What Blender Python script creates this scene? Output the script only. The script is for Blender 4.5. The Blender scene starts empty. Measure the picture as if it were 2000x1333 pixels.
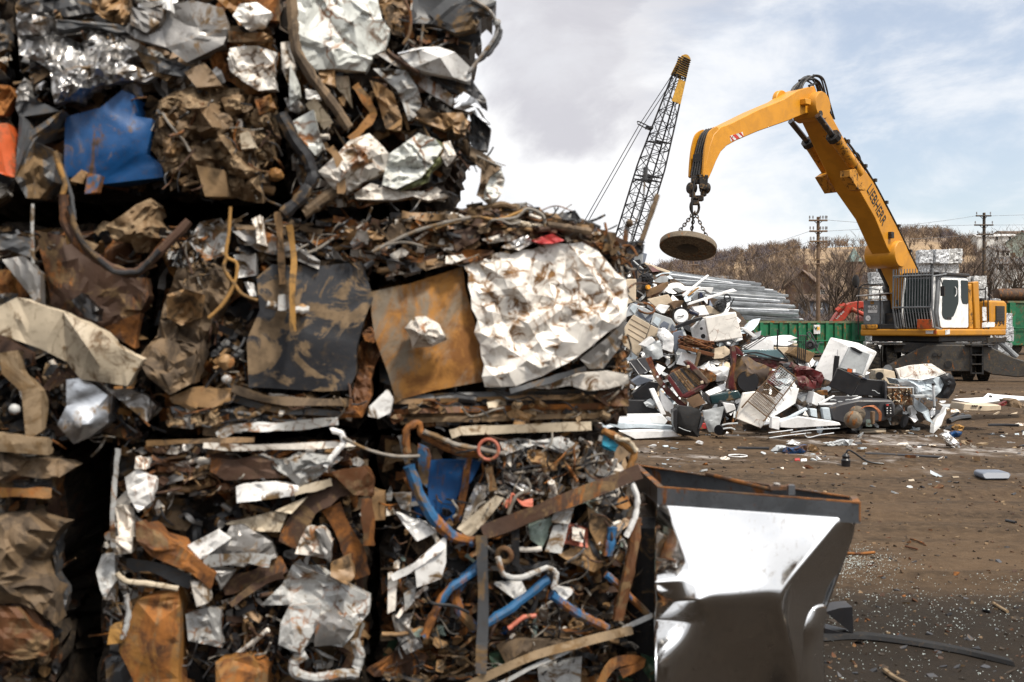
import bpy, bmesh, math, random
from mathutils import Vector, Matrix, noise as mnoise
from mathutils.geometry import delaunay_2d_cdt
R = math.radians
scene = bpy.context.scene
COL = scene.collection
rnd = random.Random(7)

# ------------------------------------------------------------------ camera maths
# photo pixels (2000 x 1333) -> world.  level 35 mm camera, eye 1.65 m above the ground
FPX, CX, HY, EYE = 1944.4, 1000.0, 640.0, 1.65
def P(px, py, Y):
    return Vector(((px - CX) / FPX * Y, Y, EYE - (py - HY) / FPX * Y))
def ground_at(px, py):
    Y = EYE * FPX / max(py - HY, 1.0)
    return Vector(((px - CX) / FPX * Y, Y, 0.0))

# ------------------------------------------------------------------ object helpers
def tag(o, label=None, cat=None, group=None, kind=None):
    if label: o['label'] = label
    if cat: o['category'] = cat
    if group: o['group'] = group
    if kind: o['kind'] = kind
    return o
def empty(name, loc, label=None, cat=None, group=None):
    o = bpy.data.objects.new(name, None); COL.objects.link(o)
    o.location = loc; o.empty_display_size = .1
    return tag(o, label, cat, group)
def copy_tree(o, parent=None):
    c = o.copy(); COL.objects.link(c); c.parent = parent
    for ch in list(o.children): copy_tree(ch, c)
    return c

def wloc(o):
    v = Vector(o.location)
    while o.parent is not None:
        o = o.parent; v = v + Vector(o.location)
    return v

class MB:
    """collects world-space verts/faces (with a material slot per face) and links them as ONE mesh"""
    def __init__(s): s.v = []; s.f = []; s.m = []; s.mats = []; s.sm = []; s.fold = {}
    def slot(s, m):
        if m not in s.mats: s.mats.append(m)
        return s.mats.index(m)
    def add(s, verts, faces, m=None, smooth=True):
        b = len(s.v); s.v.extend([Vector(v) for v in verts])
        k = s.slot(m) if m is not None else 0
        for f in faces: s.f.append([b + i for i in f]); s.m.append(k); s.sm.append(smooth)
    def box(s, c, size, m=None, rot=None):
        hx, hy, hz = size[0]/2, size[1]/2, size[2]/2
        M = rot if rot is not None else Matrix.Identity(3)
        vs = [Vector(c) + M @ Vector((x, y, z)) for x in (-hx, hx) for y in (-hy, hy) for z in (-hz, hz)]
        s.add(vs, [(0,1,3,2),(4,6,7,5),(0,4,5,1),(2,3,7,6),(0,2,6,4),(1,5,7,3)], m, False)
    def prism(s, front, off, m=None, smooth=False):
        """front: list of 3-D points; off: vector (or list of vectors) to the back copy"""
        n = len(front); offs = off if isinstance(off, list) else [off] * n
        vs = [Vector(p) for p in front] + [Vector(p) + Vector(o) for p, o in zip(front, offs)]
        fs = [list(range(n)), list(range(2*n - 1, n - 1, -1))]
        fs += [(i, i + n, (i + 1) % n + n, (i + 1) % n) for i in range(n)]
        s.add(vs, fs, m, smooth)
    def tube(s, pts, r, m=None, n=8, rs=None, caps=True, square=False):
        pts = [Vector(p) for p in pts]
        if len(pts) < 2: return
        vs, fs = [], []
        up = Vector((0, 0, 1)); prev = None
        for i, p in enumerate(pts):
            t = (pts[min(i+1, len(pts)-1)] - pts[max(i-1, 0)])
            if t.length < 1e-9: t = Vector((0, 0, 1))
            t.normalize()
            if prev is None:
                a = t.cross(Vector((0, 1, 0)) if abs(t.y) < .9 else Vector((1, 0, 0)))
            else:
                a = prev - t * prev.dot(t)
            if a.length < 1e-6: a = t.orthogonal()
            a.normalize(); prev = a; b = t.cross(a)
            rr = rs[i] if rs else r
            for k in range(n):
                an = 2*math.pi*k/n + (math.pi/4 if square else 0)
                vs.append(p + (a*math.cos(an) + b*math.sin(an))*rr)
        for i in range(len(pts)-1):
            for k in range(n):
                fs.append((i*n+k, i*n+(k+1) % n, (i+1)*n+(k+1) % n, (i+1)*n+k))
        if caps:
            fs.append(tuple(range(n-1, -1, -1))); L = (len(pts)-1)*n
            fs.append(tuple(range(L, L+n)))
        s.add(vs, fs, m, not square)
    def cyl(s, a, b, r, m=None, n=20, r2=None):
        s.tube([a, b], r, m, n, [r, r if r2 is None else r2])
    def disc_profile(s, c, axis, prof, m=None, n=32, close=True):
        """lathe: prof = [(radius, along axis)]"""
        axis = Vector(axis).normalized(); a = axis.orthogonal().normalized(); b = axis.cross(a)
        vs, fs = [], []
        for r, h in prof:
            for k in range(n):
                an = 2*math.pi*k/n
                vs.append(Vector(c) + axis*h + (a*math.cos(an)+b*math.sin(an))*max(r, 1e-4))
        for i in range(len(prof)-1):
            for k in range(n):
                fs.append((i*n+k, i*n+(k+1) % n, (i+1)*n+(k+1) % n, (i+1)*n+k))
        if close:
            fs.append(tuple(range(n-1, -1, -1))); L = (len(prof)-1)*n
            fs.append(tuple(range(L, L+n)))
        s.add(vs, fs, m, True)
    def torus(s, c, axis, R_, r, m=None, n=24, k=8, arc=1.0):
        axis = Vector(axis).normalized(); a = axis.orthogonal().normalized(); b = axis.cross(a)
        vs, fs = [], []
        N = n if arc >= 1 else n + 1
        for i in range(N):
            t = 2*math.pi*arc*i/n; d = a*math.cos(t) + b*math.sin(t)
            for j in range(k):
                u = 2*math.pi*j/k
                vs.append(Vector(c) + d*(R_ + r*math.cos(u)) + axis*r*math.sin(u))
        for i in range(n):
            for j in range(k):
                i2 = (i+1) % N
                fs.append((i*k+j, i2*k+j, i2*k+(j+1) % k, i*k+(j+1) % k))
        s.add(vs, fs, m, True)
    def empty(s): return not s.f
    def build(s, name, m=None, parent=None, origin=None, bevel=0, sharp=32, label=None, cat=None, group=None, kind=None, segs=2):
        me = bpy.data.meshes.new(name)
        if parent is not None: org = wloc(parent)
        elif origin is not None: org = Vector(origin)
        else:
            lo = [min(v[k] for v in s.v) for k in range(3)]; hi = [max(v[k] for v in s.v) for k in range(3)]
            org = Vector(((lo[0]+hi[0])/2, (lo[1]+hi[1])/2, lo[2]))
        # a child gets its own origin at its middle so that textures and pivots belong to it
        if parent is not None:
            lo = [min(v[k] for v in s.v) for k in range(3)]; hi = [max(v[k] for v in s.v) for k in range(3)]
            own = Vector([(a+b)/2 for a, b in zip(lo, hi)])
        else: own = org
        me.from_pydata([tuple(v - own) for v in s.v], [], s.f)
        mats = s.mats if s.mats else [m]
        for x in mats: me.materials.append(x)
        me.polygons.foreach_set('material_index', s.m)
        me.polygons.foreach_set('use_smooth', s.sm)
        if s.fold:
            at = me.attributes.new('fold', 'FLOAT', 'POINT'); arr = [0.]*len(s.v)
            for k, q in s.fold.items(): arr[k] = q
            at.data.foreach_set('value', arr)
        me.validate()
        me.set_sharp_from_angle(angle=R(sharp))
        me.update()
        o = bpy.data.objects.new(name, me); COL.objects.link(o)
        if parent is not None:
            o.parent = parent; o.location = own - org
        else: o.location = own
        if bevel:
            bm = o.modifiers.new('bevel', 'BEVEL'); bm.width = bevel; bm.segments = segs; bm.limit_method = 'ANGLE'; bm.angle_limit = R(40)
        return tag(o, label, cat, group, kind)

def spline(pts, n=6):
    """Catmull-Rom through points"""
    pts = [Vector(p) for p in pts]
    if len(pts) < 3: return pts
    out = []
    for i in range(len(pts)-1):
        p0 = pts[max(i-1, 0)]; p1 = pts[i]; p2 = pts[i+1]; p3 = pts[min(i+2, len(pts)-1)]
        for k in range(n):
            t = k/n; t2 = t*t; t3 = t2*t
            out.append(.5*((2*p1) + (-p0+p2)*t + (2*p0-5*p1+4*p2-p3)*t2 + (-p0+3*p1-3*p2+p3)*t3))
    out.append(pts[-1]); return out

def text_mesh(name, body, org, xd, yd, size, m, parent=None, bold=.0, thick=.004, align='CENTER', **kw):
    cu = bpy.data.curves.new('t', 'FONT'); cu.body = body; cu.size = size; cu.extrude = thick
    cu.offset = bold; cu.align_x = align; cu.align_y = 'CENTER'; cu.resolution_u = 3
    to = bpy.data.objects.new('t', cu); COL.objects.link(to)
    dg = bpy.context.evaluated_depsgraph_get(); dg.update()
    me = bpy.data.meshes.new_from_object(to.evaluated_get(dg))
    bpy.data.objects.remove(to)
    xd = Vector(xd).normalized(); yd = Vector(yd); yd = (yd - xd*yd.dot(xd)).normalized(); zd = xd.cross(yd)
    b = MB(); b.add([Vector(org) + xd*v.co.x + yd*v.co.y + zd*v.co.z for v in me.vertices], [list(p.vertices) for p in me.polygons], m, False)
    bpy.data.meshes.remove(me); bpy.data.curves.remove(cu)
    return b.build(name, m, parent, **kw)

# ------------------------------------------------------------------ crumpled sheets
def pt_in(p, poly):
    x, y = p[0], p[1]; c = False; j = len(poly)-1
    for i in range(len(poly)):
        xi, yi = poly[i]; xj, yj = poly[j]
        if (yi > y) != (yj > y) and x < (xj-xi)*(y-yi)/(yj-yi) + xi: c = not c
        j = i
    return c
def seg_d(p, a, b):
    ax, ay = a; bx, by = b; dx, dy = bx-ax, by-ay; L = dx*dx+dy*dy
    t = 0 if L == 0 else max(0, min(1, ((p[0]-ax)*dx+(p[1]-ay)*dy)/L))
    return math.hypot(p[0]-ax-t*dx, p[1]-ay-t*dy)

def sheet(mb, m, outline, Yf, dy=0., amp=.02, cell=.07, rim=.03, bulge=.02, jit=.25, sub=1, tilt=(0, 0), rough=.22, seed=None, back=False, rag=.0, folds=None, fold_amp=None, lump=.55, fold_w=(.7, 2.2)):
    """a crumpled sheet with an outline in photo pixels standing at depth Yf(px,py)+dy: facets, folded-back rim of real depth"""
    g = random.Random(seed if seed is not None else rnd.random())
    cx = sum(p[0] for p in outline)/len(outline); cy = sum(p[1] for p in outline)/len(outline)
    k = (Yf(cx, cy)+dy)/FPX                     # metres per pixel
    cp = max(cell/k, 4.0)
    pts = []
    n = len(outline)
    for i in range(n):
        a = Vector(outline[i]); b = Vector(outline[(i+1) % n]); L = (b-a).length
        st = max(1, int(L/(cp*.8))); nrm = Vector((-(b-a).y, (b-a).x))/max(L, 1e-6)
        for q in range(st):
            t = q/st
            p = a.lerp(b, t)
            if q or rag: p = p + nrm*g.uniform(-1, 1)*cp*(jit if q else rag)
            pts.append((p.x, p.y))
    nb = len(pts)
    xs = [p[0] for p in pts]; ys = [p[1] for p in pts]
    size = max(max(xs)-min(xs), max(ys)-min(ys))*k
    # long straight creases, as pressed sheet metal has them
    nf = folds if folds is not None else max(1, min(7, int(size/.10)))
    fa = fold_amp if fold_amp is not None else min(amp*1.6, .05)
    FL = []; inner = []; onf = set()
    for q in range(nf):
        x0, y0 = g.uniform(min(xs), max(xs)), g.uniform(min(ys), max(ys)); an = g.uniform(0, math.pi); L_ = g.uniform(.35, 1.1)*size/k/2
        a_ = (x0-math.cos(an)*L_, y0-math.sin(an)*L_); b_ = (x0+math.cos(an)*L_, y0+math.sin(an)*L_)
        FL.append((a_, b_, g.choice((-1, 1, 1))*fa*g.uniform(.5, 1.3), cp*g.uniform(*fold_w)))
        st = max(2, int(2*L_/(cp*.55)))
        for i in range(st+1):
            p = (a_[0]+(b_[0]-a_[0])*i/st, a_[1]+(b_[1]-a_[1])*i/st)
            if pt_in(p, pts) and min(seg_d(p, pts[i2], pts[(i2+1) % nb]) for i2 in range(nb)) > cp*.3:
                if all((p[0]-q2[0])**2+(p[1]-q2[1])**2 > (cp*.3)**2 for q2 in inner): inner.append(p)
    y = min(ys)+cp*.5; row = 0
    while y < max(ys):
        x = min(xs) + cp*(.5 + .5*(row % 2))
        while x < max(xs):
            q = (x+g.uniform(-.38, .38)*cp, y+g.uniform(-.38, .38)*cp)
            if pt_in(q, pts) and min(seg_d(q, pts[i], pts[(i+1) % nb]) for i in range(nb)) > cp*.35:
                if all(seg_d(q, f_[0], f_[1]) > cp*.4 for f_ in FL): inner.append(q)
            x += cp
        y += cp*.87; row += 1
    allp = [Vector(p) for p in pts+inner]
    try:
        vo, eo, fo, *_ = delaunay_2d_cdt(allp, [(i, (i+1) % nb) for i in range(nb)], [], 1, 1e-5)
    except Exception:
        return
    if not fo: return
    ox = g.uniform(0, 99)
    dep = []; FO = []
    for v in vo:
        d = min(seg_d(v, pts[i], pts[(i+1) % nb]) for i in range(nb))
        e = min(1., d/(cp*1.2))
        z = g.uniform(-1, 1)*amp*.6*(.35+.65*e) + mnoise.noise(Vector((v.x*k*5+ox, v.y*k*5, 0)))*amp*2*lump
        fo_ = 0.
        for (a_, b_, h_, w_) in FL:
            sd_ = seg_d(v, a_, b_); t_ = max(0., 1-sd_/w_); z -= h_*t_*(.4+.6*e); fo_ = max(fo_, 1-sd_/(cp*.5))
        FO.append(max(0., fo_))
        z += -bulge*math.sqrt(e) + (tilt[0]*(v.x-cx) + tilt[1]*(v.y-cy))*k
        dep.append(z)
    V = [(v.x, v.y, z) for v, z in zip(vo, dep)]
    F = [list(f) for f in fo]
    for s_ in range(sub):
        mid = {}
        def md(i, j):
            key = (i, j) if i < j else (j, i)
            if key not in mid:
                a, b = V[i], V[j]; L = math.hypot(a[0]-b[0], a[1]-b[1])*k
                mid[key] = len(V)
                FO.append((FO[i]+FO[j])/2)
                V.append(((a[0]+b[0])/2, (a[1]+b[1])/2, (a[2]+b[2])/2 + g.gauss(0, 1)*min(amp*rough*(.6**s_), L*rough)))
            return mid[key]
        F2 = []
        for f in F:
            if len(f) != 3: F2.append(f); continue
            a, b, c = f; ab, bc, ca = md(a, b), md(b, c), md(c, a)
            F2 += [[a, ab, ca], [ab, b, bc], [ca, bc, c], [ab, bc, ca]]
        F = F2
    W = [P(x, y, Yf(x, y)+dy+z) for x, y, z in V]
    # orient toward the camera, find the boundary
    for f in F:
        a, b, c = W[f[0]], W[f[1]], W[f[2]]
        if (b-a).cross(c-a).dot(Vector((0, 0, EYE))-a) < 0: f.reverse()
    cnt = {}
    for f in F:
        for i in range(len(f)):
            e = (f[i], f[(i+1) % len(f)]); cnt[e] = 1
    bd = [e for e in cnt if (e[1], e[0]) not in cnt]
    steps = 7 if rim > .3 else 1          # deep blocks get crumpled sides
    prev = {q: q for e in bd for q in e}
    for st_ in range(steps):
        nb_ = {}
        for q in prev:
            p = W[q]; pp = W[prev[q]]; cc = P(cx, cy, p.y); nb_[q] = len(W)
            if steps == 1: W.append(p + Vector((0, rim*g.uniform(.6, 1.2), 0)) + (cc-p)*min(.06, .01/max(size, .01)))
            else:
                d_ = (p-cc); d_ = d_/max(d_.length, 1e-6); t_ = (st_+1)/steps
                W.append(p + Vector((0, rim*t_, 0)) + d_*(mnoise.noise(p*3.3+Vector((ox, t_*4, 0)))*.07+g.uniform(-.035, .035)-.03)*(1 if st_ < steps-1 else .3))
        for a, b in bd: F.append([prev[a], nb_[a], nb_[b], prev[b]][::-1])
        prev = nb_
    if back:
        loop = {a: b for a, b in bd}; st = bd[0][0]; seq = [st]; q = loop[st]
        while q != st and len(seq) < 5000: seq.append(q); q = loop.get(q, st)
        F.append([nb_[q] for q in seq if q in nb_][::-1])
    b0_ = len(mb.v)
    mb.add(W, F, m, True)
    for i, q in enumerate(FO):
        if q > 0: mb.fold[b0_+i] = q

def strip(mb, m, pts, w, Yf, dy=0., th=.012, wob=.15, tw=.3, jag=1., seed=None):
    """bent flat bar: pts (px,py[,extra depth]); w in px; real thickness"""
    g = random.Random(seed if seed is not None else rnd.random())
    p3 = spline([Vector((p[0], p[1], p[2] if len(p) > 2 else 0)) for p in pts], 5)
    vs = []; n = len(p3)
    ph = g.uniform(0, 6)
    for i, p in enumerate(p3):
        t = p3[min(i+1, n-1)] - p3[max(i-1, 0)]; L = math.hypot(t.x, t.y) or 1
        nx, ny = -t.y/L, t.x/L
        ww = w*(1+wob*math.sin(ph+i*.9))*.5
        tz = tw*math.sin(ph+i*.5)*w*Yf(p.x, p.y)/FPX*.5
        jx = g.uniform(-1, 1)*jag
        Y = Yf(p.x, p.y)+dy+p.z
        a = (p.x+nx*ww+jx, p.y+ny*ww+jx*.6); b = (p.x-nx*ww+jx, p.y-ny*ww+jx*.6)
        vs += [P(*a, Y+tz), P(*b, Y-tz), P(*b, Y-tz+th), P(*a, Y+tz+th)]
    fs = [(0, 3, 2, 1), ((n-1)*4, (n-1)*4+1, (n-1)*4+2, (n-1)*4+3)]
    for i in range(n-1):
        for q in range(4): fs.append((i*4+q, i*4+(q+1) % 4, (i+1)*4+(q+1) % 4, (i+1)*4+q))
    mb.add(vs, fs, m, True)

def ptube(mb, m, pts, r, Yf, dy=0., n=8, dent=.12, seed=None, taper=None):
    g = random.Random(seed if seed is not None else rnd.random())
    q3 = [Vector((p[0], p[1], p[2] if len(p) > 2 else 0)) for p in pts]
    p3 = spline(q3, 6)
    if dent > 0 and r > 4:      # real crushed pipe: straighter runs with kinks
        ln = [q3[min(i//6, len(q3)-2)].lerp(q3[min(i//6+1, len(q3)-1)], (i % 6)/6 if i < 6*(len(q3)-1) else 1) for i in range(len(p3))]
        p3 = [a.lerp(b, .45)+Vector((g.gauss(0,.5), g.gauss(0,.5), 0)) for a, b in zip(p3, ln)] if len(ln) == len(p3) else p3
    W = [P(p.x, p.y, Yf(p.x, p.y)+dy+p.z) for p in p3]
    k = W[0].y/FPX
    rs = [r*k*(1+g.uniform(-dent, dent)) for _ in W]
    mb.tube(W, r*k, m, n, rs)

# ------------------------------------------------------------------ materials
_mats = {}
def NT(name):
    m = bpy.data.materials.new(name); m.use_nodes = True
    nt = m.node_tree; nt.nodes.clear()
    out = nt.nodes.new('ShaderNodeOutputMaterial'); b = nt.nodes.new('ShaderNodeBsdfPrincipled')
    nt.links.new(b.outputs[0], out.inputs[0])
    return m, nt, b
def nd(nt, t, **kw):
    n = nt.nodes.new(t)
    for k, v in kw.items():
        if k.startswith('i_'): n.inputs[int(k[2:])].default_value = v
        else: setattr(n, k, v)
    return n
def mixc(nt, fac, a, b):
    n = nt.nodes.new('ShaderNodeMix'); n.data_type = 'RGBA'
    for s, v in ((0, fac), (6, a), (7, b)):
        if hasattr(v, 'is_linked') or hasattr(v, 'links'): nt.links.new(v, n.inputs[s])
        elif s == 0: n.inputs[0].default_value = v
        else: n.inputs[s].default_value = (*v, 1) if len(v) == 3 else v
    return n.outputs[2]
def smooth(nt, val, lo, hi, a=0., b=1.):
    n = nt.nodes.new('ShaderNodeMapRange'); n.interpolation_type = 'SMOOTHSTEP'
    nt.links.new(val, n.inputs[0])
    n.inputs[1].default_value = lo; n.inputs[2].default_value = hi; n.inputs[3].default_value = a; n.inputs[4].default_value = b
    return n.outputs[0]
def mth(nt, op, a, b=None):
    n = nt.nodes.new('ShaderNodeMath'); n.operation = op
    for i, v in enumerate((a, b)):
        if v is None: continue
        if hasattr(v, 'links'): nt.links.new(v, n.inputs[i])
        else: n.inputs[i].default_value = v
    return n.outputs[0]
def coords(nt, scale=1., rand=True):
    tc = nt.nodes.new('ShaderNodeTexCoord'); vec = tc.outputs['Object']
    if rand:
        oi = nt.nodes.new('ShaderNodeObjectInfo')
        vm = nd(nt, 'ShaderNodeVectorMath', operation='MULTIPLY_ADD')
        nt.links.new(oi.outputs['Random'], vm.inputs[0]); vm.inputs[1].default_value = (37, 91, 53); nt.links.new(vec, vm.inputs[2]); vec = vm.outputs[0]
    if scale != 1:
        s = nd(nt, 'ShaderNodeVectorMath', operation='SCALE'); nt.links.new(vec, s.inputs[0]); s.inputs[3].default_value = scale; vec = s.outputs[0]
    return vec
def noise(nt, vec, scale, detail=4, rough=.6, dist=0.):
    n = nd(nt, 'ShaderNodeTexNoise'); nt.links.new(vec, n.inputs['Vector'])
    n.inputs['Scale'].default_value = scale; n.inputs['Detail'].default_value = detail
    n.inputs['Roughness'].default_value = rough; n.inputs['Distortion'].default_value = dist
    return n.outputs[0]

RUST_A, RUST_B, DIRT = (.048, .019, .007), (.27, .10, .02), (.17, .105, .048)
def mat(name, base, rough=.5, metal=0., rust=0., dirt=0., vein=0., scale=1., bump=.25, var=.25, dirtc=DIRT, rusta=RUST_A, rustb=RUST_B, spec=.4, soft=.05, coat=0., vobj=.16, speck=.55):
    if name in _mats: return _mats[name]
    m, nt, b = NT(name); L = nt.links
    vec = coords(nt, scale)
    nf = noise(nt, vec, 5, 6, .62, .6)
    col = mixc(nt, smooth(nt, nf, .35, .65), tuple(c*(1-var) for c in base), tuple(min(1, c*(1+var*.45)) for c in base))
    if speck:
        col = mixc(nt, mth(nt, 'MULTIPLY', smooth(nt, noise(nt, vec, 42, 6, .78, .4), .53, .68), speck), col, tuple(c*.38 for c in dirtc))
    wear = None
    def lay(col, wear, mask, c):
        col = mixc(nt, mask, col, c)
        return col, (mask if wear is None else mth(nt, 'MAXIMUM', wear, mask))
    n2 = noise(nt, vec, 9, 9, .68, 1.0)
    rm = nd(nt, 'ShaderNodeMapping'); L.new(vec, rm.inputs[0]); rm.inputs['Scale'].default_value = (1., 1., .45); rvec = rm.outputs[0]
    if dirt > 0:
        t = .5+(.5-dirt)*.24
        dcol = mixc(nt, smooth(nt, noise(nt, vec, 28, 4), .35, .65), tuple(c*.55 for c in dirtc), dirtc)
        col, wear = lay(col, wear, smooth(nt, n2, t-soft, t+soft), dcol)
    rcol = None
    if rust > 0 or vein > 0:
        rcol = mixc(nt, smooth(nt, noise(nt, vec, 14, 7, .7, .5), .34, .64), rusta, rustb)
    if vein > 0:
        dv = nd(nt, 'ShaderNodeTexNoise'); L.new(vec, dv.inputs['Vector']); dv.inputs['Scale'].default_value = 4.5; dv.inputs['Detail'].default_value = 4
        vm = nd(nt, 'ShaderNodeVectorMath', operation='MULTIPLY_ADD'); L.new(dv.outputs[1], vm.inputs[0]); vm.inputs[1].default_value = (.34,)*3; L.new(vec, vm.inputs[2])
        vo = nd(nt, 'ShaderNodeTexVoronoi', feature='DISTANCE_TO_EDGE'); L.new(vm.outputs[0], vo.inputs['Vector']); vo.inputs['Scale'].default_value = 8.5
        gate = smooth(nt, noise(nt, vec, 3.2, 3), .38, .58)
        wv = mth(nt, 'MULTIPLY', mth(nt, 'MULTIPLY', smooth(nt, vo.outputs[0], .0, .10*vein, 1., 0.), gate), smooth(nt, n2, .33, .5))
        fa_ = nd(nt, 'ShaderNodeAttribute', attribute_name='fold')
        wv = mth(nt, 'MAXIMUM', wv, mth(nt, 'MULTIPLY', smooth(nt, fa_.outputs['Fac'], .72, 1.), smooth(nt, n2, .48, .60)))
        col, wear = lay(col, wear, wv, rcol)
    if rust > 0:
        t = .5+(.5-rust)*.26
        col, wear = lay(col, wear, smooth(nt, noise(nt, rvec, 6.0, 10, .70, .5), t-soft*.6, t+soft*.6), rcol)
    oi = nd(nt, 'ShaderNodeObjectInfo'); rv = nd(nt, 'ShaderNodeMapRange'); L.new(oi.outputs['Random'], rv.inputs[0]); rv.inputs[3].default_value = 1-vobj; rv.inputs[4].default_value = 1+vobj*.5
    hs = nd(nt, 'ShaderNodeHueSaturation'); L.new(rv.outputs[0], hs.inputs['Value']); L.new(col, hs.inputs['Color']); col = hs.outputs[0]
    L.new(col, b.inputs['Base Color'])
    if wear is not None:
        r = nd(nt, 'ShaderNodeMapRange'); L.new(wear, r.inputs[0]); r.inputs[3].default_value = rough; r.inputs[4].default_value = .88; L.new(r.outputs[0], b.inputs['Roughness'])
        if metal:
            r = nd(nt, 'ShaderNodeMapRange'); L.new(wear, r.inputs[0]); r.inputs[3].default_value = metal; r.inputs[4].default_value = 0; L.new(r.outputs[0], b.inputs['Metallic'])
    else:
        r = nd(nt, 'ShaderNodeMapRange'); L.new(nf, r.inputs[0]); r.inputs[1].default_value = .3; r.inputs[2].default_value = .7; r.inputs[3].default_value = rough*.8; r.inputs[4].default_value = min(1, rough*1.25); L.new(r.outputs[0], b.inputs['Roughness'])
        b.inputs['Metallic'].default_value = metal
    b.inputs['Specular IOR Level'].default_value = spec
    if coat: b.inputs['Coat Weight'].default_value = coat; b.inputs['Coat Roughness'].default_value = .15
    if bump:
        bp = nd(nt, 'ShaderNodeBump'); bp.inputs['Strength'].default_value = bump; bp.inputs['Distance'].default_value = .01/scale
        L.new(n2, bp.inputs['Height']); L.new(bp.outputs[0], b.inputs['Normal'])
    _mats[name] = m
    return m

M = {}
def defm(key, *a, **k): M[key] = mat(key, *a, **k)
defm('white_rusty', (.82,.78,.72), .36, rust=-.08, dirt=-.2, vein=.95, speck=.2, bump=.15, rusta=(.085,.042,.016), rustb=(.24,.125,.045), scale=1.35)
defm('white', (.82,.81,.79), .38, dirt=.12, rust=.02)
defm('offwhite', (.70,.72,.68), .42, dirt=.08, vein=.5, dirtc=(.2,.15,.11))
defm('dirty_white', (.72,.67,.60), .5, dirt=.24, vein=.6, rust=-.15, scale=1.4)
defm('cream', (.50,.42,.31), .4, dirt=.12, vein=.4, rusta=(.06,.04,.02), rustb=(.14,.09,.05))
defm('tan', (.27,.160,.072), .5, dirt=.36, rust=.05, dirtc=(.085,.055,.03))
defm('grey', (.27,.26,.25), .38, dirt=.22, metal=.45, rust=.08)
defm('light_grey', (.40,.40,.39), .45, dirt=.24, rust=-.15, vein=.4, scale=1.3)
defm('dark_grey', (.060,.062,.066), .42, dirt=.25)
defm('black', (.018,.018,.020), .4, dirt=.12)
defm('black_dirty', (.022,.023,.027), .45, dirt=.36, soft=.025, dirtc=(.19,.13,.075), scale=.9)
defm('mud', (.16,.10,.05), .7, dirt=.4, dirtc=(.30,.21,.12), bump=.6, scale=1.4)
defm('mud_cloth', (.165,.110,.062), .7, dirt=.45, dirtc=(.10,.07,.045), bump=.5)
defm('card', (.20,.125,.06), .8, dirt=.4)
defm('rust', (.10,.038,.012), .6, rust=.45, dirt=.3, bump=.5)
defm('dark_rust', (.055,.026,.014), .72, rust=.22, dirt=.2, bump=.5)
defm('rust_sheet', (.20,.16,.115), .7, rust=.66, dirt=.2, rusta=(.15,.06,.014), rustb=(.34,.155,.035), scale=.9, bump=.3, soft=.1)
defm('ochre', (.24,.11,.026), .6, rust=.4, dirt=.3, bump=.4)
defm('blue', (.0015,.05,.165), .45, rust=.34, dirt=.10, bump=.2, rusta=(.03,.02,.015), rustb=(.12,.06,.03))
defm('blue_pipe', (.022,.10,.22), .45, rust=.36, dirt=.3)
defm('foil', (.62,.61,.60), .34, metal=1., dirt=.2, bump=.5)
defm('galv', (.55,.57,.60), .36, metal=1., dirt=.15, bump=.25)
defm('chrome', (.8,.8,.8), .12, metal=1., dirt=.12, bump=.1)
defm('orange', (.55,.10,.025), .45, dirt=.22)
defm('red', (.42,.03,.03), .45, dirt=.2)
defm('maroon', (.13,.012,.014), .4, dirt=.2, rust=.15)
defm('olive', (.12,.13,.05), .6, dirt=.3)
defm('green', (.03,.07,.04), .5, dirt=.3)
defm('pale_green', (.32,.40,.35), .25, dirt=.25)
defm('cyan', (.02,.22,.33), .45, dirt=.15)
defm('salmon', (.55,.16,.10), .5, dirt=.2)
defm('wood', (.24,.17,.10), .75, dirt=.35)
defm('yellow_rope', (.36,.19,.05), .7, dirt=.3)
defm('grey_rope', (.2,.18,.155), .7, dirt=.3)
defm('core', (.03,.022,.016), .9, dirt=.4, rust=.2, dirtc=(.075,.053,.034), rusta=(.03,.012,.006), rustb=(.11,.045,.014), bump=.8, scale=1.5)

# ------------------------------------------------------------------ camera
cd = bpy.data.cameras.new('camera'); cam = bpy.data.objects.new('camera', cd); COL.objects.link(cam)
cam.location = (0, 0, EYE); cam.rotation_euler = (R(90), 0, 0)
cd.sensor_width = 36; cd.lens = FPX*36/2000; cd.clip_end = 5000; cd.clip_start = .05
cd.shift_y = -(666.5-HY)/2000
cd.dof.use_dof = True; cd.dof.focus_distance = 22; cd.dof.aperture_fstop = 4.4
scene.camera = cam

# ------------------------------------------------------------------ sky and sun
SUN_EL, SUN_AZ = R(57), R(138)          # azimuth clockwise from +Y: behind the camera, to the right
sd = Vector((math.sin(SUN_AZ)*math.cos(SUN_EL), math.cos(SUN_AZ)*math.cos(SUN_EL), math.sin(SUN_EL)))
ld = bpy.data.lights.new('sun', 'SUN'); ld.energy = 4.7; ld.angle = R(8); ld.color = (1, .92, .80)
sun = bpy.data.objects.new('sun', ld); COL.objects.link(sun); sun.location = (0, 0, 40)
sun.rotation_euler = sd.to_track_quat('Z', 'Y').to_euler()
w = bpy.data.worlds.new('World'); scene.world = w; w.use_nodes = True
nt = w.node_tree; nt.nodes.clear(); L = nt.links
out = nd(nt, 'ShaderNodeOutputWorld')
sky = nd(nt, 'ShaderNodeTexSky', sky_type='NISHITA', sun_disc=False, sun_elevation=SUN_EL, sun_rotation=SUN_AZ)
bg = nd(nt, 'ShaderNodeBackground'); bg.inputs[1].default_value = .15
L.new(sky.outputs[0], bg.inputs[0])
tc = nd(nt, 'ShaderNodeTexCoord'); vec = tc.outputs['Generated']
mp = nd(nt, 'ShaderNodeMapping'); L.new(vec, mp.inputs[0]); mp.inputs['Scale'].default_value = (1, 1, 2.1); mp.inputs['Location'].default_value = (.3, .1, .45)
n1 = noise(nt, mp.outputs[0], 2.6, 8, .56, .4)
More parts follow.
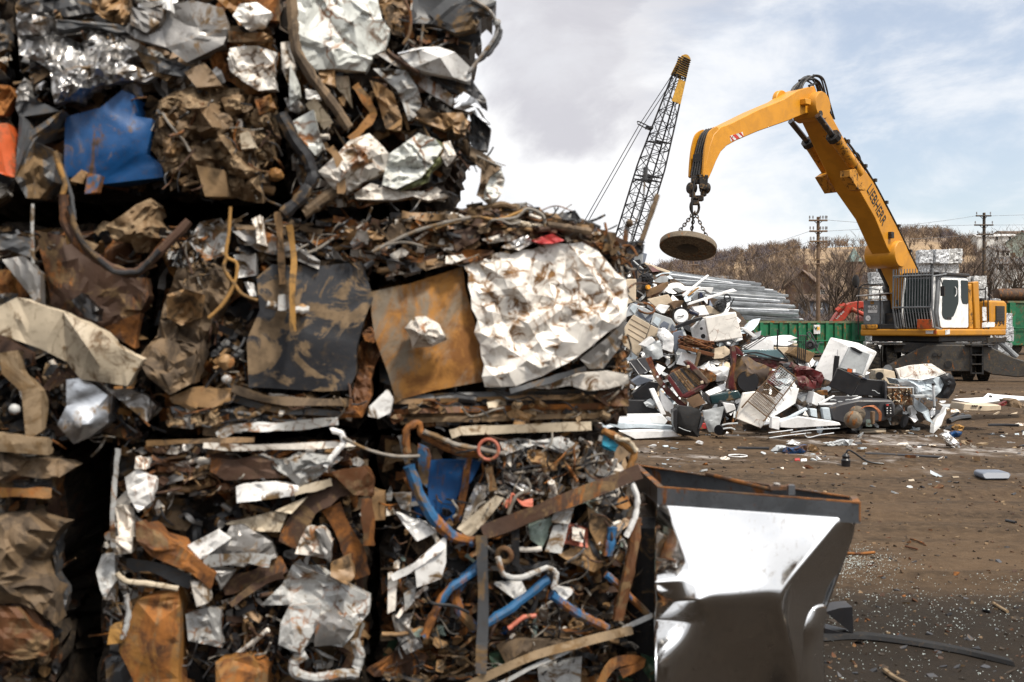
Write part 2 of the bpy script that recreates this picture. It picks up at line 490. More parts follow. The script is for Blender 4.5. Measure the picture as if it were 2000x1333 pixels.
n2 = noise(nt, mp.outputs[0], 5.5, 6, .6, .3)
def dirmask(px, py, lo, hi):
    d = (P(px, py, 100)-Vector((0, 0, EYE))).normalized()
    vm = nd(nt, 'ShaderNodeVectorMath', operation='DOT_PRODUCT'); L.new(vec, vm.inputs[0]); vm.inputs[1].default_value = d
    wob = mth(nt, 'MULTIPLY', mth(nt, 'SUBTRACT', n1, .5), .055)
    return smooth(nt, mth(nt, 'ADD', vm.outputs['Value'], wob), math.cos(R(hi)), math.cos(R(lo)))
white = mixc(nt, smooth(nt, n2, .34, .56), (.96, .975, 1.01), (1.06, 1.06, 1.07))
dark = mth(nt, 'MAXIMUM', dirmask(1060, 70, 0, 7), mth(nt, 'MULTIPLY', dirmask(1230, 40, 0, 6), .7))
cloud = mixc(nt, mth(nt, 'MULTIPLY', dark, smooth(nt, n2, .3, .6, .6, 1.)), white, (.68, .675, .725))
# brighter cloud round the veiled sun
vs = nd(nt, 'ShaderNodeVectorMath', operation='DOT_PRODUCT'); L.new(vec, vs.inputs[0]); vs.inputs[1].default_value = sd
sp = nd(nt, 'ShaderNodeSeparateXYZ'); L.new(vec, sp.inputs[0])
glow = mth(nt, 'MULTIPLY', smooth(nt, vs.outputs['Value'], .55, 1., 1., 2.2), mth(nt, 'MAXIMUM', smooth(nt, sp.outputs[1], -.5, .35, .0, 1.), smooth(nt, sp.outputs[2], .12, .34, .40, .98)))
bc = nd(nt, 'ShaderNodeBackground'); L.new(cloud, bc.inputs[0]); L.new(glow, bc.inputs[1])
blue = mth(nt, 'MULTIPLY', mth(nt, 'MAXIMUM', dirmask(1830, 110, 3, 13), mth(nt, 'MULTIPLY', dirmask(1560, 60, 2, 9), .7)), smooth(nt, n2, .36, .60, 1., .35))
cover = mth(nt, 'SUBTRACT', 1., mth(nt, 'MULTIPLY', blue, .64))
mx = nd(nt, 'ShaderNodeMixShader'); L.new(cover, mx.inputs[0]); L.new(bg.outputs[0], mx.inputs[1]); L.new(bc.outputs[0], mx.inputs[2])
L.new(mx.outputs[0], out.inputs[0])
scene.view_settings.view_transform = 'Standard'; scene.view_settings.look = 'None'
scene.view_settings.exposure = 0; scene.view_settings.gamma = 1
scene.cycles.max_bounces = 6; scene.cycles.diffuse_bounces = 3; scene.cycles.glossy_bounces = 3
scene.cycles.use_denoising = True
# ================================================================== the wall of crushed-scrap bales
FR = dict(a=(0, 0, 3.1), b=(500, 0, 3.1), c=(0, 380, 2.666), d=(420, 380, 2.666), e=(850, 380, 2.666),
          f=(0, 820, 2.598), g=(400, 820, 2.598), h=(700, 820, 2.598), p=(0, 0, 1.))
def wallY(px, py): return 2.72 + px/1250*.52
def tr(fr, pts):
    ox, oy, s = FR[fr]
    return [(ox+p[0]/s, oy+p[1]/s) + tuple(p[2:]) for p in pts]

class Bale:
    def __init__(s, label, core, seed, dy=0., deep=.75, core_dy=.10, amp=.05, pack=True):
        s.Y = lambda x, y: wallY(x, y)+dy
        xs = [p[0] for p in core]; ys = [p[1] for p in core]
        b = P((min(xs)+max(xs))/2, max(ys), s.Y((min(xs)+max(xs))/2, 0)+deep/2); b.z = max(b.z, 0)
        s.o = empty('scrap_bale', b, label, 'scrap bale', 'bales of crushed scrap stacked in a wall')
        s.g = random.Random(seed); s.core = core; s.n = 0
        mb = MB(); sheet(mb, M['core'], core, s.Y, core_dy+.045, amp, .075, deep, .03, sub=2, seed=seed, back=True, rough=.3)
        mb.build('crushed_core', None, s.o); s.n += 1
        if pack: s.pack()
    PACK = [('mud_cloth',3),('tan',4),('dark_rust',5),('rust',5.),('grey',2),('dirty_white',1.6),('black',5),('dark_grey',3),('mud',3),('light_grey',.8),('foil',.8),('ochre',2.)]
    def pack(s):
        """tightly pressed layers that fill the bale between its recognisable pieces"""
        g = s.g; xs = [p[0] for p in s.core]; ys = [max(-40, min(1360, p[1])) for p in s.core]
        vis = [(max(-60, p[0]), max(-60, min(1380, p[1]))) for p in s.core]
        area = (min(1300, max(xs))-max(-40, min(xs)))*(max(ys)-min(ys)); mb = MB()
        for i in range(int(area/900)):
            x, y = g.uniform(max(-40, min(xs)), max(xs)), g.uniform(min(ys), max(ys))
            if not pt_in((x, y), vis): continue
            m = M[g.choices([q[0] for q in s.PACK], [q[1] for q in s.PACK])[0]]; ang = g.gauss(0, .5)+(math.pi/2 if g.random() < .22 else 0); c_, s_ = math.cos(ang), math.sin(ang)
            if g.random() < .5:
                L_ = g.uniform(50, 150); bd = g.gauss(0, .14)*L_
                pts = [q for q in [(x-c_*L_/2,y-s_*L_/2,g.uniform(-.02,.02)),(x-c_*L_/5-s_*bd,y-s_*L_/5+c_*bd,g.uniform(-.02,.02)),(x+c_*L_/5+s_*bd*.4,y+s_*L_/5,g.uniform(-.02,.02)),(x+c_*L_/2,y+s_*L_/2,g.uniform(-.02,.02))] if pt_in(q, vis)]
                if len(pts) > 2: strip(mb, m, pts, g.uniform(5, 20), s.Y, g.uniform(.03,.14), g.uniform(.01,.03), wob=.35, tw=.8, seed=g.random())
            else:
                r = g.uniform(18, 46); asp = g.uniform(1.2, 3.2); k = g.randint(5, 8); pts = []
                for j in range(k):
                    an = 2*math.pi*(j+g.uniform(-.3,.3))/k; q = r*g.uniform(.55,1.2); u, v = math.cos(an)*q*asp**.5, math.sin(an)*q/asp**.5; pts.append((x+u*c_-v*s_, y+u*s_+v*c_))
                pts = [q for q in pts if pt_in(q, vis)]
                if len(pts) > 3: sheet(mb, m, pts, s.Y, g.uniform(.03,.14), g.uniform(.012,.03), g.uniform(.035,.06), .03, g.uniform(0,.02), sub=1, tilt=(g.uniform(-.7,.7), g.uniform(-1.,.5)), seed=g.random())
        if not mb.empty(): mb.build('pressed_layers', None, s.o, kind='stuff'); s.n += 1
    def sh(s, name, m, fr, pts, dy=-.03, amp=.02, cell=.07, rim=.035, bulge=.02, sub=2, label=None, **k):
        mb = MB(); k.setdefault('rag', .14); sheet(mb, M[m], tr(fr, pts), s.Y, dy, amp, cell, rim, bulge*.4, sub=sub, seed=s.g.random(), **k)
        if not mb.empty(): mb.build(name, None, s.o, label=label, sharp=34 if m in ('mud','mud_cloth','tan','black_dirty','rust_sheet','blue','galv','card') else 15); s.n += 1
    def st(s, name, m, fr, pts, w, dy=-.03, th=.012, label=None, **k):
        mb = MB(); strip(mb, M[m], tr(fr, pts), w/FR[fr][2], s.Y, dy, th, seed=s.g.random(), **k); mb.build(name, None, s.o, label=label); s.n += 1
    def tb(s, name, m, fr, pts, r, dy=-.03, label=None, **k):
        mb = MB(); ptube(mb, M[m], tr(fr, pts), r/FR[fr][2], s.Y, dy, seed=s.g.random(), **k); mb.build(name, None, s.o, label=label); s.n += 1
    def lump(s, name, m, fr, c, r, dy=-.03, amp=.5, label=None):
        """small crumpled lump"""
        ox, oy, q = FR[fr]; cx, cy = ox+c[0]/q, oy+c[1]/q; rr = r/q*s.Y(cx, cy)/FPX
        bm = bmesh.new(); bmesh.ops.create_icosphere(bm, subdivisions=3, radius=1)
        o_ = Vector([s.g.uniform(0, 50) for _ in range(3)]); c3 = P(cx, cy, s.Y(cx, cy)+dy)
        for v in bm.verts:
            n_ = mnoise.noise(v.co*1.5+o_)*amp + mnoise.noise(v.co*4+o_)*amp*.5
            v.co = v.co*(1+n_)*rr
        mb = MB(); mb.add([c3+v.co for v in bm.verts], [[v.index for v in f.verts] for f in bm.faces], M[m]); bm.free()
        mb.build(name, None, s.o, sharp=25, label=label); s.n += 1
    def fill(s, region, palette, n_parts, n_stuff, size=(16, 60), dyr=(.0, .09), wires=.25, horiz=None, bars=.25):
        g = s.g; xs = [p[0] for p in region]; ys = [p[1] for p in region]
        names = {'chip': 'crushed_sheet', 'strip': 'bent_strip', 'wire': 'wire', 'pipe': 'pipe'}
        def one(mb, small):
            for _ in range(60):
                x, y = g.uniform(min(xs), max(xs)), g.uniform(min(ys), max(ys))
                if pt_in((x, y), region): break
            m = M[g.choices([q[0] for q in palette], [q[1] for q in palette])[0]]
            dy = g.uniform(*dyr); t = g.random()
            ang = g.gauss(0, .35) if horiz else g.uniform(0, math.pi)
            f = .6 if small else 1.
            if t < wires:
                L_ = g.uniform(50, 170)*f; pts = []
                a = ang
                for i in range(5):
                    pts.append((x, y, g.uniform(-.025, .025))); a += g.gauss(0, .55); x += math.cos(a)*L_/4; y += math.sin(a)*L_/4
                if not all(pt_in(q, region) for q in pts[1:]): 
                    if not pt_in(pts[-1], region): pts = pts[:3]
                ptube(mb, M[g.choice(['black', 'grey_rope', 'rust', 'grey_rope', 'black', 'dark_rust', 'dark_grey'])], pts, g.uniform(1.1, 3.2)*(.8 if small else 1), s.Y, dy-.03, n=6, seed=g.random()); return 'wire'
            if t < wires+bars:
                L_ = g.uniform(50, 160)*f; c_, s_ = math.cos(ang), math.sin(ang); bd = g.uniform(-.25, .25)*L_
                pts = [(x-c_*L_/2, y-s_*L_/2, g.uniform(-.03, .03)), (x-s_*bd*.5, y+c_*bd*.5, 0), (x+c_*L_/2, y+s_*L_/2, g.uniform(-.03, .03))]
                pts = [q for q in pts if pt_in(q, region)]
                if len(pts) > 1:
                    if g.random() < .65: strip(mb, m, pts, g.uniform(7, 24)*f, s.Y, dy, g.uniform(.006, .03), tw=.5, seed=g.random()); return 'strip'
                    ptube(mb, m, pts, g.uniform(4, 11)*f, s.Y, dy, n=8, seed=g.random()); return 'pipe'
            r = g.uniform(*size)*f; asp = g.uniform(1, 2.4); k = g.randint(5, 9); c_, s_ = math.cos(ang), math.sin(ang)
            pts = []
            for i in range(k):
                an = 2*math.pi*(i+g.uniform(-.3, .3))/k; q = r*g.uniform(.6, 1.15)
                u, v = math.cos(an)*q*math.sqrt(asp), math.sin(an)*q/math.sqrt(asp)
                pts.append((x+u*c_-v*s_, y+u*s_+v*c_))
            pts = [q for q in pts if pt_in(q, region)]
            if len(pts) > 3:
                sheet(mb, m, pts, s.Y, dy, g.uniform(.008, .03), g.uniform(.03, .06), g.uniform(.01, .035), g.uniform(0, .03), sub=1, tilt=(g.uniform(-.8, .8), g.uniform(-.8, .8)), seed=g.random())
            return 'chip'
        for i in range(min(n_parts, 98-s.n)):
            mb = MB(); k = one(mb, False)
            if not mb.empty(): mb.build(names[k], None, s.o); s.n += 1
        mb = MB()
        for i in range(int(n_stuff*1.5)): one(mb, True)
        if not mb.empty(): mb.build('scrap_fragments', None, s.o, kind='stuff')

# ---------------------------------------------------------------- top row, left bale with the blue drum
B = Bale('dark bale holding a flattened blue drum beside a mass of brown mud', [(40,-60),(542,-60),(546,330),(525,395),(330,385),(60,395),(36,200)], 11, amp=.04, core_dy=.13)
B.sh('crushed_sheet','black','a',[(110,-40),(500,-40),(580,90),(300,130),(120,140)],-.02,.03,.05)
B.sh('crushed_sheet','foil','a',[(110,60),(380,120),(560,110),(580,190),(350,215),(120,215)],-.015,.03,.04)
B.sh('flat_plate','dark_grey','a',[(330,140),(560,110),(760,150),(800,190),(700,200),(350,190)],-.03,.02,.08)
B.sh('crumpled_foil','foil','a',[(110,220),(350,200),(480,260),(560,180),(720,180),(800,260),(830,330),(700,420),(640,480),(560,540),(480,610),(340,630),(320,560),(300,440),(120,330)],-.04,.04,.035,.05,.04,label='shiny crumpled aluminium skin')
B.sh('crumpled_foil','foil','a',[(630,320),(760,380),(960,450),(880,490),(720,480),(640,520),(600,440)],-.05,.03,.035)
B.sh('flat_plate','grey','a',[(740,170),(790,120),(960,60),(1160,20),(1330,60),(1400,180),(1360,300),(1130,380),(990,310),(830,210)],-.07,.012,.10,.05,.03,label='dull grey folded plate')
B.sh('flat_plate','grey','a',[(800,60),(980,50),(970,130),(890,190),(790,150)],-.09,.015,.08)
B.sh('white_block','white','a',[(985,-30),(1040,-30),(1035,60),(985,50)],-.10,.01,.05)
B.sh('crushed_sheet','tan','a',[(560,-40),(790,-40),(785,60),(740,150),(640,130),(560,70)],-.03,.04,.04)
B.sh('flat_plate','dark_grey','a',[(820,310),(960,340),(1130,400),(1010,480),(880,440)],-.045,.02,.05)
B.sh('crushed_sheet','dark_grey','a',[(950,360),(1150,400),(1110,470),(960,440)],-.05,.03,.04)
B.sh('crushed_sheet','white_rusty','a',[(1420,100),(1450,20),(1560,10),(1650,80),(1600,150),(1500,170)],-.08,.03,.05)
B.sh('crushed_sheet','ochre','a',[(1300,-30),(1690,-30),(1690,130),(1440,160),(1400,60)],-.045,.03,.06)
B.sh('rolled_sheet','tan','a',[(1380,190),(1600,185),(1640,215),(1600,250),(1380,255)],-.07,.02,.05,bulge=.04)
B.sh('crushed_sheet','ochre','a',[(1260,330),(1400,260),(1650,250),(1700,330),(1660,570),(1500,560),(1300,460)],-.03,.03,.05)
B.sh('crumpled_sheet','white_rusty','a',[(1390,290),(1560,270),(1680,320),(1670,540),(1560,555),(1400,430)],-.08,.035,.04,.05,.05)
B.sh('mud_lump','mud_cloth','a',[(1115,440),(1230,385),(1280,430),(1340,520),(1200,520)],-.05,.03,.05,bulge=.05)
B.sh('mud_mass','mud','a',[(960,620),(1100,540),(1340,510),(1560,560),(1660,560),(1690,700),(1670,950),(1560,1000),(1590,1230),(1480,1210),(1350,1190),(1220,1180),(1190,1070),(1000,1060),(920,910),(940,780)],-.03,.055,.03,.06,.05,label='clotted brown mud and fibres')
for q in ((1180,680,70),(1420,640,60),(1120,800,75),(1320,760,80),(1500,860,60),(1050,900,60),(1230,960,80),(1420,980,70),(1580,720,55),(1440,1120,60)):
    B.lump('mud_lump', B.g.choice(['mud','mud_cloth','mud','tan']),'a',q[:2],q[2],-.05,.6)
B.sh('box','card','a',[(1185,1020),(1370,1030),(1385,1200),(1220,1195)],-.09,.01,.10,.09)
B.sh('crushed_sheet','ochre','a',[(1540,600),(1650,570),(1670,660),(1560,700)],-.08,.02,.05)
B.sh('wood_chip','cream','a',[(1450,810),(1510,790),(1545,880),(1480,897)],-.11,.006,.08)
B.sh('crushed_drum','blue','a',[(400,720),(440,690),(600,640),(740,575),(820,575),(830,680),(930,720),(940,800),(915,920),(960,1010),(990,1085),(620,1095),(410,1065)],-.02,.006,.11,.10,.02,folds=3,fold_amp=.02,lump=.3,label='flattened blue steel drum with rust patches')
B.sh('wood_chip','tan','a',[(420,1095),(490,1035),(535,1060),(500,1105)],-.07,.01,.05)
B.sh('drum_tag','blue_pipe','a',[(530,1060),(590,1060),(590,1170),(525,1175)],-.08,.006,.06)
B.sh('folded_sheet','dark_grey','a',[(105,555),(180,580),(360,660),(130,705),(105,650)],-.04,.02,.09,.06)
B.sh('folded_sheet','dark_grey','a',[(108,700),(190,790),(400,685),(210,850),(335,920),(300,1090),(240,1205),(150,1205),(110,1080)],-.06,.035,.11,.08,.06,label='dark grey folded sheet')
B.sh('folded_sheet','grey','a',[(110,560),(150,470),(165,540),(170,600),(125,610)],-.05,.02,.06)
B.tb('cable','yellow_rope','a',[(330,920),(370,1040),(395,1120),(372,1210),(400,1340),(420,1480)],16,-.10)
B.tb('cable','dark_grey','a',[(340,940),(390,1060),(430,1180),(450,1330)],14,-.09)
B.lump('flange','ochre','a',(1670,1060),42,-.08,.3)
B.fill([(45,-40),(535,-40),(535,300),(300,200),(45,200)],[('foil',4),('grey',2),('dark_grey',3),('white_rusty',1),('tan',1)],14,70,(10,36),(-.02,.05))
B.fill([(300,200),(535,180),(535,380),(330,375)],[('mud',5),('mud_cloth',4),('tan',2),('dark_grey',1),('dirty_white',.5)],22,150,(7,24),(-.06,.02))
B.fill([(40,130),(130,150),(110,200),(45,190)],[('dark_grey',3),('black',3),('tan',1)],3,20)

# ---------------------------------------------------------------- sliver at the left edge
B = Bale('narrow view of a black bale with a torn orange sheet at the left edge', [(-190,-60),(20,-60),(26,395),(-190,420)], 12, amp=.03)
B.sh('torn_sheet','orange','a',[(-60,740),(60,745),(112,1085),(60,1065),(-60,1030)],-.05,.015,.10,.05,label='torn orange sheet')
B.sh('crushed_sheet','ochre','a',[(-60,500),(60,520),(75,580),(20,690),(-60,700)],-.03,.03,.05)
B.sh('crushed_sheet','dark_grey','a',[(-60,100),(30,120),(40,300),(-60,350)],-.03,.03,.05)
B.fill([(-80,-40),(15,-40),(18,390),(-80,400)],[('black',5),('dark_grey',3),('dark_rust',3),('ochre',.6)],8,40,(8,24),(0,.08))

# ---------------------------------------------------------------- top row, right bale against the sky
B = Bale('top bale against the sky with a dented pale panel and chrome bumper pieces', [(566,-60),(925,-60),(905,60),(880,130),(895,190),(905,240),(890,300),(858,372),(800,386),(600,420),(572,400),(560,300)], 13, amp=.04, core_dy=.12)
B.sh('dented_panel','offwhite','b',[(238,-60),(720,-60),(760,120),(812,180),(780,300),(700,335),(712,380),(660,418),(480,400),(360,412),(322,420),(262,330),(240,290)],-.07,.02,.07,.05,.04,label='pale dented door panel smeared with grime')
B.sh('crushed_sheet','tan','b',[(725,-60),(905,-60),(935,100),(900,225),(830,205),(770,110)],-.05,.035,.045)
B.sh('plastic_tub','dark_grey','b',[(955,-60),(1300,-60),(1440,5),(1425,80),(1340,112),(1330,182),(1200,212),(1060,162),(950,142)],-.09,.025,.12,.18,.05,label='dark grey plastic tub')
B.sh('plastic_tub','black','b',[(945,180),(1060,165),(1200,215),(1340,190),(1365,262),(1290,295),(1180,280),(960,245)],-.05,.02,.09,.12)
B.tb('bent_wire','grey','b',[(1285,-10),(1400,55),(1455,140),(1445,230),(1350,360),(1290,440)],12,-.12)
B.tb('bent_wire','dark_grey','b',[(1440,120),(1478,190),(1450,270),(1400,330),(1330,380)],16,-.11)
B.lump('clip','light_grey','b',(1462,140),20,-.13,.2)
B.sh('bumper','white','b',[(860,320),(960,278),(1100,288),(1200,320),(1292,420),(1292,520),(1190,485),(1060,462),(960,400)],-.12,.012,.08,.06,.08,label='glossy pale bumper piece')
B.sh('crushed_sheet','black','b',[(1040,440),(1200,480),(1310,520),(1300,580),(1180,560)],-.07,.02,.06)
B.sh('board','grey','b',[(725,335),(800,325),(960,430),(1200,590),(1190,645),(1000,560)],-.08,.01,.09,.02)
B.sh('trim','black','b',[(1290,430),(1335,500),(1395,600),(1392,665),(1300,600)],-.07,.02,.06,.08)
B.sh('chrome_strip','chrome','b',[(1195,590),(1260,555),(1340,600),(1412,730),(1412,785),(1320,690),(1200,655)],-.11,.01,.07,.06,.07,label='bright chrome strip')
B.sh('crumpled_bracket','light_grey','b',[(710,425),(790,398),(900,440),(980,530),(1002,620),(980,700),(920,732),(890,620),(855,540),(790,500)],-.10,.04,.06,.05,.04)
B.sh('crumpled_bracket','tan','b',[(688,490),(760,500),(840,560),(890,720),(870,800),(800,775),(740,620)],-.11,.035,.06,.05,.04)
B.sh('crumpled_bracket','tan','b',[(930,690),(1010,640),(1120,700),(1250,680),(1292,740),(1265,822),(1190,805),(1180,750),(1140,785),(1040,742)],-.10,.03,.06,.06,.04)
B.st('bent_strip','ochre','b',[(600,515),(655,590),(708,690),(650,770),(575,850)],50,-.08,.03)
B.sh('board','cream','b',[(370,405),(480,445),(580,460),(592,645),(520,580),(440,500)],-.05,.02,.08)
B.sh('crushed_sheet','tan','b',[(370,400),(470,420),(480,520),(400,500)],-.06,.03,.06)
B.tb('bent_pipe','mud_cloth','b',[(212,-40),(225,150),(245,310),(340,470),(450,610),(565,775)],33,-.13,label='long dirty brown pipe')
B.sh('plastic_piece','offwhite','b',[(180,560),(212,375),(272,500),(275,600),(200,645)],-.07,.015,.07)
B.sh('plastic_piece','grey','b',[(170,600),(260,590),(305,650),(250,690),(190,670)],-.05,.02,.06)
B.sh('plastic_piece','white','b',[(300,530),(390,560),(385,590),(310,600)],-.06,.015,.05)
B.sh('plastic_piece','offwhite','b',[(212,725),(335,668),(400,830),(412,905),(372,928),(260,825)],-.09,.015,.09,.04,.05,label='pale plastic tongue')
B.st('board','cream','b',[(325,610),(440,765)],64,-.07,.03)
B.tb('hose','black','b',[(150,690),(230,850),(310,960),(345,1070),(280,1190),(165,1300)],40,-.11)
B.tb('hose','mud_cloth','b',[(290,1300),(390,1220),(490,1145)],36,-.10)
B.sh('crushed_panel','dirty_white','b',[(388,1050),(470,940),(560,858),(680,818),(765,870),(805,930),(772,1032),(640,1112),(560,1172),(470,1152)],-.10,.03,.06,.06,.06)
B.sh('crushed_panel','offwhite','b',[(798,920),(900,848),(980,808),(1090,838),(1132,900),(1072,1002),(990,1062),(850,1142),(770,1122),(788,1010)],-.11,.035,.06,.06,.06)
B.sh('crushed_panel','olive','b',[(1085,838),(1145,880),(1125,980),(1060,1052),(1040,1102),(860,1152),(985,1055),(1070,965)],-.10,.025,.05)
B.st('strap','tan','b',[(450,895),(505,980),(520,1080),(515,1175)],48,-.15,.01)
B.sh('crushed_panel','dirty_white','b',[(1130,870),(1190,848),(1218,950),(1160,1005),(1128,950)],-.10,.03,.05)
B.sh('rolled_edge','dirty_white','b',[(590,1165),(700,1098),(830,1158),(900,1148),(1100,1128),(1165,1192),(1040,1215),(850,1205),(690,1195),(600,1205)],-.07,.03,.05,.06,.05)
B.sh('dirty_rag','mud_cloth','b',[(1300,888),(1420,945),(1478,1020),(1410,1065),(1385,1205),(1335,1185),(1358,1025),(1295,960)],-.05,.03,.04,.03,label='muddy rag hanging off the corner')
B.sh('plastic_film','offwhite','b',[(1410,1060),(1480,1020),(1505,1090),(1492,1185),(1425,1265),(1372,1205),(1390,1120)],-.04,.03,.04,.02,label='torn pale plastic film')
B.sh('crushed_sheet','dark_grey','b',[(1290,640),(1330,690),(1412,785),(1400,920),(1310,910),(1270,830)],-.05,.03,.06,.08)
B.sh('crushed_sheet','dirty_white','b',[(150,260),(215,250),(225,400),(190,520),(160,420)],-.05,.03,.05)
B.tb('rod','chrome','b',[(860,330),(1000,300),(1100,300)],8,-.14)
B.tb('pipe','dark_rust','b',[(790,310),(870,370),(990,440)],16,-.12)
B.tb('wire','rust','b',[(900,0),(935,90),(930,200),(890,270)],9,-.12)
B.fill([(770,100/3.1),(850,20),(905,70),(880,120),(800,100)],[('rust',3),('dark_rust',3),('black',2)],6,30,(8,26),(-.08,.0),.5)
B.fill([(565,60),(680,130),(690,280),(600,400),(570,300)],[('tan',3),('black',2),('mud_cloth',3),('dirty_white',1)],10,60,(8,28),(-.02,.06))
B.fill([(690,120),(880,110),(930,250),(880,300),(700,270)],[('tan',3),('black',3),('dark_rust',2),('grey',2)],10,60,(8,30),(-.03,.05))
B.fill([(890,280),(915,270),(945,300),(940,330),(905,320),(880,300)],[('mud_cloth',3),('black',2)],3,26,(5,14),(-.05,.03),.4)
B.fill([(600,375),(860,370),(855,385),(600,415)],[('dirty_white',2),('tan',3),('mud',3)],6,50,(6,20),(-.05,.03),horiz=True)

# ---------------------------------------------------------------- middle row, left bale
B = Bale('left bale with a creased cream car wing under a dark rusty plate', [(-190,440),(296,440),(292,640),(272,860),(-190,870)], 14, amp=.05, core_dy=.13)
B.sh('rusty_plate','dark_rust','c',[(180,180),(330,190),(480,300),(640,420),(780,430),(795,540),(740,625),(640,640),(520,695),(400,625),(240,585)],-.0,.02,.13,.06,.03,label='dark rusty plate')
B.sh('rusty_plate','rust','c',[(540,690),(740,615),(705,800),(640,765)],-.01,.02,.08)
B.sh('folded_sheet','grey','c',[(10,340),(120,318),(200,410),(222,585),(150,525)],-.05,.02,.09)
B.sh('crushed_sheet','dark_grey','c',[(-100,225),(160,228),(160,310),(-100,305)],-.02,.02,.08)
B.sh('crushed_sheet','ochre','c',[(-60,400),(60,390),(150,520),(100,560),(-60,540)],-.0,.03,.06)
B.sh('mud_ball','mud','c',[(555,170),(640,95),(780,25),(825,60),(800,130),(865,180),(850,232),(800,242),(770,305),(700,305),(680,245),(590,250)],-.05,.05,.04,.08,.08)
B.sh('car_wing','cream','c',[(-100,600),(0,610),(80,565),(320,635),(520,715),(640,785),(715,850),(662,995),(570,1015),(420,962),(330,900),(200,830),(60,740),(-100,700)],-.10,.012,.12,.06,.035,folds=7,fold_amp=.03,lump=.4,label='creased cream car wing')
B.sh('wood_board','wood','c',[(-5,805),(102,808),(130,900),(182,1030),(225,1262),(140,1285),(90,1040),(40,920)],-.10,.006,.14,.04)
B.sh('wood_board','wood','c',[(-100,1268),(262,1278),(252,1325),(-100,1330)],-.11,.006,.14,.04)
for i in range(6): B.st('grille_slat','dark_rust','c',[(205+i*22,1040-i*10),(300+i*14,905+i*8)],13,-.06,.02,wob=.02,tw=.1)
B.sh('round_housing','galv','c',[(345,965),(440,955),(540,1050),(555,1180),(480,1265),(380,1305),(285,1190),(360,1100)],-.08,.012,.09,.08,.10,label='dented galvanised round housing')
B.sh('crushed_sheet','foil','c',[(555,1005),(660,1018),(780,1040),(805,1100),(760,1195),(640,1105)],-.05,.03,.07)
B.lump('round_knob','light_grey','c',(75,1120),27,-.12,.08)
B.tb('rod','light_grey','c',[(170,50),(168,200),(172,360)],9,-.10)
B.tb('cable','dark_rust','c',[(330,0),(340,150),(400,250),(560,375),(700,412),(800,330),(985,140)],26,-.11)
B.tb('cable','black','c',[(360,60),(420,240),(590,400),(720,400),(830,290)],14,-.13)
B.sh('bin_lid','black','c',[(380,560),(420,520),(510,600),(510,660),(440,640)],-.06,.03,.06)
B.sh('crushed_sheet','black','c',[(-60,520),(60,510),(90,560),(0,610),(-60,600)],-.06,.03,.06)
B.fill([(-60,690),(120,700),(300,870),(60,860),(-60,860)],[('dark_grey',3),('black',4),('tan',1.5),('dirty_white',1)],16,80,(8,30),(-.03,.07))
B.fill([(195,760),(300,740),(290,860),(190,860)],[('dark_rust',3),('tan',2),('ochre',1),('black',3)],8,50,(7,24),(-.03,.05))
B.fill([(-40,450),(280,445),(280,520),(-40,520)],[('black',5),('dark_rust',3),('grey',.5)],6,50,(10,34),(.03,.10),.4)

# ---------------------------------------------------------------- middle row, centre bale
B = Bale('centre bale with a big black sheet smeared in dried mud and a muddy cloth', [(322,445),(722,425),(728,800),(700,838),(310,845),(300,620)], 15, amp=.05, core_dy=.11)
B.sh('muddy_cloth','mud_cloth','c',[(860,560),(920,400),(1040,355),(1195,400),(1182,500),(1145,590),(1065,750),(1035,870),(1003,985),(890,1035),(780,942),(718,860),(765,800),(830,650)],-.06,.05,.05,.08,.06,label='muddy crumpled cloth')
B.sh('muddy_cloth','mud_cloth','c',[(720,860),(800,805),(900,880),(1022,830),(992,992),(890,1037),(780,942)],-.11,.04,.06,.05,.05)
B.sh('muddy_cloth','tan','c',[(870,530),(960,500),(1060,520),(1040,640),(940,690),(880,640)],-.11,.04,.05,.05,.05)
B.sh('crushed_sheet','light_grey','c',[(985,250),(1040,148),(1140,128),(1182,200),(1165,312),(1060,352)],-.08,.04,.05)
B.tb('rope','yellow_rope','c',[(1200,65),(1192,200),(1178,320),(1232,360),(1222,460),(1162,570),(1085,645)],10,-.15,label='ochre rope')
B.tb('rope','yellow_rope','c',[(1178,330),(1168,390),(1222,470),(1262,520),(1340,552)],10,-.15)
B.sh('white_scrap','white','c',[(1218,322),(1322,308),(1335,422),(1250,432)],-.06,.035,.05)
B.sh('white_scrap','white','c',[(1270,455),(1300,460),(1330,520),(1310,525)],-.07,.02,.04)
B.sh('block','tan','c',[(875,1040),(1000,1008),(1192,1018),(1202,1092),(1100,1112),(900,1092)],-.07,.012,.09,.08)
B.sh('block','tan','c',[(1075,1100),(1145,1108),(1122,1272),(1068,1255)],-.05,.012,.08,.06)
B.sh('block','light_grey','c',[(918,1110),(1032,1100),(1003,1212),(898,1212)],-.05,.012,.08,.06)
B.lump('cap','light_grey','c',(1180,965),26,-.09,.1)
B.lump('knob','tan','c',(1178,872),40,-.08,.25)
B.sh('black_sheet','black_dirty','d',[(215,430),(300,395),(560,375),(745,368),(815,440),(825,540),(790,660),(742,800),(722,930),(690,1012),(560,1052),(230,1022),(140,1002),(172,760),(200,600)],-.07,.007,.16,.06,.02,label='large black sheet smeared with dried mud')
B.st('pole','yellow_rope','d',[(388,160),(412,330),(402,500),(407,715)],32,-.16,.04,wob=.08,label='straw-coloured batten')
B.sh('bent_strip','grey','d',[(90,190),(230,190),(400,232),(560,352),(540,392),(400,342),(220,292)],-.08,.02,.07,label='grey bent channel')
B.st('bent_strip','tan','d',[(325,90),(340,230),(345,390),(352,470)],34,-.10,.02)
B.sh('white_scrap','dirty_white','d',[(188,128),(225,110),(255,200),(265,262),(220,252)],-.12,.02,.04)
B.tb('shaft','light_grey','d',[(270,575),(340,585),(420,602),(488,602)],20,-.11)
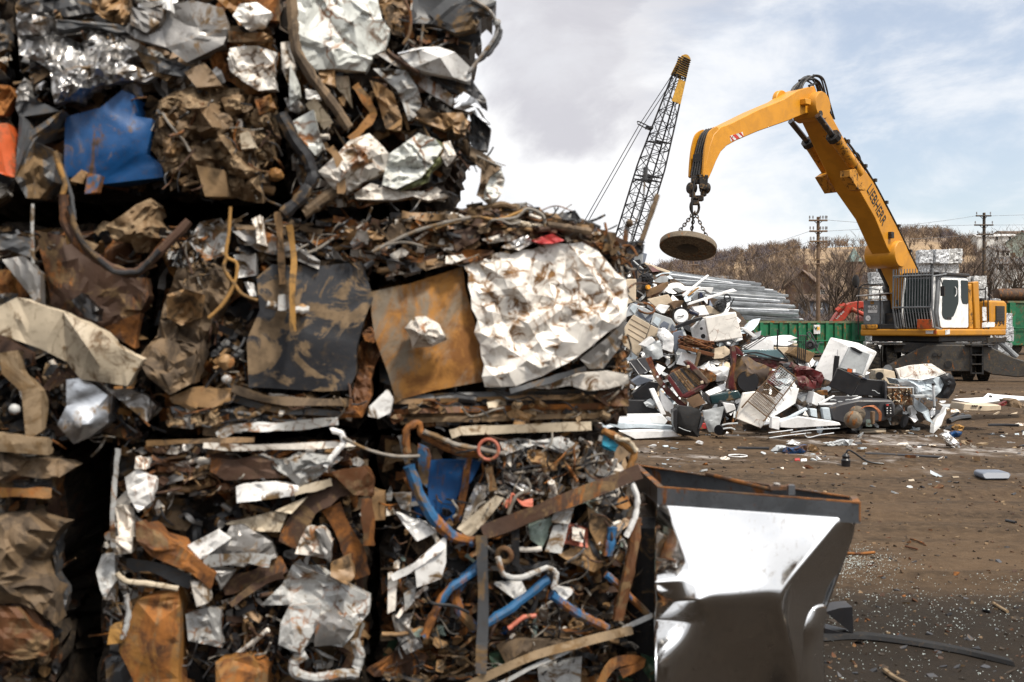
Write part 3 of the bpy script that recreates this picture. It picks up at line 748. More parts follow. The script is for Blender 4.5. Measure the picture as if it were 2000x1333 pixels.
B.sh('shaft_plate','light_grey','d',[(330,515),(372,520),(374,612),(330,605)],-.13,.005,.08)
B.lump('bolt_head','tan','d',(455,600),30,-.10,.1)
B.sh('crushed_sheet','rust','d',[(800,600),(855,700),(885,800),(835,900),(805,1050),(765,1165),(650,1165),(715,1000),(740,900),(765,750)],-.05,.035,.05,.06,.04,label='orange rusty fold')
B.st('flat_bar','mud_cloth','d',[(90,1010),(250,1060),(400,1078),(695,1082)],42,-.08,.03)
B.st('flat_bar','dark_grey','d',[(90,1060),(300,1120),(500,1130),(660,1150)],36,-.05,.03)
B.st('flat_bar','light_grey','d',[(10,1260),(120,1215),(260,1212),(400,1205),(640,1180)],46,-.09,.03,tw=.5)
B.sh('crushed_sheet','dark_grey','d',[(0,1130),(150,1100),(290,1190),(240,1210),(30,1230)],-.03,.02,.07)
B.sh('rusty_knob','rust','d',[(765,720),(800,695),(830,720),(825,765),(775,765)],-.09,.01,.04,.06,.05)
B.fill([(430,430),(720,425),(720,520),(600,520),(440,500)],[('tan',3),('mud_cloth',3),('grey',2),('rust',2),('black',2)],20,110,(8,30),(-.07,.04),.3,horiz=True)
B.fill([(400,560),(490,600),(480,780),(410,780)],[('black',4),('dark_grey',2),('tan',2)],8,50,(7,24),(-.02,.05),.4)
B.fill([(325,765),(700,770),(690,835),(320,835)],[('tan',4),('mud',3),('dark_grey',2),('rust',2),('dirty_white',1)],16,110,(8,24),(-.07,.03),.2,horiz=True)
B.fill([(300,440),(420,450),(430,560),(330,520)],[('mud',3),('tan',2),('light_grey',2),('black',3)],10,70,(7,24),(-.05,.04),.4)

# ---------------------------------------------------------------- middle row, right bale
B = Bale('bale with a creased white panel veined with rust beside a flat rusty sheet', [(736,470),(790,425),(905,408),(1000,412),(1090,420),(1165,445),(1200,480),(1213,560),(1218,700),(1225,790),(1190,822),(740,840)], 16, amp=.05, core_dy=.11)
B.sh('rusty_sheet','rust_sheet','p',[(726,575),(800,546),(908,520),(918,560),(934,640),(955,752),(845,774),(780,779),(750,732),(737,660),(737,610)],-.05,.008,.16,.05,.02,label='flat rusty sheet')
B.sh('hole_scrap','dirty_white','d',[(980,690),(1040,640),(1100,628),(1160,680),(1205,752),(1130,802),(1020,802)],-.12,.03,.04,folds=5)
B.sh('white_box','white','d',[(790,1092),(882,1038),(922,1060),(902,1122),(850,1152),(810,1152)],-.14,.004,.10,.05)
B.sh('veined_panel','white_rusty','e',[(148,370),(235,328),(450,288),(620,258),(765,248),(850,300),(905,370),(988,442),(1000,540),(992,640),(900,712),(800,792),(700,882),(560,942),(420,1002),(268,1002),(230,780),(188,530)],-.09,.003,.04,.08,.04,sub=2,folds=34,fold_amp=.017,fold_w=(.5,1.1),lump=1.0,label='creased white panel veined with rust',rough=.25)
B.sh('folded_sheet','grey','e',[(990,645),(962,800),(872,922),(800,912),(750,852),(885,738)],-.08,.03,.07,.08,.04)
B.sh('edge_strip','dirty_white','e',[(488,1012),(600,958),(800,928),(1012,938),(1012,992),(800,1012),(600,1022)],-.09,.012,.07,.06,.03)
B.st('dark_bar','dark_grey','e',[(390,1025),(600,965),(785,905)],30,-.14,.03)
for i,(m_,y0,w_) in enumerate((('dark_grey',1042,26),('tan',1066,24),('black',1090,26),('rust',1116,28),('tan',1140,26),('mud',1166,30))):
    B.st('flat_bar',m_,'e',[(-280+i*20,y0+18),(0,y0+8),(400,y0-4),(850+B.g.uniform(-60,100),y0-14)],w_,-.04-.012*(i%2),.03,tw=.6)
B.sh('crushed_sheet','rust','e',[(850,1018),(1012,1012),(1010,1092),(900,1095),(830,1060)],-.07,.03,.05)
B.st('cream_bar','cream','e',[(80,1250),(160,1230),(400,1222),(812,1205)],46,-.12,.04,wob=.05,tw=.2,label='long cream bar')
B.sh('crushed_sheet','red','e',[(495,235),(555,212),(612,203),(672,240),(620,252),(555,258)],-.12,.012,.05,.05,.03,label='red plastic sliver')
B.tb('pipe','cream','e',[(365,135),(480,160),(632,190)],17,-.10)
B.tb('pipe','mud_cloth','e',[(585,160),(690,175),(805,195)],19,-.11)
B.sh('crushed_sheet','foil','e',[(338,272),(400,235),(482,208),(515,250),(440,292)],-.10,.02,.05,.05,.03)
B.sh('crushed_sheet','dirty_white','e',[(240,225),(340,200),(430,215),(420,240),(280,250)],-.08,.02,.05)
B.sh('crushed_sheet','dark_rust','e',[(40,330),(150,280),(300,290),(295,335),(60,375)],-.08,.02,.06)
B.sh('crushed_sheet','tan','e',[(868,300),(900,188),(942,200),(922,295)],-.10,.02,.05)
B.sh('crushed_sheet','black','e',[(640,95),(720,90),(760,130),(720,165),(650,150)],-.08,.03,.05)
B.sh('crushed_sheet','dark_rust','e',[(330,70),(420,35),(520,70),(540,110),(400,120)],-.05,.03,.05)
B.sh('crushed_sheet','dark_rust','e',[(150,75),(240,60),(330,90),(320,130),(180,120)],-.05,.03,.05)
B.sh('bracket','black','e',[(985,255),(1030,245),(1080,262),(1078,300),(1040,330),(1010,420),(985,470),(965,420),(975,320)],.02,.01,.06,.05,label='black bracket on the corner')
B.tb('rod','mud_cloth','p',[(1249,480),(1267,432),(1284,381)],5.2,.02,label='brown rod standing off the corner')
B.tb('aerial_wire','dark_grey','p',[(1232,474),(1240,440),(1255,398),(1259,350)],1.7,.05)
B.tb('aerial_tip','dark_grey','p',[(1259,352),(1262,313)],5,.05)
B.st('bracket_post','grey','p',[(1221,474),(1225,440)],9,.03,.02)
B.lump('cap','tan','p',(1229,437),8,.03,.1)
B.tb('cable','grey_rope','d',[(820,300),(1000,210),(1150,160),(1330,120)],10,-.12)
B.tb('cable','yellow_rope','e',[(0,180),(120,135),(220,118),(330,130),(470,80)],8,-.12)
B.tb('cable','grey_rope','e',[(330,130),(420,120),(480,75),(560,110),(570,170)],9,-.12)
B.fill([(640,455),(780,415),(1000,408),(1100,425),(1180,450),(1205,500),(1130,490),(1000,470),(900,515),(760,545),(700,520)],[('mud_cloth',4),('dark_rust',3),('tan',4),('black',2),('dirty_white',2),('grey',1)],26,260,(8,34),(-.10,.03),.14,horiz=True,bars=.4)
B.fill([(900,408),(960,398),(1015,396),(1080,418),(1140,432),(1200,462),(1225,480),(1215,520),(1150,470),(1000,430)],[('dark_rust',4),('black',3),('mud',2),('tan',2)],14,150,(6,22),(-.08,.06),.2,horiz=True,bars=.3)
B.fill([(1195,640),(1225,640),(1232,780),(1210,810),(1195,740)],[('ochre',2),('olive',1),('tan',2),('black',2)],8,50,(6,18),(-.03,.06))
B.fill([(1180,470),(1222,480),(1225,620),(1205,560)],[('mud_cloth',3),('black',2),('tan',2)],8,60,(5,16),(-.02,.06),.4)
B.fill([(740,775),(1220,765),(1200,828),(745,838)],[('tan',4),('rust',3),('black',3),('mud',3),('cream',.6)],16,120,(7,24),(-.06,.04),.2,horiz=True)

# ---------------------------------------------------------------- bottom row, left bale
B = Bale('bale in the bottom left corner wrapped in brown sacking above rusty blue metal', [(-190,885),(118,880),(122,1100),(112,1500),(-190,1500)], 17, amp=.04)
B.sh('sacking','mud_cloth','f',[(-80,490),(150,468),(322,520),(300,580),(240,640),(212,720),(275,880),(282,1042),(200,962),(100,922),(-80,940)],-.05,.035,.07,.07,.05,label='brown sacking')
B.sh('rolled_sheet','mud_cloth','f',[(-80,185),(300,195),(382,230),(300,292),(-80,312)],-.06,.03,.06,.05,.05)
B.st('flat_bar','ochre','f',[(-80,372),(120,370),(262,372)],50,-.09,.04)
B.sh('crushed_sheet','bluerust' if 'bluerust' in M else 'blue','f',[(60,940),(140,950),(255,1100),(150,1130),(60,1060)],-.03,.02,.08)
B.sh('crushed_sheet','rust','f',[(-80,950),(80,960),(180,1060),(262,1110),(242,1195),(-80,1240)],-.05,.025,.07)
B.sh('crushed_sheet','dark_grey','f',[(-80,300),(270,300),(280,350),(-80,350)],-.02,.02,.07)
B.sh('crushed_sheet','dark_grey','f',[(245,560),(320,560),(320,1000),(290,1000),(280,760)],-.0,.02,.07)
B.fill([(-60,890),(115,885),(115,1330),(-60,1330)],[('dark_rust',3),('black',3),('tan',2),('mud_cloth',2)],12,90,(8,30),(.0,.07))

# ---------------------------------------------------------------- bottom row, middle bale
B = Bale('bottom bale with a rusty ochre box and crushed grey cans among rust beams', [(222,872),(720,856),(724,1500),(195,1500),(200,1150)], 18, amp=.05, core_dy=.11)
B.st('upright_bar','light_grey','f',[(600,148),(585,300),(572,480),(577,650)],26,-.13,.03,wob=.08)
B.sh('crumpled_sheet','white','f',[(638,300),(700,248),(802,308),(772,422),(700,472),(648,382)],-.08,.03,.05)
B.sh('crumpled_sheet','dirty_white','f',[(588,450),(640,438),(682,530),(662,602),(598,592)],-.08,.03,.05)
B.sh('crumpled_sheet','dirty_white','f',[(566,608),(662,598),(664,672),(588,684)],-.09,.03,.05)
B.sh('crumpled_sheet','light_grey','f',[(518,690),(582,678),(572,822),(532,912),(498,862)],-.08,.025,.05)
B.sh('crumpled_sheet','dirty_white','f',[(690,190),(760,200),(740,260),(690,250)],-.08,.02,.05)
B.sh('rust_beam','rust','f',[(685,525),(780,558),(930,670),(1082,780),(1072,852),(960,795),(770,695),(678,612)],-.12,.012,.08,.08,.03,label='broad rusty beam')
B.st('channel','dark_grey','f',[(640,740),(790,752),(970,830)],64,-.06,.03)
B.tb('rod','cream','f',[(590,780),(640,820),(740,832),(905,857)],15,-.12)
B.sh('rusty_box','ochre','f',[(690,890),(905,868),(942,940),(955,1500),(690,1500),(590,1165),(675,1000)],-.07,.012,.12,.10,.05,label='ochre rusty steel box')
B.sh('crushed_sheet','dark_grey','f',[(535,1222),(690,1190),(725,1500),(520,1500)],-.04,.02,.08)
B.sh('white_scrap','dirty_white','f',[(968,808),(1062,830),(1062,942),(990,952)],-.11,.012,.06)
B.sh('crushed_sheet','light_grey','f',[(948,1000),(1050,940),(1110,960),(1105,1050),(1125,1162),(960,1122)],-.07,.02,.07)
B.sh('ochre_chunk','yellow_rope','f',[(558,1048),(622,1030),(612,1122),(548,1142)],-.11,.015,.05,.05)
B.sh('white_scrap','white','f',[(948,632),(1090,578),(1160,600),(1010,715)],-.12,.015,.07,.04,.03)
B.tb('hose','light_grey','f',[(640,890),(655,960),(640,1050),(620,1110)],14,-.12)
B.sh('crushed_can','grey','g',[(-10,700),(130,540),(200,520),(342,620),(362,692),(200,742),(0,745)],-.08,.03,.07,.05,.04)
B.st('flat_bar','light_grey','g',[(-10,722),(200,702),(335,722)],58,-.12,.02)
B.sh('crushed_can','grey','g',[(35,750),(145,760),(85,865)],-.10,.015,.05)
B.st('rust_beam','dark_rust','g',[(90,850),(250,800),(405,730)],84,-.07,.05)
B.st('rust_beam','dark_rust','g',[(130,940),(280,830),(400,790)],36,-.09,.03)
B.sh('white_chute','white','g',[(158,330),(250,328),(462,340),(474,382),(330,412),(168,422)],-.12,.012,.07,.06,.04,label='white plastic duct')
B.st('white_chute','cream','g',[(450,368),(560,340),(645,318)],42,-.12,.02)
B.sh('white_scrap','cream','g',[(355,462),(450,408),(525,398),(440,465)],-.11,.012,.06)
B.sh('white_scrap','cream','g',[(105,532),(240,498),(425,478),(380,555),(280,555)],-.09,.02,.06)
B.st('rust_beam','dark_rust','g',[(425,640),(520,450),(630,370),(720,330)],112,-.09,.06,tw=.15,label='dark bent rust beam')
B.st('rust_beam','dark_rust','g',[(640,440),(740,640),(800,800)],98,-.08,.06,tw=.15)
B.sh('rust_beam','rust','g',[(640,262),(800,248),(862,300),(855,392),(760,372)],-.12,.015,.07,.06)
B.sh('rust_beam','dark_rust','g',[(30,198),(280,188),(405,240),(432,302),(100,312),(20,262)],-.08,.015,.08,.06)
B.sh('crumpled_cloth','light_grey','g',[(268,178),(400,208),(520,158),(692,188),(640,252),(480,342),(428,282)],-.10,.03,.045,.05,.04,label='pale crumpled sacking')
B.st('rust_post','rust','g',[(820,400),(828,520),(832,640)],62,-.13,.04)
B.sh('block','tan','g',[(848,368),(918,366),(912,522),(850,512)],-.05,.008,.08,.05)
B.sh('crushed_can','light_grey','g',[(295,950),(380,830),(450,728),(640,788),(722,828),(845,900),(845,982),(792,1062),(742,1102),(700,1142),(540,1132),(480,1182),(370,1132),(430,932)],-.10,.03,.09,.07,.05,label='crushed grey cans')
B.sh('crushed_can','light_grey','g',[(428,930),(582,938),(562,1042),(490,1182),(368,1142)],-.15,.015,.07,.04,.03)
B.sh('crushed_can','grey','g',[(558,1010),(642,958),(742,1062),(692,1152),(550,1152)],-.15,.015,.07,.04,.03)
B.sh('crushed_can','dirty_white','g',[(478,600),(520,530),(612,545),(642,620),(622,722),(540,692),(470,682)],-.13,.02,.07,.04,.04)
B.sh('crushed_can','grey','g',[(560,560),(612,548),(645,640),(640,720),(600,700)],-.14,.012,.06)
B.sh('crushed_can','tan','g',[(638,720),(732,688),(752,792),(722,842),(648,792)],-.13,.02,.06)
B.sh('rusty_box','ochre','g',[(60,1250),(220,1198),(312,1260),(300,1500),(40,1500)],-.10,.015,.09,.10,.05)
B.tb('curved_pipe','light_grey','g',[(515,1188),(455,1225),(458,1285),(560,1312),(700,1290),(780,1290)],27,-.13)
B.tb('curved_pipe','light_grey','g',[(760,1115),(785,1200),(768,1265)],26,-.12)
B.sh('rust_tray','dark_rust','g',[(815,1270),(1000,1170),(1135,1200),(1080,1285),(850,1315)],-.05,.02,.08)
B.st('flat_bar','dirty_white','g',[(-10,130),(200,142),(560,132),(765,122)],32,-.11,.02)
B.st('flat_bar','tan','g',[(-300,120),(0,108),(250,102)],26,-.10,.02)
B.tb('loop_wire','white','g',[(640,55),(692,68),(706,120),(660,170),(610,240)],16,-.13)
B.tb('wire','grey_rope','g',[(700,90),(820,150),(960,185),(1090,185)],9,-.14)
B.fill([(240,870),(715,858),(710,950),(260,980)],[('dark_rust',3),('tan',3),('dirty_white',3),('grey',2),('rust',2),('black',2)],14,130,(8,26),(-.06,.03),.2,horiz=True)
B.fill([(200,1000),(300,960),(420,1100),(380,1333),(200,1333)],[('dirty_white',3),('grey',3),('rust',2),('black',3),('tan',2)],10,110,(7,24),(-.04,.05))
B.fill([(400,980),(715,940),(715,1333),(400,1333)],[('tan',3),('dark_rust',4),('grey',2),('black',4),('light_grey',2),('white',.7)],10,170,(8,26),(-.03,.06))
B.fill([(430,1180),(545,1140),(560,1300),(440,1330)],[('black',4),('tan',2),('dark_rust',3),('dirty_white',1)],5,70,(6,20),(-.06,.02))

# ---------------------------------------------------------------- bottom row, right bale
B = Bale('bottom bale of tangled blue pipes and flat bars beside the stainless cabinet', [(745,850),(1180,842),(1222,880),(1235,960),(1240,1200),(1262,1500),(740,1500)], 19, amp=.06, core_dy=.14)
B.sh('blue_frame','blue_pipe','h',[(298,130),(352,148),(362,200),(352,345),(310,302)],-.06,.006,.10,.05)
B.sh('blue_panel','blue','h',[(355,200),(605,200),(560,300),(522,400),(492,505),(380,452)],-.05,.01,.12,.06,label='dark blue panel in shade')
B.st('blue_frame','blue_pipe','h',[(560,195),(532,380),(500,515)],36,-.06,.03,wob=.05,tw=.1)
B.sh('blue_panel','blue','h',[(265,410),(320,400),(360,490),(290,510)],-.01,.01,.08)
B.tb('blue_pipe','blue_pipe','h',[(258,235),(310,380),(380,500),(480,592),(595,622)],30,-.13,label='rusting blue bent pipe')
B.st('bent_strip','grey','h',[(215,80),(235,150),(252,225)],34,-.10,.02)
B.tb('rust_loop','rust','h',[(250,170),(240,60),(300,15),(330,80),(500,165),(620,180)],20,-.11)
B.tb('wire','grey_rope','h',[(330,60),(430,100),(500,130),(740,175)],14,-.13)
B.st('perforated_bar','dark_rust','h',[(630,575),(830,500),(1100,392),(1432,262)],78,-.17,.025,wob=.06,tw=.12,label='long dark perforated flat bar')
B.st('upright_bar','dark_grey','h',[(625,588),(632,900),(622,1290)],56,-.18,.03,wob=.06,tw=.1,label='dark upright flat bar')
B.st('upright_bar','black','h',[(795,485),(800,740)],38,-.15,.03)
B.sh('white_sheet','white','h',[(278,722),(350,658),(432,588),(442,722),(412,792),(300,852)],-.13,.006,.10,.03,.01,label='clean white folded sheet')
B.sh('white_sheet','white','h',[(195,460),(250,500),(322,510),(392,560),(290,625),(240,560)],-.11,.02,.06)
B.sh('white_sheet','dirty_white','h',[(150,790),(188,790),(186,985),(156,985)],-.12,.006,.08)
B.sh('white_sheet','light_grey','h',[(228,880),(292,848),(292,932),(250,972)],-.10,.01,.06)
B.st('white_sheet','white','h',[(168,805),(300,735),(425,640)],34,-.14,.015)
B.sh('crushed_sheet','grey','h',[(175,380),(275,375),(265,460),(210,450)],-.06,.02,.05)
B.sh('crushed_sheet','grey','h',[(170,1000),(280,985),(260,1060),(330,1160),(250,1190)],-.07,.03,.06)
B.sh('crumpled_foil','foil','h',[(598,330),(682,340),(602,440),(520,542),(560,432)],-.11,.02,.05)
B.sh('plastic_piece','cream','h',[(508,562),(600,470),(700,378),(742,400),(652,522),(570,592)],-.13,.012,.07,.05,.04)
B.sh('plastic_piece','foil','h',[(720,280),(800,290),(900,370),(880,390),(780,330)],-.10,.015,.05)
B.tb('blue_pipe','blue_pipe','h',[(335,1100),(400,950),(470,855),(600,768)],23,-.14)
B.tb('blue_pipe','blue_pipe','h',[(590,1060),(520,980),(490,890),(540,800),(625,730)],27,-.11)
B.tb('blue_pipe','blue_pipe','h',[(635,1045),(780,952),(965,808)],25,-.15,label='straight blue pipe')
B.tb('blue_pipe','blue_pipe','h',[(978,888),(1100,978),(1265,1062)],25,-.15)
B.tb('blue_pipe','blue_pipe','h',[(1258,785),(1330,850),(1465,985)],20,-.12)
B.tb('blue_pipe','blue_pipe','h',[(1290,545),(1280,620),(1265,690)],27,-.12)
B.tb('rust_pipe','rust','h',[(1412,498),(1385,700),(1345,900),(1315,1015)],29,-.15,label='rusty curved pipe at the corner')
B.tb('white_hose','white','h',[(1388,318),(1415,400),(1402,500),(1358,595)],15,-.16)
B.tb('conduit','light_grey','h',[(708,700),(735,785),(820,805),(955,752),(1003,780),(990,860)],15,-.17,label='grey ribbed conduit')
B.sh('pitted_plate','white','h',[(688,842),(830,818),(852,872),(790,912)],-.11,.012,.05)
B.sh('pitted_plate','white','h',[(988,850),(1092,868),(1042,925)],-.11,.012,.05)
B.sh('glass_piece','pale_green','h',[(858,520),(982,488),(982,572),(930,655),(878,605)],-.10,.01,.08)
B.sh('switch_box','light_grey','h',[(988,520),(1052,515),(1045,600),(1022,698),(960,672)],-.13,.005,.09,.05)
B.sh('switch_box','light_grey','h',[(1000,455),(1090,450),(1070,520),(995,522)],-.14,.01,.07)
B.sh('red_frame','salmon','h',[(1060,530),(1165,555),(1165,650),(1045,630)],-.10,.015,.05)
B.sh('white_scrap','dirty_white','h',[(1085,555),(1140,560),(1140,620),(1080,610)],-.125,.01,.05)
B.sh('tan_sheet','tan','h',[(1168,438),(1292,520),(1242,705),(1190,562)],-.11,.012,.08,.04)
B.mbx = MB()
ox,oy,q = FR['h']
B.mbx.torus(P(ox+740/q,oy+688/q,B.Y(1000,0)-.16),(.2,1,.1),.021,.009,M['rust'],20,8); B.mbx.build('pipe_end',None,B.o); B.n+=1
B.mbx = MB()
B.mbx.torus(P(ox+660/q,oy+152/q,B.Y(950,0)-.17),(.15,1,-.1),.030,.0052,M['salmon'],28,8); B.mbx.build('orange_ring',None,B.o,label='thin orange ring'); B.n+=1
B.sh('tan_sheet','tan','h',[(1018,690),(1200,598),(1242,730),(1190,785),(1060,735)],-.09,.015,.08)
for k_ in range(5): B.tb('wire','salmon','h',[(730+10*k_,430+8*k_),(780,400-6*k_),(830,412+5*k_),(885,405+9*k_)],5,-.13-.004*k_)
B.tb('wire','grey_rope','h',[(850,300),(870,350),(800,390),(760,480)],9,-.15)
B.sh('crushed_sheet','cyan','h',[(1238,70),(1310,128),(1305,155),(1240,128)],-.14,.008,.05)
B.sh('crushed_sheet','cyan','h',[(1230,120),(1290,150),(1280,170),(1235,150)],-.13,.008,.05)
B.tb('rust_pipe','ochre','h',[(1245,55),(1330,105),(1400,170),(1372,265)],20,-.15)
B.tb('rust_pipe','cream','h',[(1300,90),(1370,110),(1410,160)],14,-.16)
B.sh('grey_sheet','light_grey','h',[(718,122),(900,100),(1030,88),(1122,130),(1080,172),(900,132),(740,182)],-.11,.02,.05)
B.sh('grey_sheet','tan','h',[(860,150),(1000,180),(1010,260),(930,270),(860,210)],-.09,.03,.05)
B.st('wood_batten','wood','h',[(540,1360),(900,1195),(1392,1068)],46,-.17,.03,wob=.08,label='long grey weathered batten')
B.st('wood_batten','light_grey','h',[(700,1350),(1000,1200),(1300,1080),(1495,990)],24,-.16,.02)
B.sh('tan_sheet','mud_cloth','h',[(700,1150),(900,1118),(1105,1108),(1000,1182),(760,1235)],-.10,.02,.07)
B.sh('tan_sheet','light_grey','h',[(905,1230),(1130,1200),(1125,1400),(905,1400)],-.08,.02,.08)
B.st('bent_strip','ochre','h',[(1200,1400),(1290,1240),(1440,1225),(1330,1290)],50,-.15,.01)
B.sh('crushed_sheet','green','h',[(1430,1200),(1562,1238),(1562,1302),(1470,1330)],-.10,.03,.05)
B.sh('crushed_sheet','green','h',[(660,1190),(740,1170),(760,1260),(680,1290)],-.09,.03,.05)
B.tb('wire','salmon','h',[(760,1062),(840,1000),(900,995)],12,-.14)
B.tb('wire','black','h',[(340,870),(370,930),(480,945),(560,980)],8,-.17)
B.fill([(935,862),(1200,850),(1215,960),(1000,1010),(930,970)],[('tan',3),('grey',3),('black',4),('dirty_white',3),('dark_rust',2),('foil',1.5)],8,230,(6,20),(-.12,.0),.4)
B.fill([(760,980),(1230,960),(1240,1180),(1100,1280),(770,1250)],[('tan',3),('grey',2),('black',5),('dirty_white',2),('dark_rust',3),('blue',.7),('pale_green',.7),('foil',1)],0,270,(7,22),(-.10,.04),.35)
B.fill([(740,1230),(1240,1180),(1250,1333),(740,1333)],[('tan',4),('dark_rust',3),('black',4),('mud_cloth',3),('green',1)],0,150,(8,26),(-.08,.04),.25,horiz=True)

# ---------------------------------------------------------------- a second row of bales stands close behind
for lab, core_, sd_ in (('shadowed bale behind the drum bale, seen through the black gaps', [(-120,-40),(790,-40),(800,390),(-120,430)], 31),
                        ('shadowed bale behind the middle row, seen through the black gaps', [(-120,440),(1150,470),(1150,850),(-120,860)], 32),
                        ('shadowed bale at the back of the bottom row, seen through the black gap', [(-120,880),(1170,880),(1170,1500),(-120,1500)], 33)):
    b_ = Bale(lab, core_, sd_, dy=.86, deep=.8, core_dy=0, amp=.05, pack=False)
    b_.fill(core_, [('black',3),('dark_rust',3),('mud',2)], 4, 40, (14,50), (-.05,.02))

# ================================================================== crushed stainless cabinet beside the wall
def stainless():
    m, nt, b = NT('stainless_sheet'); L = nt.links
    vec = coords(nt, 1., False)
    mp = nd(nt, 'ShaderNodeMapping'); L.new(vec, mp.inputs[0]); mp.inputs['Scale'].default_value = (26, 26, 1.6)
    streak = noise(nt, mp.outputs[0], 2.2, 6, .6)
    spot = noise(nt, vec, 30, 6, .7)
    col = mixc(nt, smooth(nt, streak, .54, .72, 0, .55), (.86,.86,.86), (.42,.38,.33))
    L.new(col, b.inputs['Base Color']); b.inputs['Metallic'].default_value = 1
    r = mth(nt, 'ADD', smooth(nt, streak, .4, .75, .07, .26), smooth(nt, spot, .55, .75, 0, .15)); L.new(r, b.inputs['Roughness'])
    bp = nd(nt, 'ShaderNodeBump'); bp.inputs['Strength'].default_value = .06; bp.inputs['Distance'].default_value = .01; L.new(noise(nt, vec, 5, 3), bp.inputs['Height']); L.new(bp.outputs[0], b.inputs['Normal'])
    return m
M['stainless'] = stainless()
defm('frame_steel', (.15,.16,.175), .38, metal=.6, rust=.05, dirt=.0, rustb=(.22,.075,.015), scale=1.6)
defm('rim_rust', (.09,.05,.03), .7, rust=.5, dirt=.2)
CB = empty('crushed_cabinet', (.75, 3.2, 0), 'crushed stainless steel cabinet with an open rusty channel frame on top', 'cabinet')
def lofted(name, rows, m, parent, subd=3, th=.004, crease=(), **kw):
    me_v = []; nr, nc = len(rows), len(rows[0])
    for row in rows: me_v += [P(*q) for q in row]
    fs = [(i*nc+j, (i+1)*nc+j, (i+1)*nc+j+1, i*nc+j+1) for i in range(nr-1) for j in range(nc-1)]
    bm = bmesh.new(); vs = [bm.verts.new(v) for v in me_v]
    for f in fs: bm.faces.new([vs[k] for k in f])
    bm.edges.ensure_lookup_table()
    cl = bm.edges.layers.float.new('crease_edge')
    for (a, b_, c) in crease:
        e = bm.edges.get((vs[a], vs[b_]))
        if e: e[cl] = c
    me = bpy.data.meshes.new(name); bm.to_mesh(me); bm.free(); me.materials.append(m)
    for p in me.polygons: p.use_smooth = True
    o = bpy.data.objects.new(name, me); COL.objects.link(o)
    c0 = sum((v.co for v in me.vertices), Vector())/len(me.vertices)
    for v in me.vertices: v.co -= c0
    o.location = c0 - (wloc(parent) if parent else Vector()); o.parent = parent
    s = o.modifiers.new('s', 'SUBSURF'); s.levels = s.render_levels = subd
    t = o.modifiers.new('t', 'SOLIDIFY'); t.thickness = th; t.offset = 1
    return tag(o, **kw)
D0 = 2.98
r_ = lambda *q: [(x, y, D0+d) for x, y, d in q]
rows = [r_((1282,984,.185),(1302,987,.165),(1400,994,.11),(1520,1003,.035),(1637,1011,-.02),(1674,1020,-.03)),
        r_((1281,1030,.165),(1318,1035,.10),(1405,1045,.07),(1520,1045,.015),(1612,1046,-.05),(1664,1050,.05)),
        r_((1280,1095,.12),(1341,1092,.03),(1415,1105,.02),(1510,1100,-.02),(1563,1105,-.08),(1645,1105,.16)),
        r_((1279,1138,-.01),(1356,1130,-.005),(1417,1138,-.02),(1503,1132,-.045),(1535,1140,-.09),(1630,1140,.19)),
        r_((1279,1172,.075),(1365,1172,-.055),(1420,1168,-.055),(1500,1160,-.07),(1520,1170,-.09),(1620,1174,.18)),
        r_((1278,1212,.10),(1373,1212,.03),(1425,1206,-.01),(1495,1200,-.02),(1530,1212,-.06),(1600,1222,.17)),
        r_((1278,1275,-.03),(1352,1268,.06),(1425,1262,.06),(1495,1262,.05),(1548,1268,.02),(1585,1268,.13)),
        r_((1280,1330,-.07),(1302,1330,.05),(1425,1330,.20),(1495,1330,.20),(1556,1330,.10),(1590,1330,.14)),
        r_((1280,1420,-.06),(1292,1420,.10),(1425,1420,.36),(1495,1420,.36),(1560,1420,.16),(1600,1420,.2))]
cr = []
for i in range(8): cr += [(i*6+1, i*6+7, 1.), (i*6+4, i*6+10, 1. if i < 4 else .7)]
cr += [(r*6+0, r*6+1, .9) for r in (2,3,4,5)]
lofted('front_sheet', rows, M['stainless'], CB, 4, .003, cr, label='mirror-like dented front sheet')
lofted('side_flap', [[(1578,1192,2.93),(1600,1178,2.94),(1617,1182,3.0)],[(1567,1238,2.90),(1590,1232,2.91),(1607,1232,2.98)],[(1571,1246,2.96),(1590,1236,2.95),(1606,1238,3.0)],[(1562,1320,2.96),(1588,1315,2.95),(1609,1310,3.0)],[(1556,1420,3.0),(1585,1420,2.98),(1616,1420,3.02)]], M['stainless'], CB, 3, .003)
# side and back sheets give the cabinet its body
mb = MB(); mb.prism([P(1284,985,3.16), P(1240,948,3.68), P(1240,1300,3.68), P(1280,1420,3.1)], Vector((.004,0,0)), M['stainless']); mb.build('left_sheet', None, CB)
for q0, q1 in (((1672,1020,3.05),(1642,1105,3.14)),((1642,1105,3.14),(1616,1176,3.13)),((1616,1176,3.13),(1598,1224,3.11)),((1598,1224,3.11),(1588,1420,3.19))):
    mb = MB(); mb.prism([P(*q0), P(*q1), P(q1[0]-45,q1[1]-4,q1[2]+.25), P(q0[0]-45,q0[1]-8,q0[2]+.25)], Vector((-.004,.0,0)), M['frame_steel']); mb.build('side_sheet', None, CB)
mb = MB(); mb.prism([P(1240,948,3.68), P(1640,985,3.25), P(1560,1330,3.3), P(1240,1300,3.68)], Vector((0,.004,0)), M['frame_steel']); mb.build('back_sheet', None, CB)
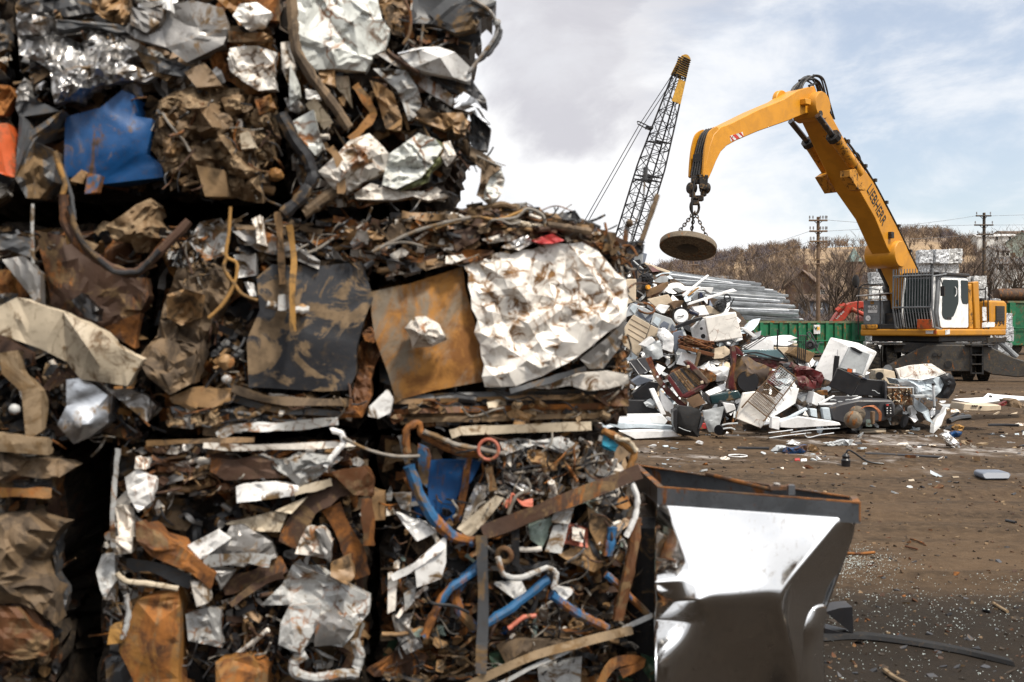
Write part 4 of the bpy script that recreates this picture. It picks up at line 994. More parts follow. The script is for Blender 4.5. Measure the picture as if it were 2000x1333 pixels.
def rail(name, a, b, h, flange, m):
    """open channel: upright web with a flange on top pointing inward"""
    a, b = Vector(a), Vector(b); t = (b-a).normalized(); inn = Vector((-t.y, t.x, 0)).normalized()*flange[0]
    mb = MB(); mb.prism([a, b, b-Vector((0,0,h[1])), a-Vector((0,0,h[0]))], inn.normalized()*.004, m)
    z = Vector((0,0,.004)); mb.prism([a, b, b+inn, a+inn], z, M['rim_rust'])
    mb.prism([a-Vector((0,0,h[0])), b-Vector((0,0,h[1])), b+inn*.7-Vector((0,0,h[1])), a+inn*.7-Vector((0,0,h[0]))], -z, M['frame_steel'])
    mb.build(name, None, CB)
A_, B_, C_, D_ = P(1284,953,3.18), P(1681,984,2.93), P(1236,908,3.72), P(1660,972,3.06)
rail('front_rail', A_, B_, (.053,.055), (.012,), M['frame_steel'])
rail('back_rail', C_, D_, (.10,.06), (-.012,), M['frame_steel'])
rail('end_rail', B_, D_+Vector((.02,0,0)), (.055,.05), (.02,), M['rim_rust'])
rail('side_rail', C_, A_, (.08,.053), (.02,), M['frame_steel'])
mb = MB(); mb.tube([P(1380,926,3.45), P(1440,941,3.3), P(1506,957,3.12)], .007, M['rim_rust'], 8); mb.build('brace_rod', None, CB)
mb = MB(); mb.box(P(1525,953,3.12), (.07,.02,.012), M['rim_rust']); mb.box(P(1545,957,3.09), (.02,.02,.03), M['frame_steel']); mb.build('latch', None, CB)
mb = MB(); mb.torus(P(1517,947,3.12)+Vector((0,0,.0)), (.2,.3,1), .008, .0045, M['light_grey'], 14, 6); mb.build('ring', None, CB)
# glossy black bin wedged between the cabinet and the bale
bb = MB()
for i in range(4): pass
bb.disc_profile(P(1268,1165,3.38), (0,0,1), [(.0,-.46),(.085,-.46),(.092,-.2),(.088,.05),(.094,.18),(.10,.22),(.10,.25),(.0,.25)], M['black'], 28)
tag(bb.build('black_bin', sharp=25, origin=None), 'glossy black ribbed bin wedged between the bale and the stainless cabinet', 'bin')
# ================================================================== material handler
ML_O = Vector((13.6, 32.5, 0)); TH = R(40)
FW = Vector((-math.cos(TH), -math.sin(TH), 0)); LF = Vector((math.sin(TH), -math.cos(TH), 0)); UP = Vector((0, 0, 1))
def U(x, y, z): return ML_O + FW*x + LF*y + UP*z
def on_plane(px, py, y):
    """ray through a photo pixel met with the vertical machine plane at lateral offset y -> (forward, z)"""
    k = (px-CX)/FPX; b = ML_O + LF*y
    r = (k*b.y - b.x)/(FW.x - k*FW.y)
    Y = b.y + FW.y*r
    return r, EYE-(py-HY)/FPX*Y
defm('mach_yellow', (.52,.225,.012), .42, dirt=.0, rust=-.3, soft=.12, dirtc=(.30,.13,.02), speck=.12, scale=.5, bump=.08, var=.12, spec=.45)
defm('mach_yellow_dirty', (.52,.23,.02), .5, dirt=.22, rust=-.2, dirtc=(.10,.055,.02), speck=0, scale=.6, bump=.15)
defm('mach_white', (.80,.81,.80), .35, dirt=-.25, scale=.8, bump=.08, speck=0)
defm('mach_grey', (.17,.18,.19), .5, dirt=.0, bump=.15, speck=0)
defm('mach_black', (.018,.018,.019), .5, dirt=.22, dirtc=(.08,.06,.04), speck=0, bump=.2)
defm('under_grey', (.040,.037,.034), .65, dirt=.32, dirtc=(.085,.068,.048), bump=.35, rust=.06)
defm('tyre', (.028,.027,.026), .85, dirt=.42, dirtc=(.10,.08,.055), bump=.5)
defm('rod_steel', (.12,.12,.13), .25, metal=1, dirt=.1, bump=.05, speck=0)
defm('letter_black', (.02,.02,.02), .5, bump=0, speck=0)
defm('lamp_orange', (.55,.09,.01), .5, dirt=.25, speck=0)
defm('sign_white', (.72,.72,.72), .4, dirt=.12, bump=0, speck=0)
defm('sign_red', (.42,.03,.02), .4, bump=0, speck=0)
def glass():
    m, nt, b = NT('cab_glass'); b.inputs['Base Color'].default_value = (.012,.02,.02,1); b.inputs['Roughness'].default_value = .06
    b.inputs['Specular IOR Level'].default_value = .12
    return m
M['glass'] = glass()

EX = empty('material_handler', ML_O, 'yellow wheeled material handler with a long boom, white cab door and barred cab front', 'excavator')
def side_prism(name, pix, y, wdt, m, bevel=.02, wd2=None, **k):
    """outline traced on the machine's left face at lateral y, given its real width toward the right"""
    front = []; offs = []
    for i, q in enumerate(pix):
        r, z = on_plane(q[0], q[1], y); front.append(U(r, y, z)); offs.append(-LF*(q[2] if len(q) > 2 else wdt))
    mb = MB(); mb.prism(front, offs, M[m]); return mb.build(name, None, EX, bevel=bevel, **k)
BY = .02                                           # left face of the boom
boom_pix = [(1596,190,.5),(1612,204,.5),(1656,285,.6),(1706,356,.7),(1752,444,.68),(1796,535,.58),(1800,600,.55),(1772,604,.55),(1768,560,.55),(1750,515,.6),(1732,483,.62),(1709,426,.66),(1677,370,.76),(1668,345,.82),(1625,262,.75),(1598,226,.6)]
boom = side_prism('boom', boom_pix, BY, .75, 'mach_yellow')
# lettering on the boom's left face
def plane_text(name, body, px0, px1, y, size_px, m, parent, bold=.012, lift=.012):
    """text running between two photo pixels on the machine plane y"""
    a = U(on_plane(*px0, y)[0], y, on_plane(*px0, y)[1]); b = U(on_plane(*px1, y)[0], y, on_plane(*px1, y)[1])
    d = (b-a); L_ = d.length
    o = text_mesh(name, body, (a+b)/2+LF*lift, d, UP.cross(LF) if False else LF.cross(d), 1., m, parent, bold=0, thick=.003)
    # scale to length
    xs = [v.co.dot(d.normalized()) for v in o.data.vertices]; s = L_/max(max(xs)-min(xs), .01)
    dn = d.normalized(); hn = LF.cross(dn).normalized()
    hs = [v.co.dot(hn) for v in o.data.vertices]; sh = size_px/(max(hs)-min(hs))
    for v in o.data.vertices:
        c = v.co; c1 = c.dot(dn); c2 = c.dot(hn); c3 = c.dot(LF); v.co = dn*c1*s + hn*c2*sh + LF*c3
    return o
t_ = plane_text('boom_lettering', 'LIEBHERR', (1697,366), (1727,436), BY, .36, M['letter_black'], EX)
# ribs, plates and bosses on the boom
for q0, q1 in (((1676,372),(1640,377)), ((1741,503),(1716,508))):
    pass
for (cx_, cy_, rad) in ((1752,497,.42), (1600,207,.40)):
    mb = MB(); r, z = on_plane(cx_, cy_, BY)
    mb.disc_profile(U(r, BY-.9 if cy_ > 400 else BY-.70, z), LF, [(rad*.9,0),(rad,.03),(rad,(1.0 if cy_ > 400 else .78)),(rad*.92,(1.05 if cy_ > 400 else .83))], M['mach_yellow'], 32)
    mb.build('pin_boss', None, EX, sharp=40)
mb = MB(); r, z = on_plane(1754,506,BY); mb.cyl(U(r, BY-.95, z), U(r, BY+.13, z), .07, M['mach_black'], 14)
r, z = on_plane(1594,224,BY); mb.cyl(U(r, BY-.7, z), U(r, BY+.16, z), .09, M['mach_black'], 14); mb.build('pin', None, EX)
# hose tray along the back of the boom
mb = MB()
for j in range(3):
    pts = []
    for q in ((1652,276),(1672,302),(1704,352),(1728,396),(1754,446),(1778,496),(1799,540)):
        r, z = on_plane(*q, BY); pts.append(U(r, BY-.05-.10*j, z+.09))
    mb.tube(spline(pts, 5), .035, M['mach_black'], 7)
for q in ((1656,283),(1690,331),(1709,359),(1731,402),(1755,448),(1778,497)):
    r, z = on_plane(*q, BY); mb.box(U(r, BY-.15, z+.10), (.10,.40,.10), M['mach_black'], Matrix((FW, LF, UP)).transposed())
mb.build('boom_hoses', None, EX)
mb = MB()
for j in range(4):
    pts = [U(on_plane(*q, BY)[0], BY-.1-.09*j, on_plane(*q, BY)[1]+.05*(j % 2)) for q in ((1626,262),(1655,303),(1668,302),(1677,298),(1684,304),(1688,318),(1696,338))]
    mb.tube(spline(pts, 5), .030, M['mach_black'], 7)
mb.build('valve_hoses', None, EX)
# lamp box on the boom side
r, z = on_plane(1737,460,BY); mb = MB(); mb.box(U(r, BY+.06, z), (.16,.12,.2), M['mach_black'], Matrix((FW, LF, UP)).transposed()); wl = mb.build('work_lamp', None, EX, bevel=.01)
# ---- stick
SW = .5; SY = -.10
stick_pix = [(1590,168,.62),(1576,171,.62),(1560,176,.6),(1531,194,.55),(1480,215,.5),(1426,242,.5),(1408,248,.5),(1394,263,.5),(1386,287,.5),(1380,315,.46),(1374,345,.4),(1384,350,.4),(1391,335,.46),(1399,315,.5),(1408,297,.5),(1420,285,.5),(1438,275,.5),(1480,257,.5),(1540,236,.55),(1573,222,.62),(1600,222,.62),(1604,200,.62)]
stick = side_prism('stick', stick_pix, SY, SW, 'mach_yellow')
mb = MB()   # raised back plate at the elbow and the open, hose-filled tip
r, z = on_plane(1530,190,SY-.45); mb.disc_profile(U(r, SY-.62, z-.12), LF, [(.30,0),(.32,.02),(.32,.14),(.30,.16)], M['mach_yellow'], 24); mb.build('elbow_plate', None, EX)
mb = MB()
tipq = ((1404,252),(1393,264),(1386,287),(1380,315),(1375,343))
def tipline(y, off):
    return spline([U(on_plane(*q, SY)[0], y, on_plane(*q, SY)[1]) + (FW*.85+UP*.5)*off for q in tipq], 5)
for j in range(4): mb.tube(tipline(SY-.13-.08*j, .05), .032, M['mach_black'], 7)
c_ = tipline(SY-.25, .06)[14]; mb.box(c_, (.10,.26,.20), M['mach_black'], Matrix((FW, LF, UP)).transposed())
mb.build('stick_hoses', None, EX)
mb = MB()
for y in (SY-.03, SY-SW+.03):
    l0, l1 = tipline(y+.025, -.03), tipline(y+.025, .16)
    n_ = len(l0); vs = []
    for k in range(n_):
        sc = .35+.65*math.sin(math.pi*min(1, .12+k/n_*.95)); e = l0[k].lerp(l1[k], sc); vs += [l0[k], e, e-LF*.05, l0[k]-LF*.05]
    fs = [(k*4+q, k*4+(q+1) % 4, k*4+4+(q+1) % 4, k*4+4+q) for k in range(n_-1) for q in range(4)]
    mb.add(vs, fs, M['mach_yellow'], False)
mb.build('stick_side_plate', None, EX)
# hazard marker
mk = [(1425,266),(1450,258),(1452,267),(1427,277)]
def plane_poly(name, pix, y, m, th=.006, parent=EX, **k):
    mb = MB(); mb.prism([U(on_plane(*q, y)[0], y+th, on_plane(*q, y)[1]) for q in pix], -LF*(th-.001), M[m]); return mb.build(name, None, parent, **k)
hm = plane_poly('hazard_marker', mk, SY, 'sign_white')
lerp = lambda a, b, t: (a[0]+(b[0]-a[0])*t, a[1]+(b[1]-a[1])*t)
mb = MB()
for t0, t1 in ((.0,.16),(.34,.60),(.80,1.0)):
    q = [lerp(mk[0], mk[1], max(t0-.12,0)), lerp(mk[0], mk[1], max(t1-.14,.04)), lerp(mk[3], mk[2], min(t1+.1,1)), lerp(mk[3], mk[2], min(t0+.12,.96))]
    mb.prism([U(on_plane(*p, SY)[0], SY+.010, on_plane(*p, SY)[1]) for p in q], -LF*.003, M['sign_red'])
mb.build('hazard_stripe', None, hm)
# small step on the stick at the elbow
r, z = on_plane(1568,201,SY); mb = MB(); mb.box(U(r, SY+.09, z), (.26,.18,.16), M['mach_yellow'], Matrix((FW, LF, UP)).transposed()); mb.build('stick_bracket', None, EX, bevel=.015)
# elbow hose cluster
mb = MB(); g = random.Random(5)
for j in range(7):
    pts = [U(on_plane(*q, SY-.3)[0], SY-.1-.06*j, on_plane(*q, SY-.3)[1]+g.uniform(-.06,.06)) for q in ((1552,182),(1560,165),(1578,153),(1594,158),(1602,176),(1608,205),(1618,232))]
    mb.tube(spline(pts, 6), .026, M['mach_black'], 7)
for q0, q1 in (((1561,158),(1590,148)), ((1580,168),(1610,159)), ((1604,197),(1616,196)), ((1613,212),(1624,214))):
    a = on_plane(*q0, SY); b = on_plane(*q1, SY); mb.tube([U(a[0], SY, a[1]), U(b[0], SY-.25, b[1])], .035, M['mach_black'], 6, square=True)
pts = [U(on_plane(*q, SY)[0], SY+.05, on_plane(*q, SY)[1]) for q in ((1585,147),(1600,151),(1606,172),(1613,200),(1620,222))]
mb.tube(spline(pts, 6), .014, M['mach_black'], 6)
mb.build('elbow_hoses', None, EX)
# ---- stick cylinders, one each side of the boom
def cylinder(name, pr, pj, pb, y, rr=.085, rb=.16):
    a, j, b = [U(on_plane(*q, y)[0], y, on_plane(*q, y)[1]) for q in (pr, pj, pb)]
    mb = MB(); d = (b-j).normalized()
    mb.tube([j-d*.02, j+d*.10, j+d*.16, b], rb, M['mach_yellow_dirty'], 16, [rb*1.15, rb*1.15, rb, rb])
    c = mb.build(name, None, EX, sharp=40)
    mb = MB(); mb.cyl(a, j+d*.1, rr, M['rod_steel'], 14); mb.build('piston_rod', None, c)
    mb = MB(); mb.tube([j-d*.10, j+d*.06], rb*1.3, M['mach_black'], 10); mb.build('gland', None, c)
    return c
cylinder('stick_cylinder', (1597,226), (1629,269), (1678,339), BY+.20)
cylinder('stick_cylinder', (1544,237), (1580,280), (1618,340), BY-1.05)
# cylinder brackets
side_prism('cylinder_bracket', [(1660,332),(1672,330),(1692,372),(1690,372),(1676,370),(1660,345)], BY+.30, .32, 'mach_yellow_dirty', .01)
side_prism('cylinder_bracket', [(1608,345),(1622,335),(1636,376),(1627,377)], BY-.85, .3, 'mach_yellow_dirty', .01)
mb = MB(); pts = [U(on_plane(*q, BY-1.0)[0], BY-1.0, on_plane(*q, BY-1.0)[1]) for q in ((1584,283),(1596,290),(1612,304))]; mb.tube(spline(pts), .03, M['mach_black'], 6); mb.build('hose', None, EX)
# ---- boom cylinder (right-hand one seen beside the boom)
a, j, b = [U(on_plane(*q, -.80)[0], -.80, on_plane(*q, -.80)[1]) for q in ((1712,510), (1736,562), (1757,628))]
mb = MB(); mb.tube([j, b], .16, M['mach_yellow_dirty'], 16); c = mb.build('boom_cylinder', None, EX)
mb = MB(); mb.cyl(a, j, .085, M['mach_black'], 14); mb.build('piston_rod', None, c)
mb = MB(); d = (b-j).normalized(); mb.tube([j-d*.05, j+d*.16], .21, M['mach_black'], 12); mb.build('gland', None, c)
RM = Matrix((FW, LF, UP)).transposed()
def ub(mb, x0, x1, y0, y1, z0, z1, m): mb.box(U((x0+x1)/2, (y0+y1)/2, (z0+z1)/2), (x1-x0, y1-y0, z1-z0), M[m], RM)
# ---- upper carriage
mb = MB(); ub(mb, -2.75, 1.95, -1.3, 1.28, 1.38, 1.60, 'mach_yellow'); mb.build('deck', None, EX, bevel=.05)
mb = MB(); ub(mb, -2.0, 1.5, -1.15, 1.1, 1.20, 1.38, 'mach_black'); mb.build('deck_underside', None, EX, bevel=.02)
mb = MB(); mb.prism([U(*q) for q in ((-2.86,1.26,1.55),(-2.86,1.26,2.46),(-2.70,1.26,2.54),(-1.62,1.26,2.54),(-1.55,1.26,1.55))], -LF*2.5, M['mach_yellow']); hood = mb.build('engine_hood', None, EX, bevel=.07, segs=3)
mb = MB(); ub(mb, -2.62, -1.98, 1.24, 1.285, 1.86, 2.36, 'mach_black')
for i in range(9): ub(mb, -2.60, -2.0, 1.285, 1.297, 1.88+i*.053, 1.905+i*.053, 'under_grey')
mb.build('side_grille', None, hood)
plane_text('hood_number', '934', (1942.5,633.5), (1961.5,632), 1.265, .20, M['letter_black'], hood, lift=.012)
plane_poly('sticker', [(1918,600),(1926,600),(1927,627),(1919,627)], 1.262, 'sign_white', parent=hood)
plane_poly('sticker', [(1918,631),(1926,629),(1943,630),(1942,639),(1918,640)], 1.262, 'sign_white', parent=hood)
mb = MB(); ub(mb, -1.95, -1.62, -.9, 1.0, 2.50, 2.62, 'mach_black'); ub(mb, -1.3, -1.05, .1, .5, 2.2, 2.75, 'mach_black'); mb.build('exhaust_housing', None, hood, bevel=.02)
mb = MB()
for a in ([(-1.2,1.24,1.5),(-1.2,1.24,2.55),(-1.5,1.24,2.6),(-1.55,1.24,1.5)],[(-1.4,1.2,2.55),(-1.4,1.2,2.95),(-1.55,1.2,3.02),(-1.7,1.2,2.9),(-1.7,1.2,2.5)],[(-1.4,.4,2.55),(-1.4,.4,2.95),(-1.7,.4,2.9),(-1.7,.4,2.5)],[(-1.4,1.2,2.9),(-1.4,.4,2.9)]):
    mb.tube([U(*q) for q in a], .022, M['mach_black'], 6)
mb.build('hand_rail', None, EX)
# cab lift arms (yellow columns behind the door)
mb = MB(); mb.prism([U(*q) for q in ((-.62,1.24,1.6),(-.50,1.24,3.10),(-.86,1.24,3.14),(-.98,1.24,1.6))], -LF*.22, M['mach_yellow']); mb.build('cab_column', None, EX, bevel=.03)
mb = MB(); mb.prism([U(*q) for q in ((-.30,1.20,1.6),(-.28,1.20,3.0),(-.46,1.20,3.06),(-.58,1.20,1.6))], -LF*.2, M['mach_yellow_dirty']); mb.build('cab_column', None, EX, bevel=.03)
# ---- cab
mb = MB(); mb.prism([U(*q) for q in ((1.66,1.18,1.62),(1.84,1.18,2.1),(1.66,1.18,3.18),(1.55,1.18,3.26),(-.22,1.18,3.26),(-.25,1.18,1.62))], -LF*1.13, M['mach_grey']); cab = mb.build('cab', None, EX, bevel=.03)
mb = MB(); ub(mb, -.30, 1.70, .02, 1.22, 3.26, 3.36, 'mach_black'); mb.build('cab_roof', None, cab, bevel=.03)
def cabside(name, pts, m, y=1.185, th=.03, parent=cab, bevel=.01, **k):
    mb = MB(); mb.prism([U(x, y+th, z) for x, z in pts], -LF*th, M[m]); return mb.build(name, None, parent, bevel=bevel, **k)
def rpoly(pts, n=5, r=.12):
    """rounded polygon"""
    out = []; N = len(pts)
    for i in range(N):
        p = Vector(pts[i]); a = Vector(pts[i-1]); b = Vector(pts[(i+1) % N])
        d1 = (a-p); d2 = (b-p); rr = min(r, d1.length*.45, d2.length*.45)
        s, e = p+d1.normalized()*rr, p+d2.normalized()*rr
        for k in range(n+1):
            t = k/n; out.append(tuple(s*(1-t)**2+p*2*t*(1-t)+e*t*t))
    return out
door = cabside('cab_door', rpoly([(1.60,1.64),(1.72,2.10),(1.56,3.18),(-.18,3.20),(-.20,1.64)], r=.10), 'mach_white')
cabside('door_window', rpoly([(1.50,3.12),(.50,3.14),(.48,2.42),(.80,2.00),(1.30,1.88),(1.54,2.00)], r=.10), 'glass', 1.218, .012, door, .004)
cabside('door_window', rpoly([(.32,3.14),(-.15,3.14),(-.16,2.40),(.20,2.40),(.30,2.56)], r=.06), 'glass', 1.218, .012, door, .004)
mb = MB(); ub(mb, .95, 1.22, 1.215, 1.235, 1.90, 1.97, 'mach_black'); mb.tube([U(.74,1.24,2.62),(U(.70,1.27,2.7)),U(.70,1.27,2.85),U(.74,1.24,2.92)], .014, M['mach_white'], 6); mb.build('door_handle', None, door)
mb = MB(); mb.prism([U(*q) for q in ((1.76,1.10,1.80),(1.875,1.10,2.1),(1.70,1.10,3.18)) ], -LF*.02, M['mach_white'])
mb.build('door_pillar', None, cab)
mb = MB(); mb.prism([U(1.88,1.05,2.12),U(1.72,1.05,3.16),U(1.72,.16,3.16),U(1.88,.16,2.12)], FW*.02, M['glass']); mb.prism([U(1.70,1.05,1.66),U(1.88,1.05,2.10),U(1.88,.16,2.10),U(1.70,.16,1.66)], FW*.02, M['glass']); mb.build('windscreen', None, cab)
mb = MB()
for yy in (.13, 1.08): mb.tube([U(1.80,yy,1.66),U(1.93,yy,2.1),U(1.75,yy,3.2)], .035, M['mach_white'], 6)
mb.build('windscreen_frame', None, cab)
# guard bars in front of the windscreen
mb = MB(); n = 15
for i in range(n):
    y = -.02 + 1.26*i/(n-1)
    mb.tube([U(2.16,y,3.46), U(2.20,y,2.25), U(2.02,y,1.62)], .016 if 0 < i < n-1 else .03, M['mach_grey'], 6)
for z, x in ((3.24,2.175),(2.27,2.2)): mb.tube([U(x,-.04,z), U(x,1.26,z)], .028, M['mach_grey'], 6)
for yy in (-.02,1.24): mb.tube([U(2.18,yy,3.2), U(1.3,yy,3.3)], .025, M['mach_grey'], 6); mb.tube([U(2.05,yy,1.66), U(1.6,yy,1.58)], .03, M['mach_grey'], 6)
mb.build('cab_guard', None, EX)
mb = MB(); ub(mb, 2.02, 2.12, .72, 1.16, 1.60, 1.90, 'lamp_orange'); mb.build('orange_lunch_box', None, EX, bevel=.02)
mb = MB(); ub(mb, 1.93, 1.98, .93, 1.16, 1.46, 1.56, 'sign_white'); ub(mb, 1.93, 1.985, 1.18, 1.26, 1.46, 1.56, 'lamp_orange'); mb.build('marker_lamp', None, EX)
plane_poly('sticker', [(1846,645),(1855,644),(1855,653),(1846,654)], 1.285, 'sign_white')
mb = MB(); mb.tube([U(1.75,1.25,3.12),U(1.95,1.4,3.1),U(1.9,1.42,2.9)], .014, M['mach_black'], 6); ub(mb, 1.86,1.92,1.36,1.48,2.6,2.9,'mach_black'); mb.build('mirror', None, EX)
# ---- right side: grey switch box, canopy plate, rails, mirror
mb = MB(); ub(mb, .75, 1.75, -1.30, -.62, 1.75, 2.52, 'mach_grey'); eb = mb.build('switch_cabinet', None, EX, bevel=.02)
mb = MB(); ub(mb, 1.755, 1.765, -1.13, -.80, 2.12, 2.36, 'sign_white'); sg = mb.build('sign', None, eb)
text_mesh('sign_lettering', 'RECO', U(1.772,-.965,2.25), LF, UP, .125, M['letter_black'], sg, thick=.002)
mb = MB(); ub(mb, 1.755, 1.765, -1.04, -.92, 2.40, 2.50, 'yellow_rope'); mb.disc_profile(U(1.76,-1.12,1.95), FW, [(.09,0),(.09,.012),(.05,.012)], M['sign_white'], 18); mb.build('sticker', None, eb)
mb = MB(); mb.prism([U(2.0,-1.4,2.66),U(2.0,-.45,2.72),U(.2,-.45,2.78),U(.2,-1.4,2.72)], UP*.03, M['sign_white']); mb.build('canopy_plate', None, EX)
mb = MB()
for q in ([(1.9,-1.38,1.4),(1.95,-1.38,2.4),(1.85,-1.38,2.95),(1.7,-1.3,3.05),(1.5,-.7,3.05),(1.45,-.6,2.7)],[(1.9,-.62,1.5),(1.9,-.62,2.7)],[(.6,-1.38,1.5),(.6,-1.38,2.9),(1.8,-1.38,2.95)]):
    mb.tube([U(*p) for p in q], .022, M['mach_black'], 6)
mb.build('hand_rail', None, EX)
mb = MB(); mb.disc_profile(U(1.9,-1.5,3.15), LF, [(.02,-.05),(.20,0),(.22,.03),(.02,.06)], M['mach_black'], 18); mb.tube([U(1.9,-1.5,3.1),U(1.9,-1.4,2.9)], .02, M['mach_black'], 6); mb.build('mirror', None, EX)
mb = MB(); ub(mb, .6, 1.9, -1.3, .1, 1.60, 1.76, 'mach_black'); ub(mb, 1.9, 1.97, -1.25, -.7, 1.60, 1.74, 'mach_yellow_dirty'); ub(mb, .3,1.6,-.9,-.1,1.7,2.1,'mach_black'); mb.build('front_tank', None, EX, bevel=.02)
mb = MB()
g = random.Random(3)
for j in range(8):
    pts = [U(1.0+g.uniform(-.2,.2),-.2+g.uniform(-.2,.2),1.75), U(1.35+g.uniform(-.2,.3),-.35+g.uniform(-.3,.2),2.2+g.uniform(-.2,.3)), U(.5,-.6+g.uniform(-.2,.2),2.3+g.uniform(-.2,.2))]
    mb.tube(spline(pts, 6), .03, M['mach_black'], 6)
mb.build('foot_hoses', None, EX)
mb = MB(); ub(mb, -.1, .9, -.90, .04, 1.6, 2.3, 'mach_yellow_dirty'); mb.build('boom_foot', None, EX, bevel=.03)
# ---- slewing ring and undercarriage
mb = MB(); mb.disc_profile(ML_O, UP, [(.78,.98),(.80,1.0),(.80,1.2),(.78,1.22)], M['mach_black'], 36); mb.build('slewing_ring', None, EX)
AX = Vector((.30,.954,0)); BX = Vector((.954,-.30,0))
def C_(a, b, z): return ML_O + AX*a + BX*b + UP*z
CM = Matrix((AX, BX, UP)).transposed()
def cb(mb, a0, a1, b0, b1, z0, z1, m): mb.box(C_((a0+a1)/2, (b0+b1)/2, (z0+z1)/2), (a1-a0, b1-b0, z1-z0), M[m], CM)
mb = MB(); cb(mb, -1.8, 2.2, -.55, .55, .55, 1.0, 'under_grey'); cb(mb, -1.1, 1.1, -.75, .75, .75, 1.02, 'mach_black'); mb.build('chassis', None, EX, bevel=.04)
mb = MB(); mb.prism([C_(-1.95, b, z) for b, z in ((-1.30,.42),(-1.25,.56),(-.50,.98),(-.2,1.12),(1.0,1.12),(1.05,.95),(1.05,.30),(-.5,.30),(-.95,.34))], AX*.45, M['under_grey']); st = mb.build('stabiliser_beam', None, EX, bevel=.03)
mb = MB()
for b, z in ((.0,.82),(.14,.82)): mb.disc_profile(C_(-1.95,b,z), -AX, [(.065,0),(.065,.03),(.03,.03)], M['mach_black'], 16)
mb.disc_profile(C_(-1.95,.38,.52), -AX, [(.11,0),(.11,.025),(.06,.025)], M['mach_black'], 18); mb.build('bolt', None, st)
def out_arm(s, b0):
    mb = MB()
    if s > 0:
        mb.prism([C_(-1.98, b, z) for b, z in ((1.32,1.14),(1.58,1.05),(2.2,.74),(2.75,.56),(2.88,.42),(2.75,.20),(2.3,.15),(1.6,.22),(1.32,.36))], AX*.36, M['under_grey'])
        arm = mb.build('stabiliser_arm', None, EX, bevel=.03)
        mb = MB(); mb.prism([C_(-2.0, b, z) for b, z in ((2.5,.62),(2.92,.62),(3.12,.50),(3.6,.02),(3.62,-.0),(3.2,.0),(2.7,.12),(2.55,.25))], AX*.3, M['under_grey']); mb.build('stabiliser_foot', None, arm, bevel=.02)
        mb = MB(); mb.disc_profile(C_(-2.0,2.95,.36), -AX, [(.12,0),(.12,.06),(.06,.06)], M['mach_grey'], 18); mb.disc_profile(C_(-2.0,2.62,.26), -AX, [(.08,0),(.08,.05),(.04,.05)], M['mach_grey'], 18); mb.build('pin', None, arm)
        mb = MB(); mb.tube([C_(-1.8,1.75,1.3),C_(-1.8,2.3,.75)], .09, M['mach_grey'], 10); cb(mb,-1.9,-1.6,1.5,2.0,1.2,1.34,'under_grey'); mb.build('stabiliser_cylinder', None, arm)
    else:
        mb.prism([C_(-1.98, b, z) for b, z in ((-1.1,.60),(-1.35,.50),(-1.6,.32),(-1.75,.05),(-1.5,.0),(-1.1,.36))], AX*.36, M['under_grey'])
        arm = mb.build('stabiliser_arm', None, EX, bevel=.03)
        mb = MB(); mb.disc_profile(C_(-2.0,-1.36,.36), -AX, [(.13,0),(.13,.06),(.06,.06)], M['mach_grey'], 18); mb.build('pin', None, arm)
out_arm(1, 1.3); out_arm(-1, -1.3)
mb = MB()
for b in (1.02, 1.34): cb(mb, -2.0, -1.93, b-.025, b+.025, .22, 1.25, 'mach_black')
for i in range(4): cb(mb, -2.1, -1.8, 1.02, 1.34, .24+i*.28, .28+i*.28, 'mach_black')
mb.build('ladder', None, EX)
for a_ in (-1.55, 1.7):
    for s in (-1, 1): mb = MB(); cb(mb, a_-.55, a_+.55, s*1.25-.4, s*1.25+.4, 1.10, 1.14, 'mach_black'); mb.build('mudguard', None, EX, bevel=.01)
mb = MB(); cb(mb, -1.1, -.5, -1.45, -.9, .55, 1.09, 'mach_black'); mb.build('tool_box', None, EX, bevel=.02)
mb = MB(); cb(mb, -1.75, -1.2, -1.15, 1.5, .86, 1.18, 'mach_black'); mb.build('platform', None, EX, bevel=.02)
def wheel(a, b):
    c = C_(a, b, .54)
    mb = MB(); prof = [(.30,-.15),(.44,-.16),(.52,-.13),(.54,-.08),(.54,.08),(.52,.13),(.44,.16),(.30,.15)]
    mb.disc_profile(c, BX, prof, M['tyre'], 40, False)
    for k in range(26):
        an = 2*math.pi*k/26; d = AX*math.cos(an)+UP*math.sin(an)
        for s in (-1, 1):
            t_ = AX*(-math.sin(an))+UP*math.cos(an); rm = Matrix((t_, BX, d)).transposed()
            mb.box(c+d*.545+BX*.06*s+t_*.02*s, (.06,.11,.03), M['tyre'], rm)
    w_ = mb.build('wheel', None, EX, sharp=50)
    mb = MB(); mb.disc_profile(c, BX, [(.30,-.13),(.27,-.10),(.20,-.04),(.10,-.03),(.10,.03),(.20,.04),(.27,.10),(.30,.13)], M['under_grey'], 28, False); mb.disc_profile(c, BX, [(.10,-.1),(.10,.1)], M['under_grey'], 14); mb.build('rim', None, w_)
for a_ in (-1.25, 1.55):
    for b_ in (-1.72, -1.22, 1.02, 1.45): wheel(a_, b_)

